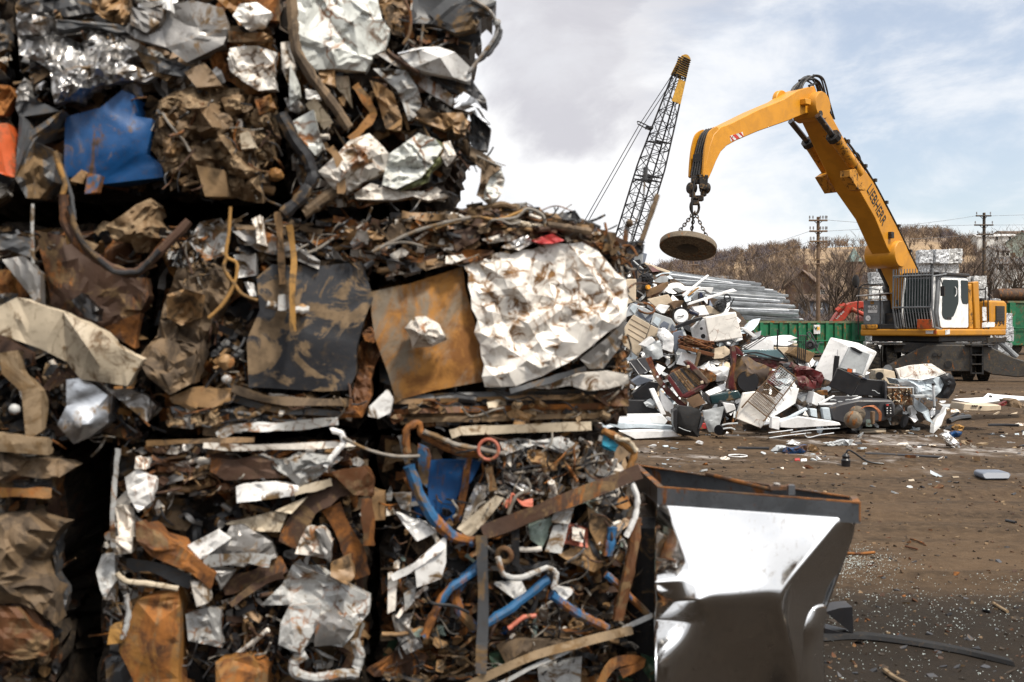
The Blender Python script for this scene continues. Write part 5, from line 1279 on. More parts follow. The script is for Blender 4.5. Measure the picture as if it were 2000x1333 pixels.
# ================================================================== lifting magnet hanging from the stick
HK = Vector(U(on_plane(1377,349,SY)[0], SY-.25, on_plane(1377,349,SY)[1])); HY_ = HK.y
def H(px, py, d=0): return P(px, py, HY_+d)
MG = empty('lifting_magnet', H(1344,480), 'round rusty lifting magnet hanging on three chains from the yellow machine', 'magnet')
defm('magnet_steel', (.125,.098,.07), .8, dirt=.4, rust=.15, dirtc=(.2,.16,.11), bump=.5, scale=.9)
defm('magnet_face', (.085,.075,.062), .85, dirt=.45, rust=.1, dirtc=(.22,.19,.15), bump=.6, scale=1.2)
defm('chain', (.03,.028,.027), .55, metal=.6, dirt=.25, rust=.1)
mb = MB()
mb.prism([H(1366,340,-.2),H(1384,342,-.2),H(1382,362,-.2),H(1378,372,-.2),H(1366,368,-.2)], Vector((0,.1,0)), M['chain'])
for px_ in (1351,1377):
    mb.disc_profile(H(px_,368,0), (1,.6,0), [(.10,-.09),(.15,-.07),(.15,.07),(.10,.09)], M['chain'], 18)
mb.box(H(1364,352), (.36,.22,.2), M['chain']); mb.box(H(1352,375), (.13,.2,.26), M['chain']); mb.box(H(1374,374), (.13,.2,.26), M['chain'])
mb.box(H(1362,388), (.30,.2,.14), M['chain']); mb.box(H(1357,394), (.18,.2,.18), M['chain'])
mb.build('shackle_block', None, MG, bevel=.02)
def link(c, ax, t, L_, w_, r, mb):
    """one oval chain link, long axis t, lying in the plane of t and ax"""
    t = Vector(t).normalized(); s = (Vector(ax)-t*Vector(ax).dot(t)).normalized(); pts = []
    for k in range(17):
        a = 2*math.pi*k/16; pts.append(Vector(c)+t*(math.cos(a)*L_/2)+s*(math.sin(a)*w_/2))
    mb.tube(pts, r, M['chain'], 7, caps=False)
mb = MB(); link(H(1357,405), (1,.3,0), (0,0,1), .36, .24, .035, mb); mb.build('ring_link', None, MG)
for e in ((1324,456,-.25),(1349,460,.42),(1380,462,-.25)):
    a, b = H(1357,414), H(e[0],e[1],e[2]); d = b-a; n = int(d.length/.085); mb = MB()
    for i in range(n):
        link(a+d*((i+.5)/n), (1,.2,0) if i % 2 else (.2,1,.1), d, .125, .075, .014, mb)
    mb.build('chain', None, MG)
mb = MB(); mb.tube(spline([H(1357,350,-.15),H(1352,395,-.15),H(1353,430,-.1),H(1351,458,.1)]), .022, M['mach_black'], 6); mb.build('power_cable', None, MG)
mc = H(1344,481); mrad = 55.5/FPX*HY_
# axis tilted a little, so that the underside shows: photo ellipse 111 x ~42 px, right side lower
axis = Vector((.19,.36,1)).normalized()
mb = MB(); mb.disc_profile(mc, axis, [(.0,-.07),(.20,-.07),(mrad*.93,-.06),(mrad*.97,-.085),(mrad,-.07),(mrad,.05),(mrad*.97,.08),(mrad*.9,.085),(.3,.095),(.28,.14),(.0,.14)], M['magnet_steel'], 56, False); mg = mb.build('magnet_disc', None, MG, sharp=40)
mb = MB(); mb.disc_profile(mc, axis, [(.0,-.105),(.24,-.10),(.27,-.082)], M['mach_black'], 30, False); mb.disc_profile(mc, axis, [(.27,-.076),(mrad*.90,-.068)], M['magnet_face'], 48, False); mb.build('magnet_face', None, mg)

# ================================================================== lattice crane far behind
CY_ = 46.0
defm('crane_dark', (.02,.021,.026), .6, dirt=.2, dirtc=(.06,.05,.04), speck=0, bump=0)
defm('crane_yellow', (.55,.30,.04), .5, dirt=.1, bump=0, speck=0)
CR = empty('lattice_crane', P(1177,690,CY_)*1.0, 'tall dark lattice boom crane with a yellow tip, leaning right against the sky', 'crane')
CR.location.z = 0
tip, base = P(1326,150,CY_), P(1168,664,CY_)
ax_ = (tip-base).normalized(); sx = Vector((math.cos(R(22)), math.sin(R(22)), 0)); sx = (sx-ax_*sx.dot(ax_)).normalized(); sy = ax_.cross(sx).normalized()
Lb = (tip-base).length
def half(t): return .47*min(1, .30+t*4.) if t < .175 else (.47 if t < .66 else .47-(t-.66)/.34*.24)
def bp(t, i, j): return base+ax_*(t*Lb)+sx*half(t)*i+sy*half(t)*j
mb = MB(); N = 22
for i in (-1, 1):
    for j in (-1, 1): mb.tube([bp(k/40, i, j) for k in range(41)], .040, M['crane_dark'], 6)
for k in range(N):
    t0, t1 = k/N, (k+1)/N
    for (a, b) in (((-1,-1),(1,-1)),((-1,1),(1,1)),((-1,-1),(-1,1)),((1,-1),(1,1))):
        p, q = (a, b) if k % 2 else (b, a)
        mb.tube([bp(t0,*p), bp(t1,*q)], .020, M['crane_dark'], 5)
        mb.tube([bp(t1,*a), bp(t1,*b)], .018, M['crane_dark'], 5)
for t in (.60, .615, .745):
    for (a, b) in (((-1,-1),(1,1)),((-1,1),(1,-1)),((-1,-1),(1,-1)),((-1,1),(1,1))): mb.tube([bp(t,*a), bp(t+.01,*b)], .032, M['crane_dark'], 5)
mb.build('lattice_boom', None, CR)
hd = MB()
t2 = P(1336,112,CY_); a2 = (t2-tip).normalized()
for j in (-1, 1): hd.prism([tip-sx*.30+sy*.24*j, tip+sx*.26+sy*.24*j, t2+sx*.22+sy*.2*j, t2-sx*.12+sy*.2*j], sy*.03*j, M['crane_yellow'])
for k in range(9):
    p = tip.lerp(t2, k/9); hd.tube([p-sx*.30, p+sx*.26], .03, M['crane_dark'], 5); hd.tube([p-sx*.28-sy*.27, p+sx*.24-sy*.27], .028, M['crane_dark'], 5)
hd.build('boom_head', None, CR)
hd = MB(); hd.disc_profile(P(1338,118,CY_), sy, [(.02,-.05),(.26,-.05),(.22,0),(.26,.05),(.02,.05)], M['crane_yellow'], 24); hd.build('head_sheave', None, CR)
hd = MB(); hd.prism([bp(.90,-1,-1)*1+sx*.12-sy*.05, bp(.90,1,-1)+sx*.0-sy*.05, bp(.985,1,-1)-sy*.05, bp(.985,-1,-1)+sx*.12-sy*.05], -sy*.03, M['crane_yellow']); hd.build('yellow_plate', None, CR)
mb = MB(); lk = P(1256,246,CY_-.2)
for d in (0, .18):
    mb.tube([P(1317,140,CY_)+Vector((d,.1,0)), lk+Vector((d-.2,.1,0))], .020, M['crane_dark'], 5)
    mb.tube([lk+Vector((d-.2,.1,0)), P(1030,628,CY_)+Vector((d,.1,0))], .020, M['crane_dark'], 5)
mb.tube([P(1314,150,CY_), P(1150,640,CY_)], .010, M['crane_dark'], 5)
mb.build('pendant_rope', None, CR)
mb = MB(); mb.tube([P(1342,118,CY_), P(1195,690,CY_)], .013, M['crane_dark'], 5); mb.tube([P(1341,122,CY_), P(1200,690,CY_-.3)], .010, M['crane_dark'], 5); mb.build('hoist_rope', None, CR)
mb = MB(); mb.tube(spline([P(1245,240,CY_-.3),P(1248,238,CY_-.3),P(1272,250,CY_-.1),P(1268,254,CY_-.1),P(1245,242,CY_-.3)], 4), .03, M['crane_dark'], 5); mb.box(P(1268,250,CY_), (.35,.3,.1), M['crane_dark']); mb.build('pendant_link', None, CR)
mb = MB(); mb.box(P(1110,662,CY_)*1.0, (4.2,2.8,2.4), M['crane_yellow']); mb.box(P(1175,680,CY_), (1.2,1.2,1.6), M['crane_dark']); mb.build('crane_house', None, CR, bevel=.05)
mb = MB()
for d in (-1.3, 1.3): mb.box(Vector((P(1110,0,CY_).x, CY_+d, .5)), (5,.8,1.0), M['crane_dark'])
mb.build('crawler_track', None, CR, bevel=.2)
# ================================================================== heap of scrapped appliances
FR.update(q1=(1160,460,5.553), q2=(1160,640,5.553), q3=(1450,600,4.444), r3=(1200,500,9.52), r4=(1220,690,7.405), r5=(1420,640,5.795), r6=(1600,650,6.06), r8=(1680,640,6.25))
def pY(px, py): return 15.2 + (852-py)*.0125
def pYc(c): return lambda px, py: c
defm('beige', (.55,.45,.33), .5, dirt=0.0, scale=.35, bump=.1, speck=.22)
defm('appl_white', (.82,.82,.82), .35, dirt=-0.12, rust=-.2, scale=.4, bump=.1, speck=.22)
defm('appl_white_rust', (.76,.73,.68), .4, dirt=-0.05, rust=.02, vein=.3, scale=.45, bump=.12, speck=.22)
defm('appl_grey', (.42,.44,.45), .4, dirt=-0.02, scale=.4, bump=.1, speck=.22)
defm('appl_dark', (.05,.05,.055), .4, dirt=0.02, scale=.4, bump=.1, speck=.22)
defm('pale_blue', (.50,.57,.62), .35, dirt=-0.05, scale=.4, bump=.1, speck=.22)
defm('slate', (.13,.15,.19), .45, dirt=0, scale=.4, bump=.1, speck=.22)
defm('navy', (.012,.018,.045), .35, dirt=.15, scale=.4, speck=.22)
defm('plastic_black', (.012,.012,.014), .35, dirt=-0.2, scale=.4, bump=.1, speck=.22)
defm('fabric_black', (.010,.010,.011), .95, dirt=-.3, bump=.3)
defm('brown_board', (.15,.09,.05), .75, dirt=0.2, scale=.4)
defm('rust_rod', (.10,.035,.012), .85, rust=.4, dirt=.2, scale=.5)
defm('maroon_car', (.085,.011,.012), .4, dirt=0.3, rust=.14, scale=.4, dirtc=(.12,.085,.06))
defm('inner_wing', (.075,.054,.042), .8, dirt=.4, scale=.4, rust=.1)
defm('copper', (.45,.16,.07), .4, metal=.7, dirt=.15)
defm('teal_dark', (.02,.045,.05), .12, dirt=.1, bump=.05, scale=.4, speck=.22)
defm('glass_blue', (.10,.16,.18), .08, dirt=.12, bump=.02, scale=.4, speck=.22)
defm('steel_stud', (.62,.64,.66), .38, metal=.35, dirt=-.05, vobj=.4, scale=.35, bump=.1, speck=.22)

def pil(fr, pts, Y, lift=0):
    return [P(q[0], q[1], Y + (q[2] if len(q) > 2 else 0)) for q in tr(fr, pts)]
def low(fr, pts): return max(q[1] for q in tr(fr, pts))
class Thing:
    """a piece of the heap: solids traced on the photo, put at the depth of the heap's slope, with real thickness"""
    def __init__(s, name, label, cat, fr, pts, dY=0, group=None):
        s.fr = fr; s.name = name; s.Y = pY(0, low(fr, pts))+dY; s.label, s.cat, s.group = label, cat, group
        c = pil(fr, pts, s.Y); m_ = sum(c, Vector())/len(c); m_.z = min(v.z for v in c); s.base = m_
        s.o = empty(name, m_, label, cat, group)
    def solid(s, name, m, pts, off=.3, bevel=.008, dY=0, sub=0, **k):
        mb = MB(); f = pil(s.fr, pts, s.Y+dY)
        o = Vector((0, off, 0)) if not isinstance(off, tuple) else Vector(off)
        mb.prism(f, o, M[m]); return mb.build(name, None, k.pop('parent', s.o), bevel=bevel, **k)
    def crump(s, name, m, pts, dY=0, amp=.03, cell=.12, rim=.12, bulge=.03, sub=2, **k):
        mb = MB(); sheet(mb, M[m], tr(s.fr, pts), pYc(s.Y+dY), 0, amp, cell, rim, bulge, sub=sub, back=True, seed=hash_(s.name+name+str(pts[0]))); return mb.build(name, None, s.o, **k)
    def tube(s, name, m, pts, r, dY=0, n=8, parent=None, **k):
        mb = MB(); ptube(mb, M[m], tr(s.fr, pts), r/FR[s.fr][2], pYc(s.Y+dY), 0, n=n, dent=0); return mb.build(name, None, parent or s.o, **k)
    def tubes(s, name, m, lists, r, dY=0, parent=None, **k):
        mb = MB()
        for p in lists: ptube(mb, M[m], tr(s.fr, p), r/FR[s.fr][2], pYc(s.Y+dY), 0, n=6, dent=0)
        return mb.build(name, None, parent or s.o, **k)
    def disc(s, name, m, c, r, th=.1, axis=(0,-1,.1), dY=0, prof=None, parent=None, **k):
        mb = MB(); p = pil(s.fr, [c], s.Y+dY)[0]; rr = r/FR[s.fr][2]*p.y/FPX
        mb.disc_profile(p, axis, prof(rr) if prof else [(rr*.96,-th/2),(rr,-th/2+.01),(rr,th/2-.01),(rr*.96,th/2)], M[m], 28); return mb.build(name, None, parent or s.o, sharp=40, **k)
    def torus(s, name, m, c, R_, r, axis=(0,-1,.2), dY=0, arc=1., parent=None, **k):
        mb = MB(); p = pil(s.fr, [c], s.Y+dY)[0]; q = p.y/FPX/FR[s.fr][2]
        mb.torus(p, axis, R_*q, r*q, M[m], 28, 8, arc); return mb.build(name, None, parent or s.o, **k)
def hash_(t):
    h = 7
    for ch in t: h = (h*131+ord(ch)) % 1000003
    return h
def one(name, label, cat, m, fr, pts, off=.3, dY=0, bevel=.008, group=None, crump=None, **k):
    """a single-mesh thing"""
    Y = pY(0, low(fr, pts))+dY; mb = MB()
    if crump: sheet(mb, M[m], tr(fr, pts), pYc(Y), 0, crump, k.get('cell', .14), off if not isinstance(off, tuple) else .1, k.get('bulge', .03), sub=2, back=True, seed=hash_(label))
    else: mb.prism(pil(fr, pts, Y), Vector((0, off, 0)) if not isinstance(off, tuple) else Vector(off), M[m])
    return mb.build(name, None, None, bevel=0 if crump else bevel, label=label, cat=cat, group=group)

# the heart of the heap: small mixed fragments nobody could count
mb = MB()
hp = [(1150,480),(1225,498),(1290,530),(1330,552),(1400,585),(1445,612),(1475,650),(1520,668),(1570,690),(1640,712),(1720,735),(1800,760),(1850,800),(1840,822),(1650,836),(1500,842),(1300,848),(1150,850)]
sheet(mb, M['core'], hp, pY, .55, .10, .30, 1.8, .05, sub=2, back=True, seed=5)
g = random.Random(77); Yf = pY
pal = [('appl_white',6),('pale_blue',2),('appl_grey',3),('plastic_black',4),('appl_dark',3),('brown_board',2),('rust_rod',2),('beige',2),('slate',1),('maroon_car',.6)]
def scrap(mb, m, x, y, k, sc=1.):
    ang = g.uniform(0, 3.14); c_, s_ = math.cos(ang), math.sin(ang)
    if k < .45:
        n_ = g.choice((4,4,5,6)); r = g.uniform(5, 15)*sc; asp = g.uniform(1, 4.5); pts = []
        for i in range(n_):
            an = 2*math.pi*(i+g.uniform(-.2,.2))/n_; u, v = math.cos(an)*r*asp**.5, math.sin(an)*r/asp**.5; pts.append((x+u*c_-v*s_, y+u*s_+v*c_))
        sheet(mb, m, pts, Yf, g.uniform(.1,.5), .02, .12, g.uniform(.03,.2), .02, sub=1, tilt=(g.uniform(-.8,.8), g.uniform(-1,.6)), seed=g.random())
    elif k < .75:
        L_ = g.uniform(12, 40)*sc; strip(mb, m, [(x-c_*L_/2,y-s_*L_/2),(x+g.uniform(-2,2),y+g.uniform(-2,2)),(x+c_*L_/2,y+s_*L_/2)], g.uniform(1.5,5), Yf, g.uniform(.1,.5), .03, jag=.2, seed=g.random())
    else:
        L_ = g.uniform(12, 44)*sc; ptube(mb, m, [(x-c_*L_/2,y-s_*L_/2),(x+g.uniform(-5,5),y+g.uniform(-5,5)),(x+c_*L_/2,y+s_*L_/2)], g.uniform(.5,1.4), Yf, g.uniform(.05,.45), n=6, dent=0, seed=g.random())
def rp():
    while True:
        x, y = g.uniform(1160, 1850), g.uniform(500, 850)
        if pt_in((x, y), hp): return x, y
for i in range(430):
    x, y = rp(); scrap(mb, M[g.choices([q[0] for q in pal], [q[1] for q in pal])[0]], x, y, g.random(), .8)
tag(mb.build('scrap_heap_fragments'), 'mixed small scrap filling the heap of appliances', 'scrap', None, 'stuff')
for lab, nm, cat, ms, n_, kk in (('loose pale sheet-metal scrap lying in the appliance heap','metal_sheet','scrap sheet',('appl_white','appl_white','steel_stud','pale_blue','appl_white'),72,.2),
                            ('thin dark bar sticking out of the appliance heap','metal_bar','bar',('plastic_black','appl_dark','rust_rod'),22,.9),
                            ('short crumpled strip of grey trim in the appliance heap','trim_strip','trim',('appl_grey','steel_stud','appl_grey'),22,.6)):
    for i in range(n_):
        mb = MB(); x, y = rp(); scrap(mb, M[g.choice(ms)], x, y, kk, 1.25)
        if not mb.empty(): mb.build(nm, None, None, label=lab, cat=cat, group=lab)

# ---- upper left
one('beige_sheet','tall beige cabinet panel standing against the bale','panel','beige','r3',[(200,430),(408,430),(402,850),(195,910)],.45,.1)
t = Thing('ribbed_sheet','pale ribbed metal panel sloping down at the top of the heap','panel','r3',[(560,120),(1035,290),(1005,385)],.6)
t.solid('sheet','cream',[(585,190),(1025,330),(1005,388),(860,370),(725,428),(640,300)],.05)
t.solid('rib','beige',[(560,118),(1037,290),(1028,332),(590,200)],.3,dY=-.05)
t = Thing('ride_on_mower','scrapped black ride-on mower with a steering wheel and one yellow wheel','mower','r3',[(300,80),(720,620)],.1)
t.crump('engine','plastic_black',[(490,350),(610,315),(700,330),(730,420),(690,560),(560,560),(500,440)],0,.05,.08,.3,.06)
t.solid('chassis','plastic_black',[(330,90),(470,60),(500,140),(420,300),(430,430),(360,420),(300,260)],.3)
t.solid('fender','appl_dark',[(420,430),(500,390),(520,440),(470,560),(410,600)],.15)
sw = t.torus('steering_wheel','plastic_black',(535,245),100,13,(.25,-1,.35),-.3)
t.tubes('spoke','plastic_black',[[(440,250),(535,265),(640,240)],[(535,265),(530,340)]],20,-.3,parent=sw)
t.tube('steering_column','appl_grey',[(535,250),(440,170),(350,90)],14,-.2)
w_ = t.disc('wheel','plastic_black',(585,590),62,.12,(.5,-1,.1),-.15)
t.disc('rim','mach_yellow',(600,590),44,.14,(.5,-1,.1),-.19,parent=w_)
t = Thing('radiator','dark finned radiator block behind the corner of the bales','radiator','p',[(1236,488),(1264,515)],.5)
t.solid('block','slate',[(1238,490),(1264,496),(1258,520),(1236,516)],.3)
mbx = MB()
for i in range(9): mbx.prism(pil('p',[(1240+i*1.9,497),(1241+i*1.9,497.3),(1239.2+i*1.9,517),(1238.2+i*1.9,516.7)],t.Y-.03), Vector((0,.03,0)), M['appl_grey'])
mbx.build('fin', None, t.o)
one('domed_cover','dull grey domed lid leaning behind the brown board','lid','appl_grey','r3',[(690,552),(755,445),(860,375),(960,368),(1008,420),(990,480),(860,512)],.1,.35,crump=.01,bulge=.12)
one('wide_plank','wide brown board sloping across the top of the heap','board','brown_board','r3',[(580,640),(990,478),(1008,545),(900,655),(605,775)],.06,.15)
one('enamel_sheet','long white enamel panel with a curled left end','panel','appl_white','r3',[(905,690),(925,640),(1010,552),(1845,592),(1800,712),(1690,640),(1110,655),(1085,722),(1035,692)],.25,.25)
t = Thing('louvre','small dark louvred vent on the white enamel panel','vent','r3',[(1075,610),(1300,690)],-.9)
t.solid('frame','appl_dark',[(1070,612),(1150,592),(1310,660),(1180,700)],.05)
t.tubes('slat','appl_grey',[[(1090+i*18,606-i*4),(1205+i*22,680-i*6)] for i in range(5)],5,-.03)
one('white_channel','narrow white channel pointing up to the right','channel','appl_white','q1',[(955,645),(1232,425),(1252,438),(975,668)],.06,-.5)
one('wide_white_channel','wide white channel lying across the galvanised bars','channel','appl_white','q1',[(1018,757),(1036,728),(1510,578),(1557,605),(1400,642),(1052,752)],.12,-.5)
one('cream_sheet','flat cream cabinet panel below the brown board','panel','beige','r3',[(615,805),(1000,715),(1092,842),(1030,932),(880,900),(780,962),(660,862)],.1,.2)
t = Thing('hoop','brown steel hoop lying on the cream panel','hoop','r3',[(400,820),(760,980)],-.1)
t.torus('rim','rust_rod',(585,975),165,20,(.15,-.6,.8),-.2)
one('white_box','small white box on the cream panel','box','appl_white','r3',[(785,990),(858,900),(1032,930),(932,1072),(872,1062)],.3,-.1)
one('brown_drum','brown bucket behind the white round lid','bucket','brown_board','r3',[(1040,885),(1150,825),(1300,835),(1230,950),(1190,1000),(1110,1000)],.3,-.05)
one('batten','short yellow batten beside the narrow white channel','batten','yellow_rope','r3',[(1350,745),(1400,690),(1560,585),(1585,595),(1440,710),(1380,760)],.05,-.65)
one('blue_bottle','small dark blue bottle standing on the white enamel panel','bottle','navy','r3',[(1590,680),(1640,680),(1640,780),(1590,785)],.1,-.4)
one('grey_vent_duct','grey duct elbow beside the dark blue bottle','duct','appl_grey','r3',[(1440,780),(1550,640),(1560,800),(1480,840)],.15,-.2)
# lockers
t = Thing('pigeonhole_unit','grey pigeonhole unit with square open compartments, tipped on its side','cabinet','q1',[(350,890),(900,1000)],.1)
t.solid('body','appl_grey',[(345,890),(420,735),(560,790),(645,838),(600,962),(430,862)],.4)
t.solid('body','appl_grey',[(640,850),(650,835),(840,902),(905,1000),(870,1090),(735,1030),(612,962)],.4)
for q in ([(388,792),(428,748),(478,776),(440,852)],[(480,790),(530,800),(520,835),(470,815)],[(462,830),(530,850),(560,905),(500,880)],[(550,905),(610,850),(640,870),(600,940)],[(640,940),(672,880),(730,912),(695,990)],[(725,960),(760,930),(820,960),(795,1030),(720,990)],[(830,1000),(850,960),(890,1010),(870,1060)]):
    t.solid('compartment','slate' if q[0][0] % 4 else 'pale_blue',q,.03,dY=-.02,bevel=0)
t = Thing('grooved_sheet','beige grooved door panel below the grey pigeonhole unit','door','q1',[(320,1180),(610,965)],-.1)
t.solid('panel','beige',[(432,862),(612,965),(552,1130),(482,1322),(318,1185),(330,1000)],.08)
t.tubes('groove','brown_board',[[(400+(-14)*i,905+i*55),(590-14*i,1012+i*58)] for i in range(4)],2.5,-.005)
t = Thing('grooved_sheet','smaller beige grooved door panel beside the white crushed drum','door','q1',[(570,1120),(735,1030)],-.1)
t.solid('panel','beige',[(618,970),(738,1032),(722,1122),(622,1092),(566,1125)],.08)
t = Thing('washer_cabinet','pale grey crushed washing machine cabinet with a white top','appliance','q1',[(515,1190),(750,1330)],-.3)
t.crump('body','appl_grey',[(560,1205),(720,1158),(752,1312),(700,1345),(608,1340)],0,.03,.12,.5,.05)
t.solid('top','appl_white',[(512,1192),(628,1098),(668,1142),(570,1215)],.4,dY=-.02)
one('white_drum','white crushed drum with a dark nozzle beside the slate panel','drum','appl_white','q1',[(728,1012),(745,1000),(862,1092),(852,1272),(740,1232)],.4,-.2,crump=.03)
one('slate_sheet','slate blue panel standing behind the white crushed drum','panel','slate','q1',[(868,1052),(958,1032),(978,1090),(930,1210),(880,1290),(850,1160)],.1,-.1)
t = Thing('round_cover','round white lid with a dark scribble','lid','q1',[(870,800),(1020,955)],-.5)
t.disc('lid','appl_white',(946,880),76,.12,(-.15,-1,.25))
t.tube('scribble','plastic_black',[(905,885),(930,878),(945,884),(968,868),(975,876)],4,-.08)
t = Thing('vacuum_motor','dark blue cylindrical motor behind the round white lid','motor','q1',[(880,780),(1140,880)],-.3)
t.tube('barrel','navy',[(1030,820),(1085,842),(1135,864)],26,n=14)
t.crump('housing','plastic_black',[(862,905),(880,800),(940,770),(1040,800),(1030,850),(960,830),(900,860)],.1,.03,.1,.2)
one('black_tube','thick black tube lying under the round white lid','tube','plastic_black','q1',[(878,992),(1000,930),(1172,880),(1195,905),(1040,965),(905,1012)],.14,-.6)
t = Thing('washing_machine','big white washing machine tipped on its side in the middle of the heap','appliance','q1',[(1080,900),(1615,1165)],-.4)
t.solid('front_panel','appl_white_rust',[(1206,892),(1540,828),(1616,1110),(1250,1166)],.6,.02)
sp = t.solid('side_panel','appl_white',[(1075,1005,.35),(1196,902,.02),(1246,1152,.02),(1110,1150,.3)],.3,.01)
for c in ((1166,1012,16,30),(1185,1095,26,34)): t.disc('opening','plastic_black',(c[0],c[1]),c[2],.02,(-.7,-1,0),-.0,parent=sp)
one('enamel_sheet','small white panel leaning above the washing machine','panel','appl_white','q1',[(1058,772),(1200,757),(1252,860),(1130,872)],.15,-.2)
one('cream_scrap','cream plastic shell behind the washing machine','shell','beige','q1',[(1215,770),(1260,762),(1390,850),(1330,860),(1240,850)],.2,.1)
t = Thing('mower_seat','black mower frame with a second steering wheel on the galvanised bars','mower','q1',[(1300,640),(1500,840)],.0)
t.crump('frame','plastic_black',[(1320,760),(1390,690),(1440,690),(1440,780),(1400,840),(1340,820)],0,.05,.1,.3,.05)
sw = t.torus('steering_wheel','plastic_black',(1446,680),40,7,(.5,-1,.2),-.2); t.tubes('spoke','plastic_black',[[(1410,680),(1446,690),(1484,672)]],7,-.2,parent=sw)
t.tube('lever','plastic_black',[(1520,684),(1490,740),(1445,800)],6,-.1)
# rusty rods and timber
mbx = MB(); Y_ = pY(0,688)-.35
for i in range(60):
    a = (1160+g.uniform(905,1010)/5.553, 460+g.uniform(1085,1200)/5.553); b = (1160+g.uniform(1180,1310)/5.553, 460+g.uniform(1150,1245)/5.553)
    mbx.tube(spline([P(*a,Y_+g.uniform(0,.3)), P((a[0]+b[0])/2+g.uniform(-3,3),(a[1]+b[1])/2+g.uniform(-4,4),Y_+g.uniform(-.1,.3)), P(*b,Y_+g.uniform(0,.3))],4), .010, M['rust_rod'], 5)
tag(mbx.build('rusty_rods'), 'tangled bundle of thin rusty rods under the washing machine', 'rods')
one('timber','rusty brown beam below the tangled rods','beam','rust_rod','q2',[(932,190),(1312,282),(1304,322),(932,228)],.15,-.5)
one('timber_post','short brown post standing under the rusty brown beam','post','brown_board','q2',[(1135,262),(1165,270),(1118,442),(1092,432)],.1,-.4)
def rails(name, label, cat, fr, lines, r, m, dY):
    t = Thing(name, label, cat, fr, [q for l in lines for q in l], dY); 
    for l in lines: t.tube('bar', m, l, r)
    return t
rails('bed_rail','black bed side rail of four parallel bars in front of a white panel','bed rail','r5',[[(-40,345),(200,215),(400,85)],[(-40,370),(210,235),(430,95)],[(-40,395),(220,255),(465,95)],[(150,215),(300,140),(485,90)]],5,'plastic_black',-.5)
one('enamel_sheet','clean white door panel behind the black bed side rail','panel','appl_white','r5',[(190,215),(440,110),(525,150),(530,305),(300,292)],.12,-.2)
t = Thing('headboard','black metal bed headboard standing in front of the green container','bed','r5',[(565,30),(900,410)],-.3)
for x in (570,): t.tube('post','plastic_black',[(572,25),(570,140),(567,252)],9)
t.tube('rail','plastic_black',[(570,212),(690,214),(800,215)],6)
for i in range(5): t.tube('upright','plastic_black',[(806+i*22,(40 if i == 0 else 90)),(803+i*21,250),(795+i*21,410 if i else 420)],8 if i in (0,4) else 5)
t.tube('rail','plastic_black',[(800,92),(850,90),(900,92)],6)
t = Thing('hand_truck','grey hand truck with a black rubber tyre behind the headboard','hand truck','r5',[(880,50),(1090,300)],.2)
t.tubes('frame','appl_dark',[[(905,65),(960,150),(1010,240),(1062,300)],[(905,65),(940,58),(990,140),(1030,230)],[(1010,240),(1040,180),(1090,172)]],7)
w_ = t.torus('tyre','plastic_black',(945,200),38,18,(-.5,-1,.1),-.1); t.disc('hub','appl_dark',(945,200),22,.08,(-.5,-1,.1),-.1,parent=w_)
one('cardboard_box','brown cardboard box behind the black headboard','box','card','r5',[(695,292),(788,218),(985,285),(1000,300),(930,405),(790,335)],.5,.0)
t = Thing('white_sheet_stack','loose stack of white sheets in front of the green container','sheets','r5',[(500,100),(800,210)],.2)
for i,q in enumerate(([(480,118),(720,88),(800,120),(600,185),(530,190)],[(530,190),(790,150),(790,175),(560,215)],[(560,215),(800,185),(790,220),(700,225)])): t.solid('white_sheet','appl_white' if i < 2 else 'beige',q,.5,dY=.1*i)
one('beige_sheet','beige sheet leaning under the stack of white sheets','sheet','beige','r5',[(530,222),(692,222),(695,300),(640,330),(560,295)],.1,.1)
one('bent_strip','white strip slanting behind the washing machine','strip','appl_white','r5',[(150,-5),(215,0),(340,100),(300,115),(230,60)],.1,.1)
# tall fridge
t = Thing('refrigerator','tall pale refrigerator leaning back with its dark inside showing','refrigerator','r6',[(-60,50),(630,600)],-.1)
t.solid('side','appl_white',[(130,48),(366,160),(228,420),(170,600),(30,545),(-62,440)],(.55,.25,-.1),.02)
t.solid('door_recess','appl_grey',[(366,165),(628,265),(512,505),(330,440),(238,420)],.2,.01,dY=-.06)
t.solid('edge_strip','appl_white',[(604,262),(632,268),(530,512),(508,505)],.05,dY=-.09)
t.solid('seal','plastic_black',[(372,165),(420,175),(520,235),(490,250),(400,205)],.1,dY=-.08)
t.solid('sticker','lamp_orange',[(340,420),(392,432),(385,476),(330,460)],.01,0,dY=-.075)
t.solid('sticker','appl_white',[(402,432),(432,434),(430,472),(396,470)],.01,0,dY=-.075)
t = Thing('black_pipe','black stove pipe with a white tube in its top','pipe','r6',[(160,275),(240,560)],-.6)
t.tube('pipe','plastic_black',[(211,275),(195,420),(180,600)],31,n=16); t.tube('inner_tube','appl_white',[(224,200),(222,250),(218,290)],10,n=10)
t = Thing('black_hopper','big black open metal box lying on its side','box','r6',[(125,415),(790,790)],-.55)
t.solid('front','plastic_black',[(222,415),(500,545),(385,755),(125,640)],.05)
t.solid('back','plastic_black',[(500,545),(792,572),(795,790),(610,740),(400,745)],.35,dY=.05)
t.solid('lid','navy',[(395,480),(470,498),(582,560),(500,546)],.2,dY=.02)
t.solid('edge_post','appl_dark',[(776,572),(804,575),(806,795),(782,795)],.06,dY=-.05)
t.tube('handle','appl_grey',[(625,685),(660,690),(690,715),(715,722)],5,-.02)
t = Thing('fan_box','beige box with a round dark opening beside the crushed white appliance','fan box','r6',[(665,430),(920,620)],-.1)
t.solid('front','cream',[(664,446),(768,430),(768,562),(662,562)],.25); t.solid('side','beige',[(768,430,.0),(890,458,.2),(922,620,.2),(820,612,.1),(768,558,.0)],.2)
t.disc('opening','plastic_black',(714,510),46,.04,(-.1,-1,0),-.03)
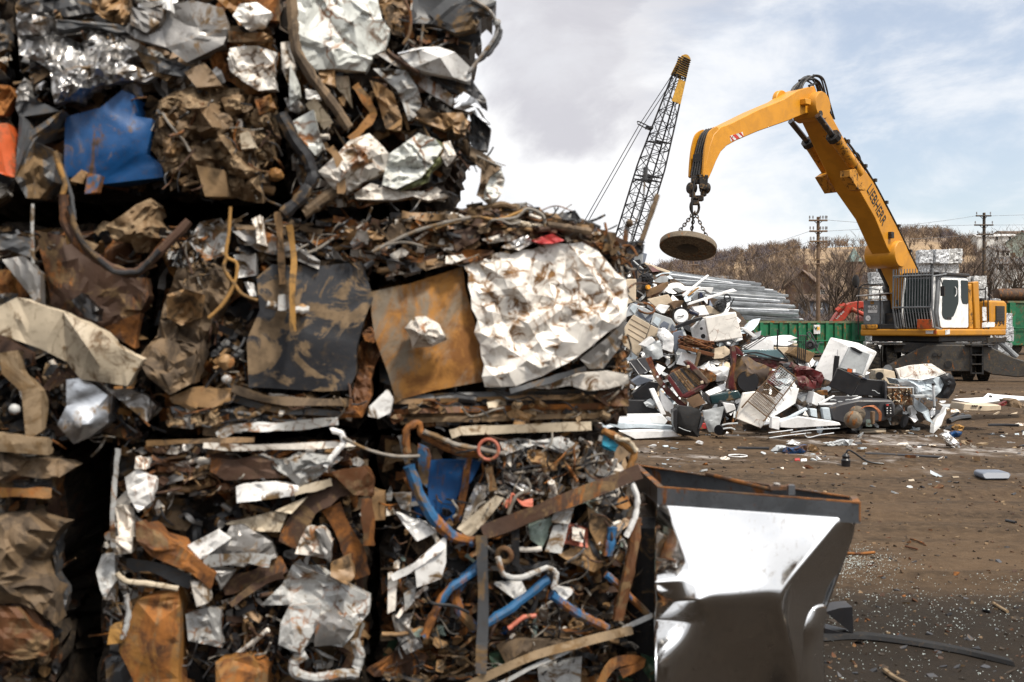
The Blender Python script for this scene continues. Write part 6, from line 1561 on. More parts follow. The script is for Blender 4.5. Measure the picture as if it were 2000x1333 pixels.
t = Thing('crushed_appliance','white speckled crushed appliance with a torn black back','appliance','r6',[(905,370),(1620,800)],-.25)
t.crump('top','appl_white_rust',[(912,432),(1330,368),(1505,480),(1380,525),(1210,562),(960,545)],.05,.012,.25,.1,.01)
t.crump('front','pale_blue',[(920,545),(1060,560),(1200,560),(1440,525),(1482,600),(1435,700),(1335,795),(1160,740),(1120,640),(960,620)],-.02,.05,.16,.5,.06)
t.crump('torn_back','plastic_black',[(1445,525),(1540,478),(1585,520),(1622,610),(1592,700),(1530,782),(1455,782),(1490,620)],-.05,.05,.16,.3,.08)
t.solid('edge_strip','appl_white',[(1060,540),(1200,555),(1380,520),(1380,532),(1200,570),(1065,556)],.05,dY=-.06)
t = Thing('tube_bundle_box','rusty open box packed with thin tubes','box','r6',[(810,650),(1120,860)],-.45)
t.solid('body','brown_board',[(812,655),(1115,652),(1120,862),(882,852),(812,762)],.4)
mbx = MB()
for i in range(60):
    x, y = g.uniform(845,1090), g.uniform(675,830); p = pil('r6',[(x,y)],t.Y-.04)[0]; mbx.tube([p, p+Vector((g.uniform(-.06,.06),.05,g.uniform(-.08,.08)))], .009, M[g.choice(['rust_rod','plastic_black','cream'])], 5)
mbx.build('tube_ends', None, t.o)
t.solid('rim','appl_grey',[(812,645),(1122,645),(1126,865),(1112,865),(1108,660),(812,660)],.03,dY=-.06)
t = Thing('galvanised_post','upright galvanised post with a black cap and a short shelf','post','r6',[(1125,605),(1380,885)],-.7)
t.tube('post','steel_stud',[(1349,625),(1357,750),(1366,885)],15,n=14); t.tube('cap','plastic_black',[(1348,600),(1349,625)],18,n=14); t.tube('foot','plastic_black',[(1365,872),(1367,892)],19,n=14)
t.solid('shelf','appl_grey',[(1125,742),(1342,738),(1342,768),(1130,778)],.15,dY=.08)
t = Thing('dark_cooker','dark grey cooker lying on its back with its control panel facing out','cooker','r6',[(30,790),(900,1060)],-.35)
t.solid('body','appl_dark',[(120,892),(260,838),(460,795),(868,798),(905,862),(895,985),(770,1045),(540,1085),(300,1085),(148,1042)],.6,.03)
cp = t.solid('control_panel','plastic_black',[(778,842),(868,832),(890,978),(792,1000)],.04,dY=-.05)
t.solid('lamp','red',[(796,852),(824,848),(826,866),(798,870)],.02,0,dY=-.07,parent=cp)
for i in range(6): t.solid('button','appl_white',[(800+(i%2)*40,890+i//2*30),(812+(i%2)*40,888+i//2*30),(813+(i%2)*40,898+i//2*30),(801+(i%2)*40,900+i//2*30)],.01,0,dY=-.06,parent=cp)
for q in ([(34,892),(120,890),(146,1042),(52,1030)],[(-110,900),(-30,905),(-20,1010),(-100,990)]): t.solid('side_door','pale_blue',q,.1,dY=-.06)
t.solid('top_opening','plastic_black',[(565,845),(720,835),(700,875),(600,880)],.02,0,dY=-.03)
t = Thing('compressor','round rusty compressor ball with curled copper pipes','compressor','r6',[(295,870),(740,1140)],-.75)
b_ = MB(); c_ = pil('r6',[(402,1032)],t.Y)[0]; rr = 106/6.06*t.Y/FPX
b_.disc_profile(c_, (0,0,1), [(rr*math.cos(a), rr*math.sin(a)) for a in [R(-88+i*11) for i in range(17)]], M['magnet_steel'], 28); b_.build('ball', None, t.o, sharp=60)
b_ = MB(); c2 = pil('r6',[(450,960)],t.Y+.25)[0]; b_.disc_profile(c2, (0,0,1), [(rr*.9*math.cos(a), rr*.9*math.sin(a)) for a in [R(-88+i*11) for i in range(17)]], M['magnet_steel'], 24); b_.build('ball', None, t.o, sharp=60)
for i in range(5): t.tube('copper_pipe','copper',[(490+i*8,905-i*6),(560+i*20,872-i*2),(650+i*12,890+i*4),(705+i*8,960),(705+i*6,1045)],5,.0+.05*i)
t.tube('valve_bottle','pale_green',[(590,1030),(588,1080),(588,1110)],36,.1,n=14); t.solid('bracket','brown_board',[(630,940),(665,935),(660,1080),(630,1090)],.1)
t.tube('power_lead','appl_white',[(1118,800),(1130,785),(1135,820),(1160,870),(1172,905)],6,-.2) if False else None
t = Thing('cooker_hob','white framed hob with dark burners on the dark cooker','hob','r6',[(-60,750),(510,860)],-.6)
t.solid('plate','appl_dark',[(40,840),(180,752),(470,752),(290,835)],.03,dY=.03)
t.tubes('burner','appl_grey',[[(130+i*90,800+((i%2)*22)),(165+i*90,795+((i%2)*22)),(200+i*90,803+((i%2)*22))] for i in range(3)],7,-.0)
t.solid('frame','appl_white',[(-5,835),(180,742),(190,752),(60,832),(270,832),(490,755),(512,765),(300,860),(0,862)],.06)
one('white_case','small white case between the cooker and the crushed red car','box','appl_white','r5',[(955,862),(985,730),(1102,792),(1022,892)],.3,-.4)
one('narrow_plank','narrow orange-brown board behind the small white case','board','ochre','r5',[(960,722),(1140,708),(1145,770),(1080,770),(990,735)],.1,-.2)
one('grey_funnel','grey scoop lying beside the small white case','scoop','appl_grey','r5',[(805,800),(850,755),(985,720),(960,800),(850,842)],.2,-.2,crump=.03,bulge=.1)
# crushed red car front
t = Thing('crushed_car','crushed front end of a dark red car with its wheel arch showing','car','r5',[(5,210),(1100,720)],-.35)
t.crump('inner_wing','inner_wing',[(80,298),(140,318),(330,390),(512,468),(512,560),(440,640),(262,702),(110,718),(60,640),(70,480)],0,.03,.16,.3,.05,label='muddy inner wing')
t.disc('wheel_arch','plastic_black',(235,610),120,.05,(-.1,-1,.05),-.1)
t.crump('wing_edge','maroon_car',[(52,215),(88,208),(112,300),(98,420),(75,560),(110,700),(60,720),(5,690),(30,560),(68,400)],-.1,.015,.15,.15,.02)
t.solid('pillar','maroon_car',[(88,208),(120,225),(195,310),(180,325),(115,300)],.1,dY=-.1)
t.crump('bulkhead','maroon_car',[(180,330),(400,360),(700,385),(730,400),(700,470),(560,470),(505,460),(330,385)],.15,.03,.15,.2,.03)
t.crump('bracket','maroon_car',[(440,625),(505,490),(620,488),(545,525),(555,590),(662,635),(500,655)],-.12,.03,.12,.1,.03)
t.crump('far_wing','maroon_car',[(725,388),(905,438),(1072,508),(1102,570),(1052,682),(902,712),(792,602),(752,500),(700,445)],.0,.035,.14,.3,.05)
t.crump('crumpled_bonnet','maroon_car',[(785,560),(882,548),(1012,608),(1002,692),(872,712),(808,642)],-.12,.05,.12,.2,.05)
t.solid('windscreen','glass_blue',[(165,258),(300,252),(580,250),(668,345),(450,345),(210,300)],.03,dY=.1)
t.tubes('windscreen_seal','plastic_black',[[(190,300),(330,285),(520,335),(690,375)],[(200,320),(420,350),(690,385)],[(575,245),(630,300),(690,375)]],9,.02)
t.crump('engine_parts','appl_dark',[(630,410),(720,395),(780,470),(760,540),(690,520)],-.03,.05,.08,.2,.05)
# wire cart
t = Thing('wire_cart','rusty wire shopping cart lying upside down in front of the crushed red car','cart','r5',[(160,430),(790,1060)],-.75)
A0, B0, C0, D0_ = (232,832), (602,430), (788,572), (452,1012)
L2 = lambda a, b, k: (a[0]+(b[0]-a[0])*k, a[1]+(b[1]-a[1])*k)
t.tubes('frame','brown_board',[[A0,L2(A0,B0,.5),B0],[B0,L2(B0,C0,.5),C0],[C0,L2(C0,D0_,.5),D0_],[D0_,L2(D0_,A0,.5),A0],[L2(A0,B0,.30),L2(D0_,C0,.30)],[L2(A0,B0,.55),L2(D0_,C0,.55)]],7)
t.tubes('long_wires','brown_board',[[L2(A0,D0_,i/16),L2(L2(A0,B0,.56),L2(D0_,C0,.56),i/16)] for i in range(1,16)],2.4)
t.tubes('long_wires','appl_grey',[[L2(L2(A0,B0,.62),L2(D0_,C0,.62),i/9),L2(B0,C0,i/9)] for i in range(1,9)],3.2)
t.tubes('cross_wires','brown_board',[[L2(A0,B0,i/18),L2(L2(A0,B0,i/18),L2(D0_,C0,i/18),.5),L2(D0_,C0,i/18)] for i in range(1,11)],2.4)
t.tubes('cross_wires','appl_grey',[[L2(A0,B0,i/24),L2(L2(A0,B0,i/24),L2(D0_,C0,i/24),.5),L2(D0_,C0,i/24)] for i in range(15,24)],3.)
for q in ([L2(A0,B0,0),(190,880),(165,910)],[D0_,(430,1045),(405,1060)]): t.tube('cart_handle','brown_board',q,9)
t.tubes('basket_side','brown_board',[[L2(C0,D0_,k),(L2(C0,D0_,k)[0]+22,L2(C0,D0_,k)[1]+40)] for k in (0.,.25,.5,.75,1)],4,.1)
t = Thing('dishwasher','white dishwasher lying open under the wire cart','appliance','r5',[(95,690),(815,1140)],-.5)
t.solid('front','appl_white_rust',[(185,742),(330,725),(560,800),(470,1000),(425,1092),(382,1142),(98,1032)],.08,.01)
t.solid('side','appl_white',[(735,680,.2),(818,690,.2),(776,862,.2),(528,1012,.05),(470,1010,0),(560,880,.1)],.4,.01,dY=-.05)
t.tubes('edge_trim','yellow_rope',[[(120,950),(108,1000),(98,1032)]],6,-.03)
one('enamel_sheet','flat white enamel door lying on the ground at the foot of the heap','panel','appl_white','r5',[(600,1062),(800,1008),(1275,1078),(1290,1108),(740,1142),(600,1132)],.25,-.75)
one('pale_rail','white rail leaning onto the flat enamel door','rail','pale_blue','r5',[(590,1072),(900,908),(918,930),(690,1050),(600,1105)],.08,-.8)
one('heater_grille','small white grille standing at the foot of the dishwasher','grille','appl_white','r5',[(508,1010),(602,1020),(592,1162),(498,1142)],.12,-1.0)
for i,(q,lab) in enumerate((([(470,1192),(600,1178),(745,1160)],'bright trim strip at the foot of the white grille'),([(480,1250),(680,1222),(890,1200)],'long bright trim strip lying nearest the camera at the heap foot'),([(720,1190),(950,1160),(1275,1140)],'bright bar along the front of the enamel door'),([(870,1200),(920,1245),(1060,1215),(1210,1195)],'bent bright strip in front of the compressor'))):
    t = Thing('trim_strip', lab, 'trim', 'r5', q, -1.05); t.tube('strip','steel_stud',q,6)
t = Thing('wheel_hub','rusty wheel hub with a stub axle at the foot of the heap','wheel hub','q2',[(1340,1040),(1520,1170)],-.5)
t.disc('drum','plastic_black',(1372,1112),56,.12,(-.8,-1,.1)); t.tubes('axle','appl_grey',[[(1390,1060),(1460,1045),(1560,1040)],[(1400,1100),(1480,1090),(1530,1110)]],9,-.1)
t.crump('caliper','brown_board',[(1420,1050),(1500,1040),(1525,1090),(1500,1165),(1430,1120)],-.05,.05,.08,.15,.05)
one('grey_wing','light grey torn car wing behind the black seat','car wing','appl_grey','q2',[(1185,905),(1300,880),(1412,858),(1390,960),(1342,1135),(1245,1135),(1200,1010)],.1,-.35,crump=.015)
t = Thing('fabric_chair','black car seat back standing at the foot of the heap','seat','q2',[(860,850),(1170,1195)],-.7)
t.crump('cushion','fabric_black',[(868,905),(930,850),(1050,862),(1148,892),(1172,965),(1160,1060),(1132,1192),(960,1168),(900,1150),(868,1045)],0,.006,.12,.28,.07,sub=2)
t.tube('piping','appl_grey',[(918,1082),(980,1110),(1048,1130)],4,-.13); t.solid('arm','appl_dark',[(1168,955),(1205,985),(1165,1080),(1130,1115),(1150,1030)],.15,dY=-.05)
t.solid('bolster','plastic_black',[(862,905),(905,880),(905,1140),(895,1150),(862,1045)],.2,dY=-.06)
one('red_scrap','small red plastic piece beside the black seat','scrap','red','q2',[(1135,1050),(1215,1035),(1225,1100),(1140,1110)],.1,-.4)
# white sheets at the left foot of the heap
one('white_gutter','long white gutter lying at the left foot of the heap','gutter','appl_white','q2',[(118,955),(740,945),(802,1010),(772,1052),(480,1032),(165,1022)],.25,-.45)
one('white_post','white post leaning behind the black seat','post','appl_white','q2',[(606,672),(655,660),(785,945),(730,952)],.12,-.3)
one('white_flap','white folded flap above the dark screen','flap','appl_white','q2',[(500,522),(660,524),(690,568),(545,572)],.3,-.1)
one('white_tray','white tray standing behind the white post','tray','appl_white','q2',[(722,680),(862,830),(872,925),(780,910),(728,840)],.15,-.2)
one('bent_strip','grey-white folded strip under the long white gutter','strip','pale_blue','q2',[(80,1022),(500,1040),(862,1072),(832,1112),(500,1092),(290,1102)],.2,-.5)
one('white_plank','white siding board lying lowest at the left foot of the heap','board','appl_white','q2',[(275,1128),(500,1118),(862,1122),(945,1182),(450,1212)],.2,-.55)
one('white_plank','narrow white siding board lying behind the bale corner','board','appl_white','p',[(1180,822),(1225,818),(1300,838),(1240,846)],.2,-.3)
t = Thing('spoked_fan','grey spoked fan wheel beside the bale corner','fan wheel','q2',[(195,860),(315,950)],-.3)
t.torus('rim','appl_grey',(256,912),52,9,(-.2,-1,.4)); t.disc('hub','appl_white',(256,912),26,.06,(-.2,-1,.4)); t.tubes('spoke','appl_grey',[[(256+50*math.cos(a),912+44*math.sin(a)),(256,912)] for a in (0,.9,1.8,2.7,3.6,4.5,5.4)],3)
t = Thing('lined_sheet','grey panel with white lines next to the bale corner','panel','q2',[(385,320),(610,520)],-.1)
t.solid('panel','appl_dark',[(383,362),(560,318),(612,408),(612,462),(482,522),(400,442)],.12)
t.tubes('white_line','appl_white',[[(390,375),(440,440),(490,512)],[(470,345),(520,410),(575,470)]],3,-.01)
t = Thing('dark_screen','glossy black screen leaning in the shadow at the left of the heap','screen','q2',[(440,560),(720,800)],-.1)
t.solid('screen','plastic_black',[(415,720),(600,582),(712,600),(640,800),(470,850)],.2); t.solid('back_shell','slate',[(392,600),(505,528),(650,572),(480,635)],.3,dY=.02)
one('black_cabinet','black cabinet half hidden behind the long white gutter','cabinet','plastic_black','q2',[(300,790),(600,790),(720,930),(330,945)],.3,-.2)
one('crumpled_bag','crumpled grey bag behind the white post','bag','appl_grey','q2',[(540,815),(620,770),(690,830),(650,880),(570,860)],.1,-.35,crump=.04)
t = Thing('red_bumper','long curved dark red bumper across the heap','bumper','q2',[(580,320),(970,860)],-.35)
mbx = MB(); strip(mbx, M['maroon_car'], tr('q2',[(592,325),(650,470),(720,590),(840,730),(985,865)]), 60/5.553, pYc(t.Y), 0, .12, wob=.12, tw=.1, jag=.2, seed=3); mbx.build('bar', None, t.o)
for c in ((690,535),(760,640)): t.disc('bolt_plate','appl_white',c,12,.03,(0,-1,.1),-.09)
t = Thing('tailgate','broken maroon tailgate frame with narrow boards','tailgate','q2',[(800,360),(1265,870)],-.45)
for i in range(9):
    k0, k1 = i/9, (i+.82)/9
    a, b = L2((800,520),(1000,420),k0), L2((800,520),(1000,420),k1); c, d = L2((960,750),(1180,600),k1), L2((960,750),(1180,600),k0)
    t.solid('slat',('appl_dark','tan','tan','tan','brown_board','tan')[i % 6] if i > 2 else 'appl_dark',[a,b,c,d],.04,.004)
t.solid('beam','maroon_car',[(985,372),(1035,352),(1090,400),(1268,592),(1222,625),(1060,470)],.2,.02,dY=-.08,label='dusty maroon end beam')
t.solid('beam','maroon_car',[(925,752),(1180,615),(1252,615),(1190,670),(1012,772)],.15,.02,dY=-.05)
t.solid('rail','maroon_car',[(780,530),(815,510),(980,745),(940,765)],.1,.01,dY=-.05)
t.crump('seat_board','brown_board',[(1005,782),(1140,718),(1218,822),(1080,872)],-.08,.015,.15,.1,.02)
for q in ((1022,425),(1172,595)): t.solid('bolt_plate','beige',[(q[0]-18,q[1]-12),(q[0]+14,q[1]-18),(q[0]+20,q[1]+14),(q[0]-12,q[1]+20)],.03,dY=-.12)
one('rusty_tank','rusty tank end behind the maroon tailgate','tank','rust','q2',[(1138,500),(1250,465),(1330,515),(1325,575),(1250,595)],.4,.0,crump=.02,bulge=.12,cell=.1)
t = Thing('microwave','white oven with a dark glossy door, tipped forward','oven','q2',[(1205,590),(1610,840)],-.2)
t.solid('top','appl_white',[(1208,702,.0),(1350,640,.3),(1470,585,.5),(1468,665,.3),(1252,742,.0)],.05,.01); t.solid('door','teal_dark',[(1252,742),(1562,678),(1612,762),(1480,800),(1280,842)],.3,.02,dY=-.03)
t.solid('side','appl_dark',[(1205,705),(1252,742),(1280,842),(1220,800)],.3,dY=-.01)
t = Thing('monitor','small white screen shell in a black frame','monitor','q2',[(1390,800),(1550,940)],-.5)
t.solid('frame','plastic_black',[(1380,830),(1400,800),(1545,818),(1555,890),(1440,955),(1370,1000),(1360,930)],.25,dY=.03); t.solid('shell','appl_white',[(1396,812),(1522,832),(1542,890),(1440,932)],.1,dY=-.03)
one('white_cover','white plastic cover between the tailgate and the crushed red car','cover','appl_white','q2',[(1150,440),(1460,430),(1470,560),(1330,590),(1320,510),(1210,470)],.2,.2,crump=.02)
one('pale_plank','pale board behind the rusty brown beam','board','appl_white','q2',[(960,270),(1140,300),(1110,440),(900,400)],.1,-.1)
one('pale_shell','pale shell between the beam and the bed side rail','shell','beige','q2',[(1310,230),(1420,200),(1500,260),(1420,330),(1300,340)],.2,.0,crump=.03)
# ---- right of the heap, on the ground
t = Thing('car_bodywork','white car panel with an oval hole lying flat on the ground','car panel','r8',[(1130,800),(2000,930)],0); t.Y = 17.6
t.solid('panel','appl_white',[(1130,872,.0),(1500,850,.6),(1560,800,.9),(1640,815,.9),(2100,850,.9),(2100,882,.5),(1700,892,.3),(1430,932,-.1)],(0,.05,-.05))
t.disc('hole','plastic_black',(1592,842),20,.02,(0,-.5,1),.6)
t = Thing('white_control_box','cream control box with three small dark windows lying on the ground','control box','r8',[(1250,930),(1720,1005)],0); t.Y = 15.9
t.solid('body','beige',[(1280,932),(1530,952),(1720,948),(1722,1010),(1530,1025),(1250,1012)],.5,.01)
for i in range(3): t.solid('window','plastic_black',[(1365+i*26,948),(1383+i*26,949),(1385+i*26,968),(1367+i*26,967)],.01,0,dY=-.02)
t.solid('window','plastic_black',[(1460,962),(1486,964),(1486,985),(1460,983)],.01,0,dY=-.02)
one('red_rag','dark red rag beside the white car panel','rag','maroon','r8',[(1700,945),(1790,895),(1800,940),(1740,960)],.1,-.9,crump=.03)
one('grey_rag','grey crumpled sacking at the right edge beside the white car panel','sacking','mud_cloth','r8',[(1825,890),(1900,870),(1990,930),(2080,960),(1960,985),(1830,970)],.3,-.9,crump=.05)
for i,(q,m_,lab) in enumerate(([[(920,862),(1560,862),(1880,880),(1300,905)],'appl_grey','long flat grey sheet on the ground behind the cream control box'],[[(1420,826),(1500,822),(1480,838),(1440,840)],'appl_white','white wad beside the crushed appliance'],[[(470,1165),(785,1155),(790,1178),(480,1198)],'beige','pale flat board lying on the dirt in front of the compressor'])):
    fr = 'r6'; Y = EYE*FPX/(max(a[1] for a in tr(fr,q))-HY)
    pts = []
    for a in tr(fr, q): p = ground_at(*a[:2]); p.z = .03; pts.append(p)
    b_ = MB(); b_.prism(pts, Vector((0,0,-.025)), M[m_]); b_.build('flat_sheet', None, None, label=lab, cat='sheet')
# ================================================================== hills, woods, houses, poles
def interp(tab, x):
    if x <= tab[0][0]: return tab[0][1]
    for (a, b), (c, d) in zip(tab, tab[1:]):
        if x <= c: t = (x-a)/(c-a); t = t*t*(3-2*t); return b+(d-b)*t
    return tab[-1][1]
RIDGE = [(-800,619),(600,579),(1100,559),(1230,543),(1290,535),(1340,529),(1400,516),(1450,507),(1510,499),(1560,493),(1640,490),(1700,489),(1735,481),(1770,470),(1810,467),(1850,472),(1890,480),(1940,484),(2000,482),(2200,477),(2900,519)]
def hill_z(px, d):
    top = (HY-interp(RIDGE, px))/FPX*400+EYE
    t = max(0, min(1, (d-125)/275)); t = t*t*(3-2*t)
    return top*t*(1+.0*d) + mnoise.noise(Vector((px*.01, d*.012, 3)))*2.2*t*(1-t)*3 - .05
def hill_p(px, d): return Vector(((px-CX)/FPX*d, d, hill_z(px, d)))
def hillmat():
    m, nt, b = NT('hill_grass'); L = nt.links; vec = coords(nt, 1, False)
    n1 = noise(nt, vec, .02, 5, .6); n2 = noise(nt, vec, .25, 6, .7)
    c = mixc(nt, smooth(nt, n1, .42, .6), (.18,.135,.10), (.30,.215,.135))
    c = mixc(nt, smooth(nt, n2, .45, .7, 0, .6), c, (.105,.082,.072)); L.new(c, b.inputs[0]); b.inputs['Roughness'].default_value = .95; b.inputs['Specular IOR Level'].default_value = .1
    return m
M['hill'] = hillmat()
mb = MB(); pxs = [-800+i*40 for i in range(93)]; ds = [118+i*9 for i in range(34)]+[430,470,560]
vs = [hill_p(x, d) for d in ds for x in pxs]; n = len(pxs)
mb.add(vs, [(j*n+i, j*n+i+1, (j+1)*n+i+1, (j+1)*n+i) for j in range(len(ds)-1) for i in range(n-1)], M['hill'])
mb.build('hills', kind='structure')
def bark(name, c):
    m, nt, b = NT(name); L = nt.links; vec = coords(nt, 1, True)
    L.new(mixc(nt, smooth(nt, noise(nt, vec, .35, 3), .35, .65), tuple(x*.6 for x in c), c), b.inputs[0]); b.inputs['Roughness'].default_value = .95; b.inputs['Specular IOR Level'].default_value = .1; M[name] = m
bark('twig_brown', (.165,.125,.10)); bark('twig_purple', (.13,.112,.122)); bark('twig_tan', (.25,.18,.125)); bark('twig_dark', (.075,.058,.047)); bark('trunk_bark', (.085,.065,.05))
g = random.Random(91)
def twig_tree(mb, base, h, m, n_=24, wd=.11, spread=.42):
    """small bare tree: trunk with a fan of thin tapering twigs"""
    vs, fs = [], []
    def blade(a, b, w_):
        d = (b-a); s = Vector((g.uniform(-1,1), g.uniform(-.5,.5), 0)); s = (s-d*(s.dot(d)/max(d.length_squared, 1e-6)))
        s = s.normalized()*w_ if s.length > 1e-4 else Vector((w_,0,0)); k = len(vs); vs.extend([a-s, a+s, b+s*.3, b-s*.3]); fs.append((k,k+1,k+2,k+3))
    top = base+Vector((g.uniform(-.1,.1)*h, g.uniform(-.1,.1)*h, h*.55)); blade(base, top, wd*1.4)
    for i in range(n_):
        t = g.uniform(.15, 1); a = base.lerp(top, t); an = g.uniform(0, 6.283); r = h*spread*g.uniform(.3, 1)
        b = a+Vector((math.cos(an)*r, math.sin(an)*r*.7, h*g.uniform(.12, .5)*(1.25-t*.4))); blade(a, b, wd)
        if i % 2: 
            c = a.lerp(b, g.uniform(.4,.8)); blade(c, c+Vector((g.uniform(-.16,.16)*h, g.uniform(-.1,.1)*h, g.uniform(.04,.2)*h)), wd*.7)
    mb.add(vs, fs, m, False)
mb = MB()
for i in range(6500):
    px, d = g.uniform(1180, 2080), 135+275*g.random()**.8
    dens = .25+1.5*(mnoise.noise(Vector((px*.012, d*.03, 1)))+.25)
    p = hill_p(px, d); y = HY-(p.z-EYE)/d*FPX
    if 1470 < px < 1740 and y < 512 and d > 250: dens *= .16
    if 1290 < px < 1560 and d > 200: dens += .5
    if d > 385: dens = .8 if not (1485 < px < 1760) else .12
    if g.random() > dens: continue
    purple = 1 if (1290 < px < 1500 and 480 < y < 545) else 0
    mm = g.choices(['twig_brown','twig_purple','twig_tan','twig_dark'], [3, 1.2+4*purple, 2.6, .25])[0]
    twig_tree(mb, p, g.uniform(2.6, 5.6)*(.85 if d > 380 else 1), M[mm], 22, .038+d*.00010)
tag(mb.build('bare_woodland'), 'brown and purple leafless woodland covering the hillside', 'woodland', None, 'stuff')
mb = MB()
for i in range(900):
    px = g.uniform(1360, 2040); d = g.uniform(84, 128)
    if px < 1450 and g.random() < .5: continue
    hmax = interp([(1360,1.5),(1450,3.0),(1560,3.4),(1620,4.2),(1700,4.2),(1760,3.5),(1880,5.5),(2040,6)], px)
    twig_tree(mb, Vector(((px-CX)/FPX*d, d, 0)), hmax*g.uniform(.55,1.1), M[g.choices(['twig_dark','twig_brown','twig_purple','twig_tan'],[3,3,2,1])[0]], 26, .028, .5)
tag(mb.build('bare_undergrowth'), 'dense leafless brush behind the yard', 'brush', None, 'stuff')

def bare_tree(seed, h, label):
    gg = random.Random(seed); tr_ = MB(); cr = MB()
    def grow(p, d, L_, r, lev):
        n_ = 4; pts = [p]; rs = [r]
        for k in range(n_):
            d = (d+Vector((gg.gauss(0,.10), gg.gauss(0,.10), gg.gauss(.02,.06)))).normalized(); p = p+d*L_/n_; pts.append(p); rs.append(r*(1-.5*(k+1)/n_))
        (tr_ if lev == 0 else cr).tube(pts, r, M['trunk_bark' if lev < 2 else ('twig_dark' if seed % 2 else 'twig_brown')], 6 if lev == 0 else (4 if lev < 3 else 3), rs, caps=False)
        if lev >= 4: return
        for q in range(gg.randint(3,4) if lev else 7):
            t = gg.uniform(.35, 1); k = min(int(t*n_), n_-1); b = pts[k].lerp(pts[k+1], t*n_-k)
            an = gg.uniform(0, 6.283); tilt = gg.uniform(.35, .95); side = Vector((math.cos(an), math.sin(an), .25))
            nd_ = (d*(1-tilt*.55)+side*tilt*.7).normalized(); grow(b, nd_, L_*gg.uniform(.45,.72), max(rs[k+1]*.62, .010), lev+1)
    grow(Vector((0,0,0)), Vector((gg.uniform(-.08,.08),0,1)), h*.52, h*.017, 0)
    root = empty('bare_tree', (0,0,0), label, 'tree')
    tr_.build('trunk', None, root); cr.build('crown', None, root); return root
TREES = [bare_tree(3, 10, ''), bare_tree(8, 11, ''), bare_tree(13, 9, ''), bare_tree(20, 12, '')]
used_t = [0]*4
def put_tree(k, px, d, s, label, group):
    o = TREES[k] if not used_t[k] else copy_tree(TREES[k]); used_t[k] = 1
    o.location = ((px-CX)/FPX*d, d, 0 if d < 125 else hill_z(px, d)); o.scale = (s, s, s); o.rotation_euler.z = g.uniform(0, 6.28); o['label'] = label; o['group'] = group
for i,(px,d,s) in enumerate(((1896,92,1.15),(1915,100,1.05),(1938,95,1.1),(1962,90,1.0),(1985,97,1.15),(2010,94,1.2),(1905,112,1.2),(1950,118,1.15),(1990,120,1.2),(1880,105,1.0))): put_tree(i % 4, px, d, s, 'dark bare tree behind the stack of silvery bales at the right', 'bare trees at the right')
for i,(px,d,s) in enumerate(((1460,96,.85),(1485,92,.8),(1508,88,.85),(1530,98,.9),(1441,104,.8),(1500,106,.95))): put_tree((i+1) % 4, px, d, s, 'spreading bare tree beyond the galvanised bars', 'bare trees beyond the galvanised bars')
for i,(px,d,s) in enumerate(((1612,90,.8),(1630,94,.9),(1646,88,.95),(1668,92,1.0),(1684,96,.95),(1702,99,.95),(1725,96,.9),(1574,99,.8),(1560,100,.7),(1584,104,.75))): put_tree((i+2) % 4, px, d, s, 'slender bare tree behind the green container', 'bare trees behind the green container')

# ---- houses
defm('house_white', (.62,.62,.60), .7, dirt=.15, scale=.1, bump=.02, speck=0); defm('house_brick', (.10,.06,.045), .85, dirt=.3, scale=.2, bump=.05, speck=0); defm('house_green', (.40,.46,.40), .7, dirt=.2, scale=.1, bump=.02, speck=0)
defm('roof_grey', (.12,.12,.125), .85, dirt=.3, scale=.2, bump=.05, speck=0); defm('roof_brown', (.12,.085,.07), .85, dirt=.3, scale=.2, bump=.05, speck=0); defm('roof_white', (.6,.6,.6), .7, dirt=.2, scale=.1, bump=.02, speck=0); defm('roof_teal', (.10,.16,.15), .6, dirt=.2, scale=.2, bump=.03, speck=0)
def house(name, label, px, ybase, d, w_, dp, hw, hr, mw, mr, rot, cat='house', wins=3):
    z0 = EYE-(ybase-HY)/FPX*d; c = Vector(((px-CX)/FPX*d, d, z0)); o = empty(name, c, label, cat); Rm = Matrix.Rotation(R(rot), 3, 'Z')
    def T(x, y, z): return c+Rm @ Vector((x, y, z))
    mb = MB(); x, y = w_/2, dp/2
    mb.add([T(-x,-y,-3),T(x,-y,-3),T(x,y,-3),T(-x,y,-3),T(-x,-y,hw),T(x,-y,hw),T(x,y,hw),T(-x,y,hw),T(-x,0,hw+hr),T(x,0,hw+hr)],[(0,1,5,4),(1,2,6,9,5),(2,3,7,6),(3,0,4,8,7)],M[mw],False); mb.build('wall', None, o)
    e = .35; mb = MB(); k = hr/y
    for s in (-1,1): mb.prism([T(-x-e,s*(y+e),hw-e*k),T(x+e,s*(y+e),hw-e*k),T(x+e,0,hw+hr+.04),T(-x-e,0,hw+hr+.04)], Rm @ Vector((0,0,.15)), M[mr])
    rf = mb.build('roof', None, o)
    if hr > 1: mb = MB(); mb.box(T(x*.4,0,hw+hr+.3), (.6,.6,1.4), M['house_brick'], Rm); mb.build('chimney', None, rf)
    for i in range(wins):
        xx = -x+w_*(i+.5)/wins; mb = MB(); mb.box(T(xx,-y-.04,hw*.55), (.9,.08,1.2), M['sign_white'], Rm); f = mb.build('window', None, o)
        mb = MB(); mb.box(T(xx,-y-.07,hw*.55), (.7,.06,1.0), M['glass'], Rm); mb.build('pane', None, f)
    return o
house('brick_house','brown brick house with a steep gable beyond the galvanised bars', 1572, 592, 140, 3.0, 4.8, 2.2, 2.2, 'house_brick','roof_brown', 62)
house('small_shed','small blue-grey shed low behind the white bales', 1589, 604, 112, 2.6, 2.2, 1.0, .5, 'slate','roof_brown', 10, 'shed', 1)
house('hillside_house','pale green gabled house at the right edge of the hillside', 1996, 496, 250, 6, 7, 2.6, 2.4, 'house_green','roof_teal', 60)
house('hillside_house','long white low house high on the hillside beside the right-hand pole', 1940, 474, 300, 11, 6, 1.6, .7, 'house_white','roof_white', -8)
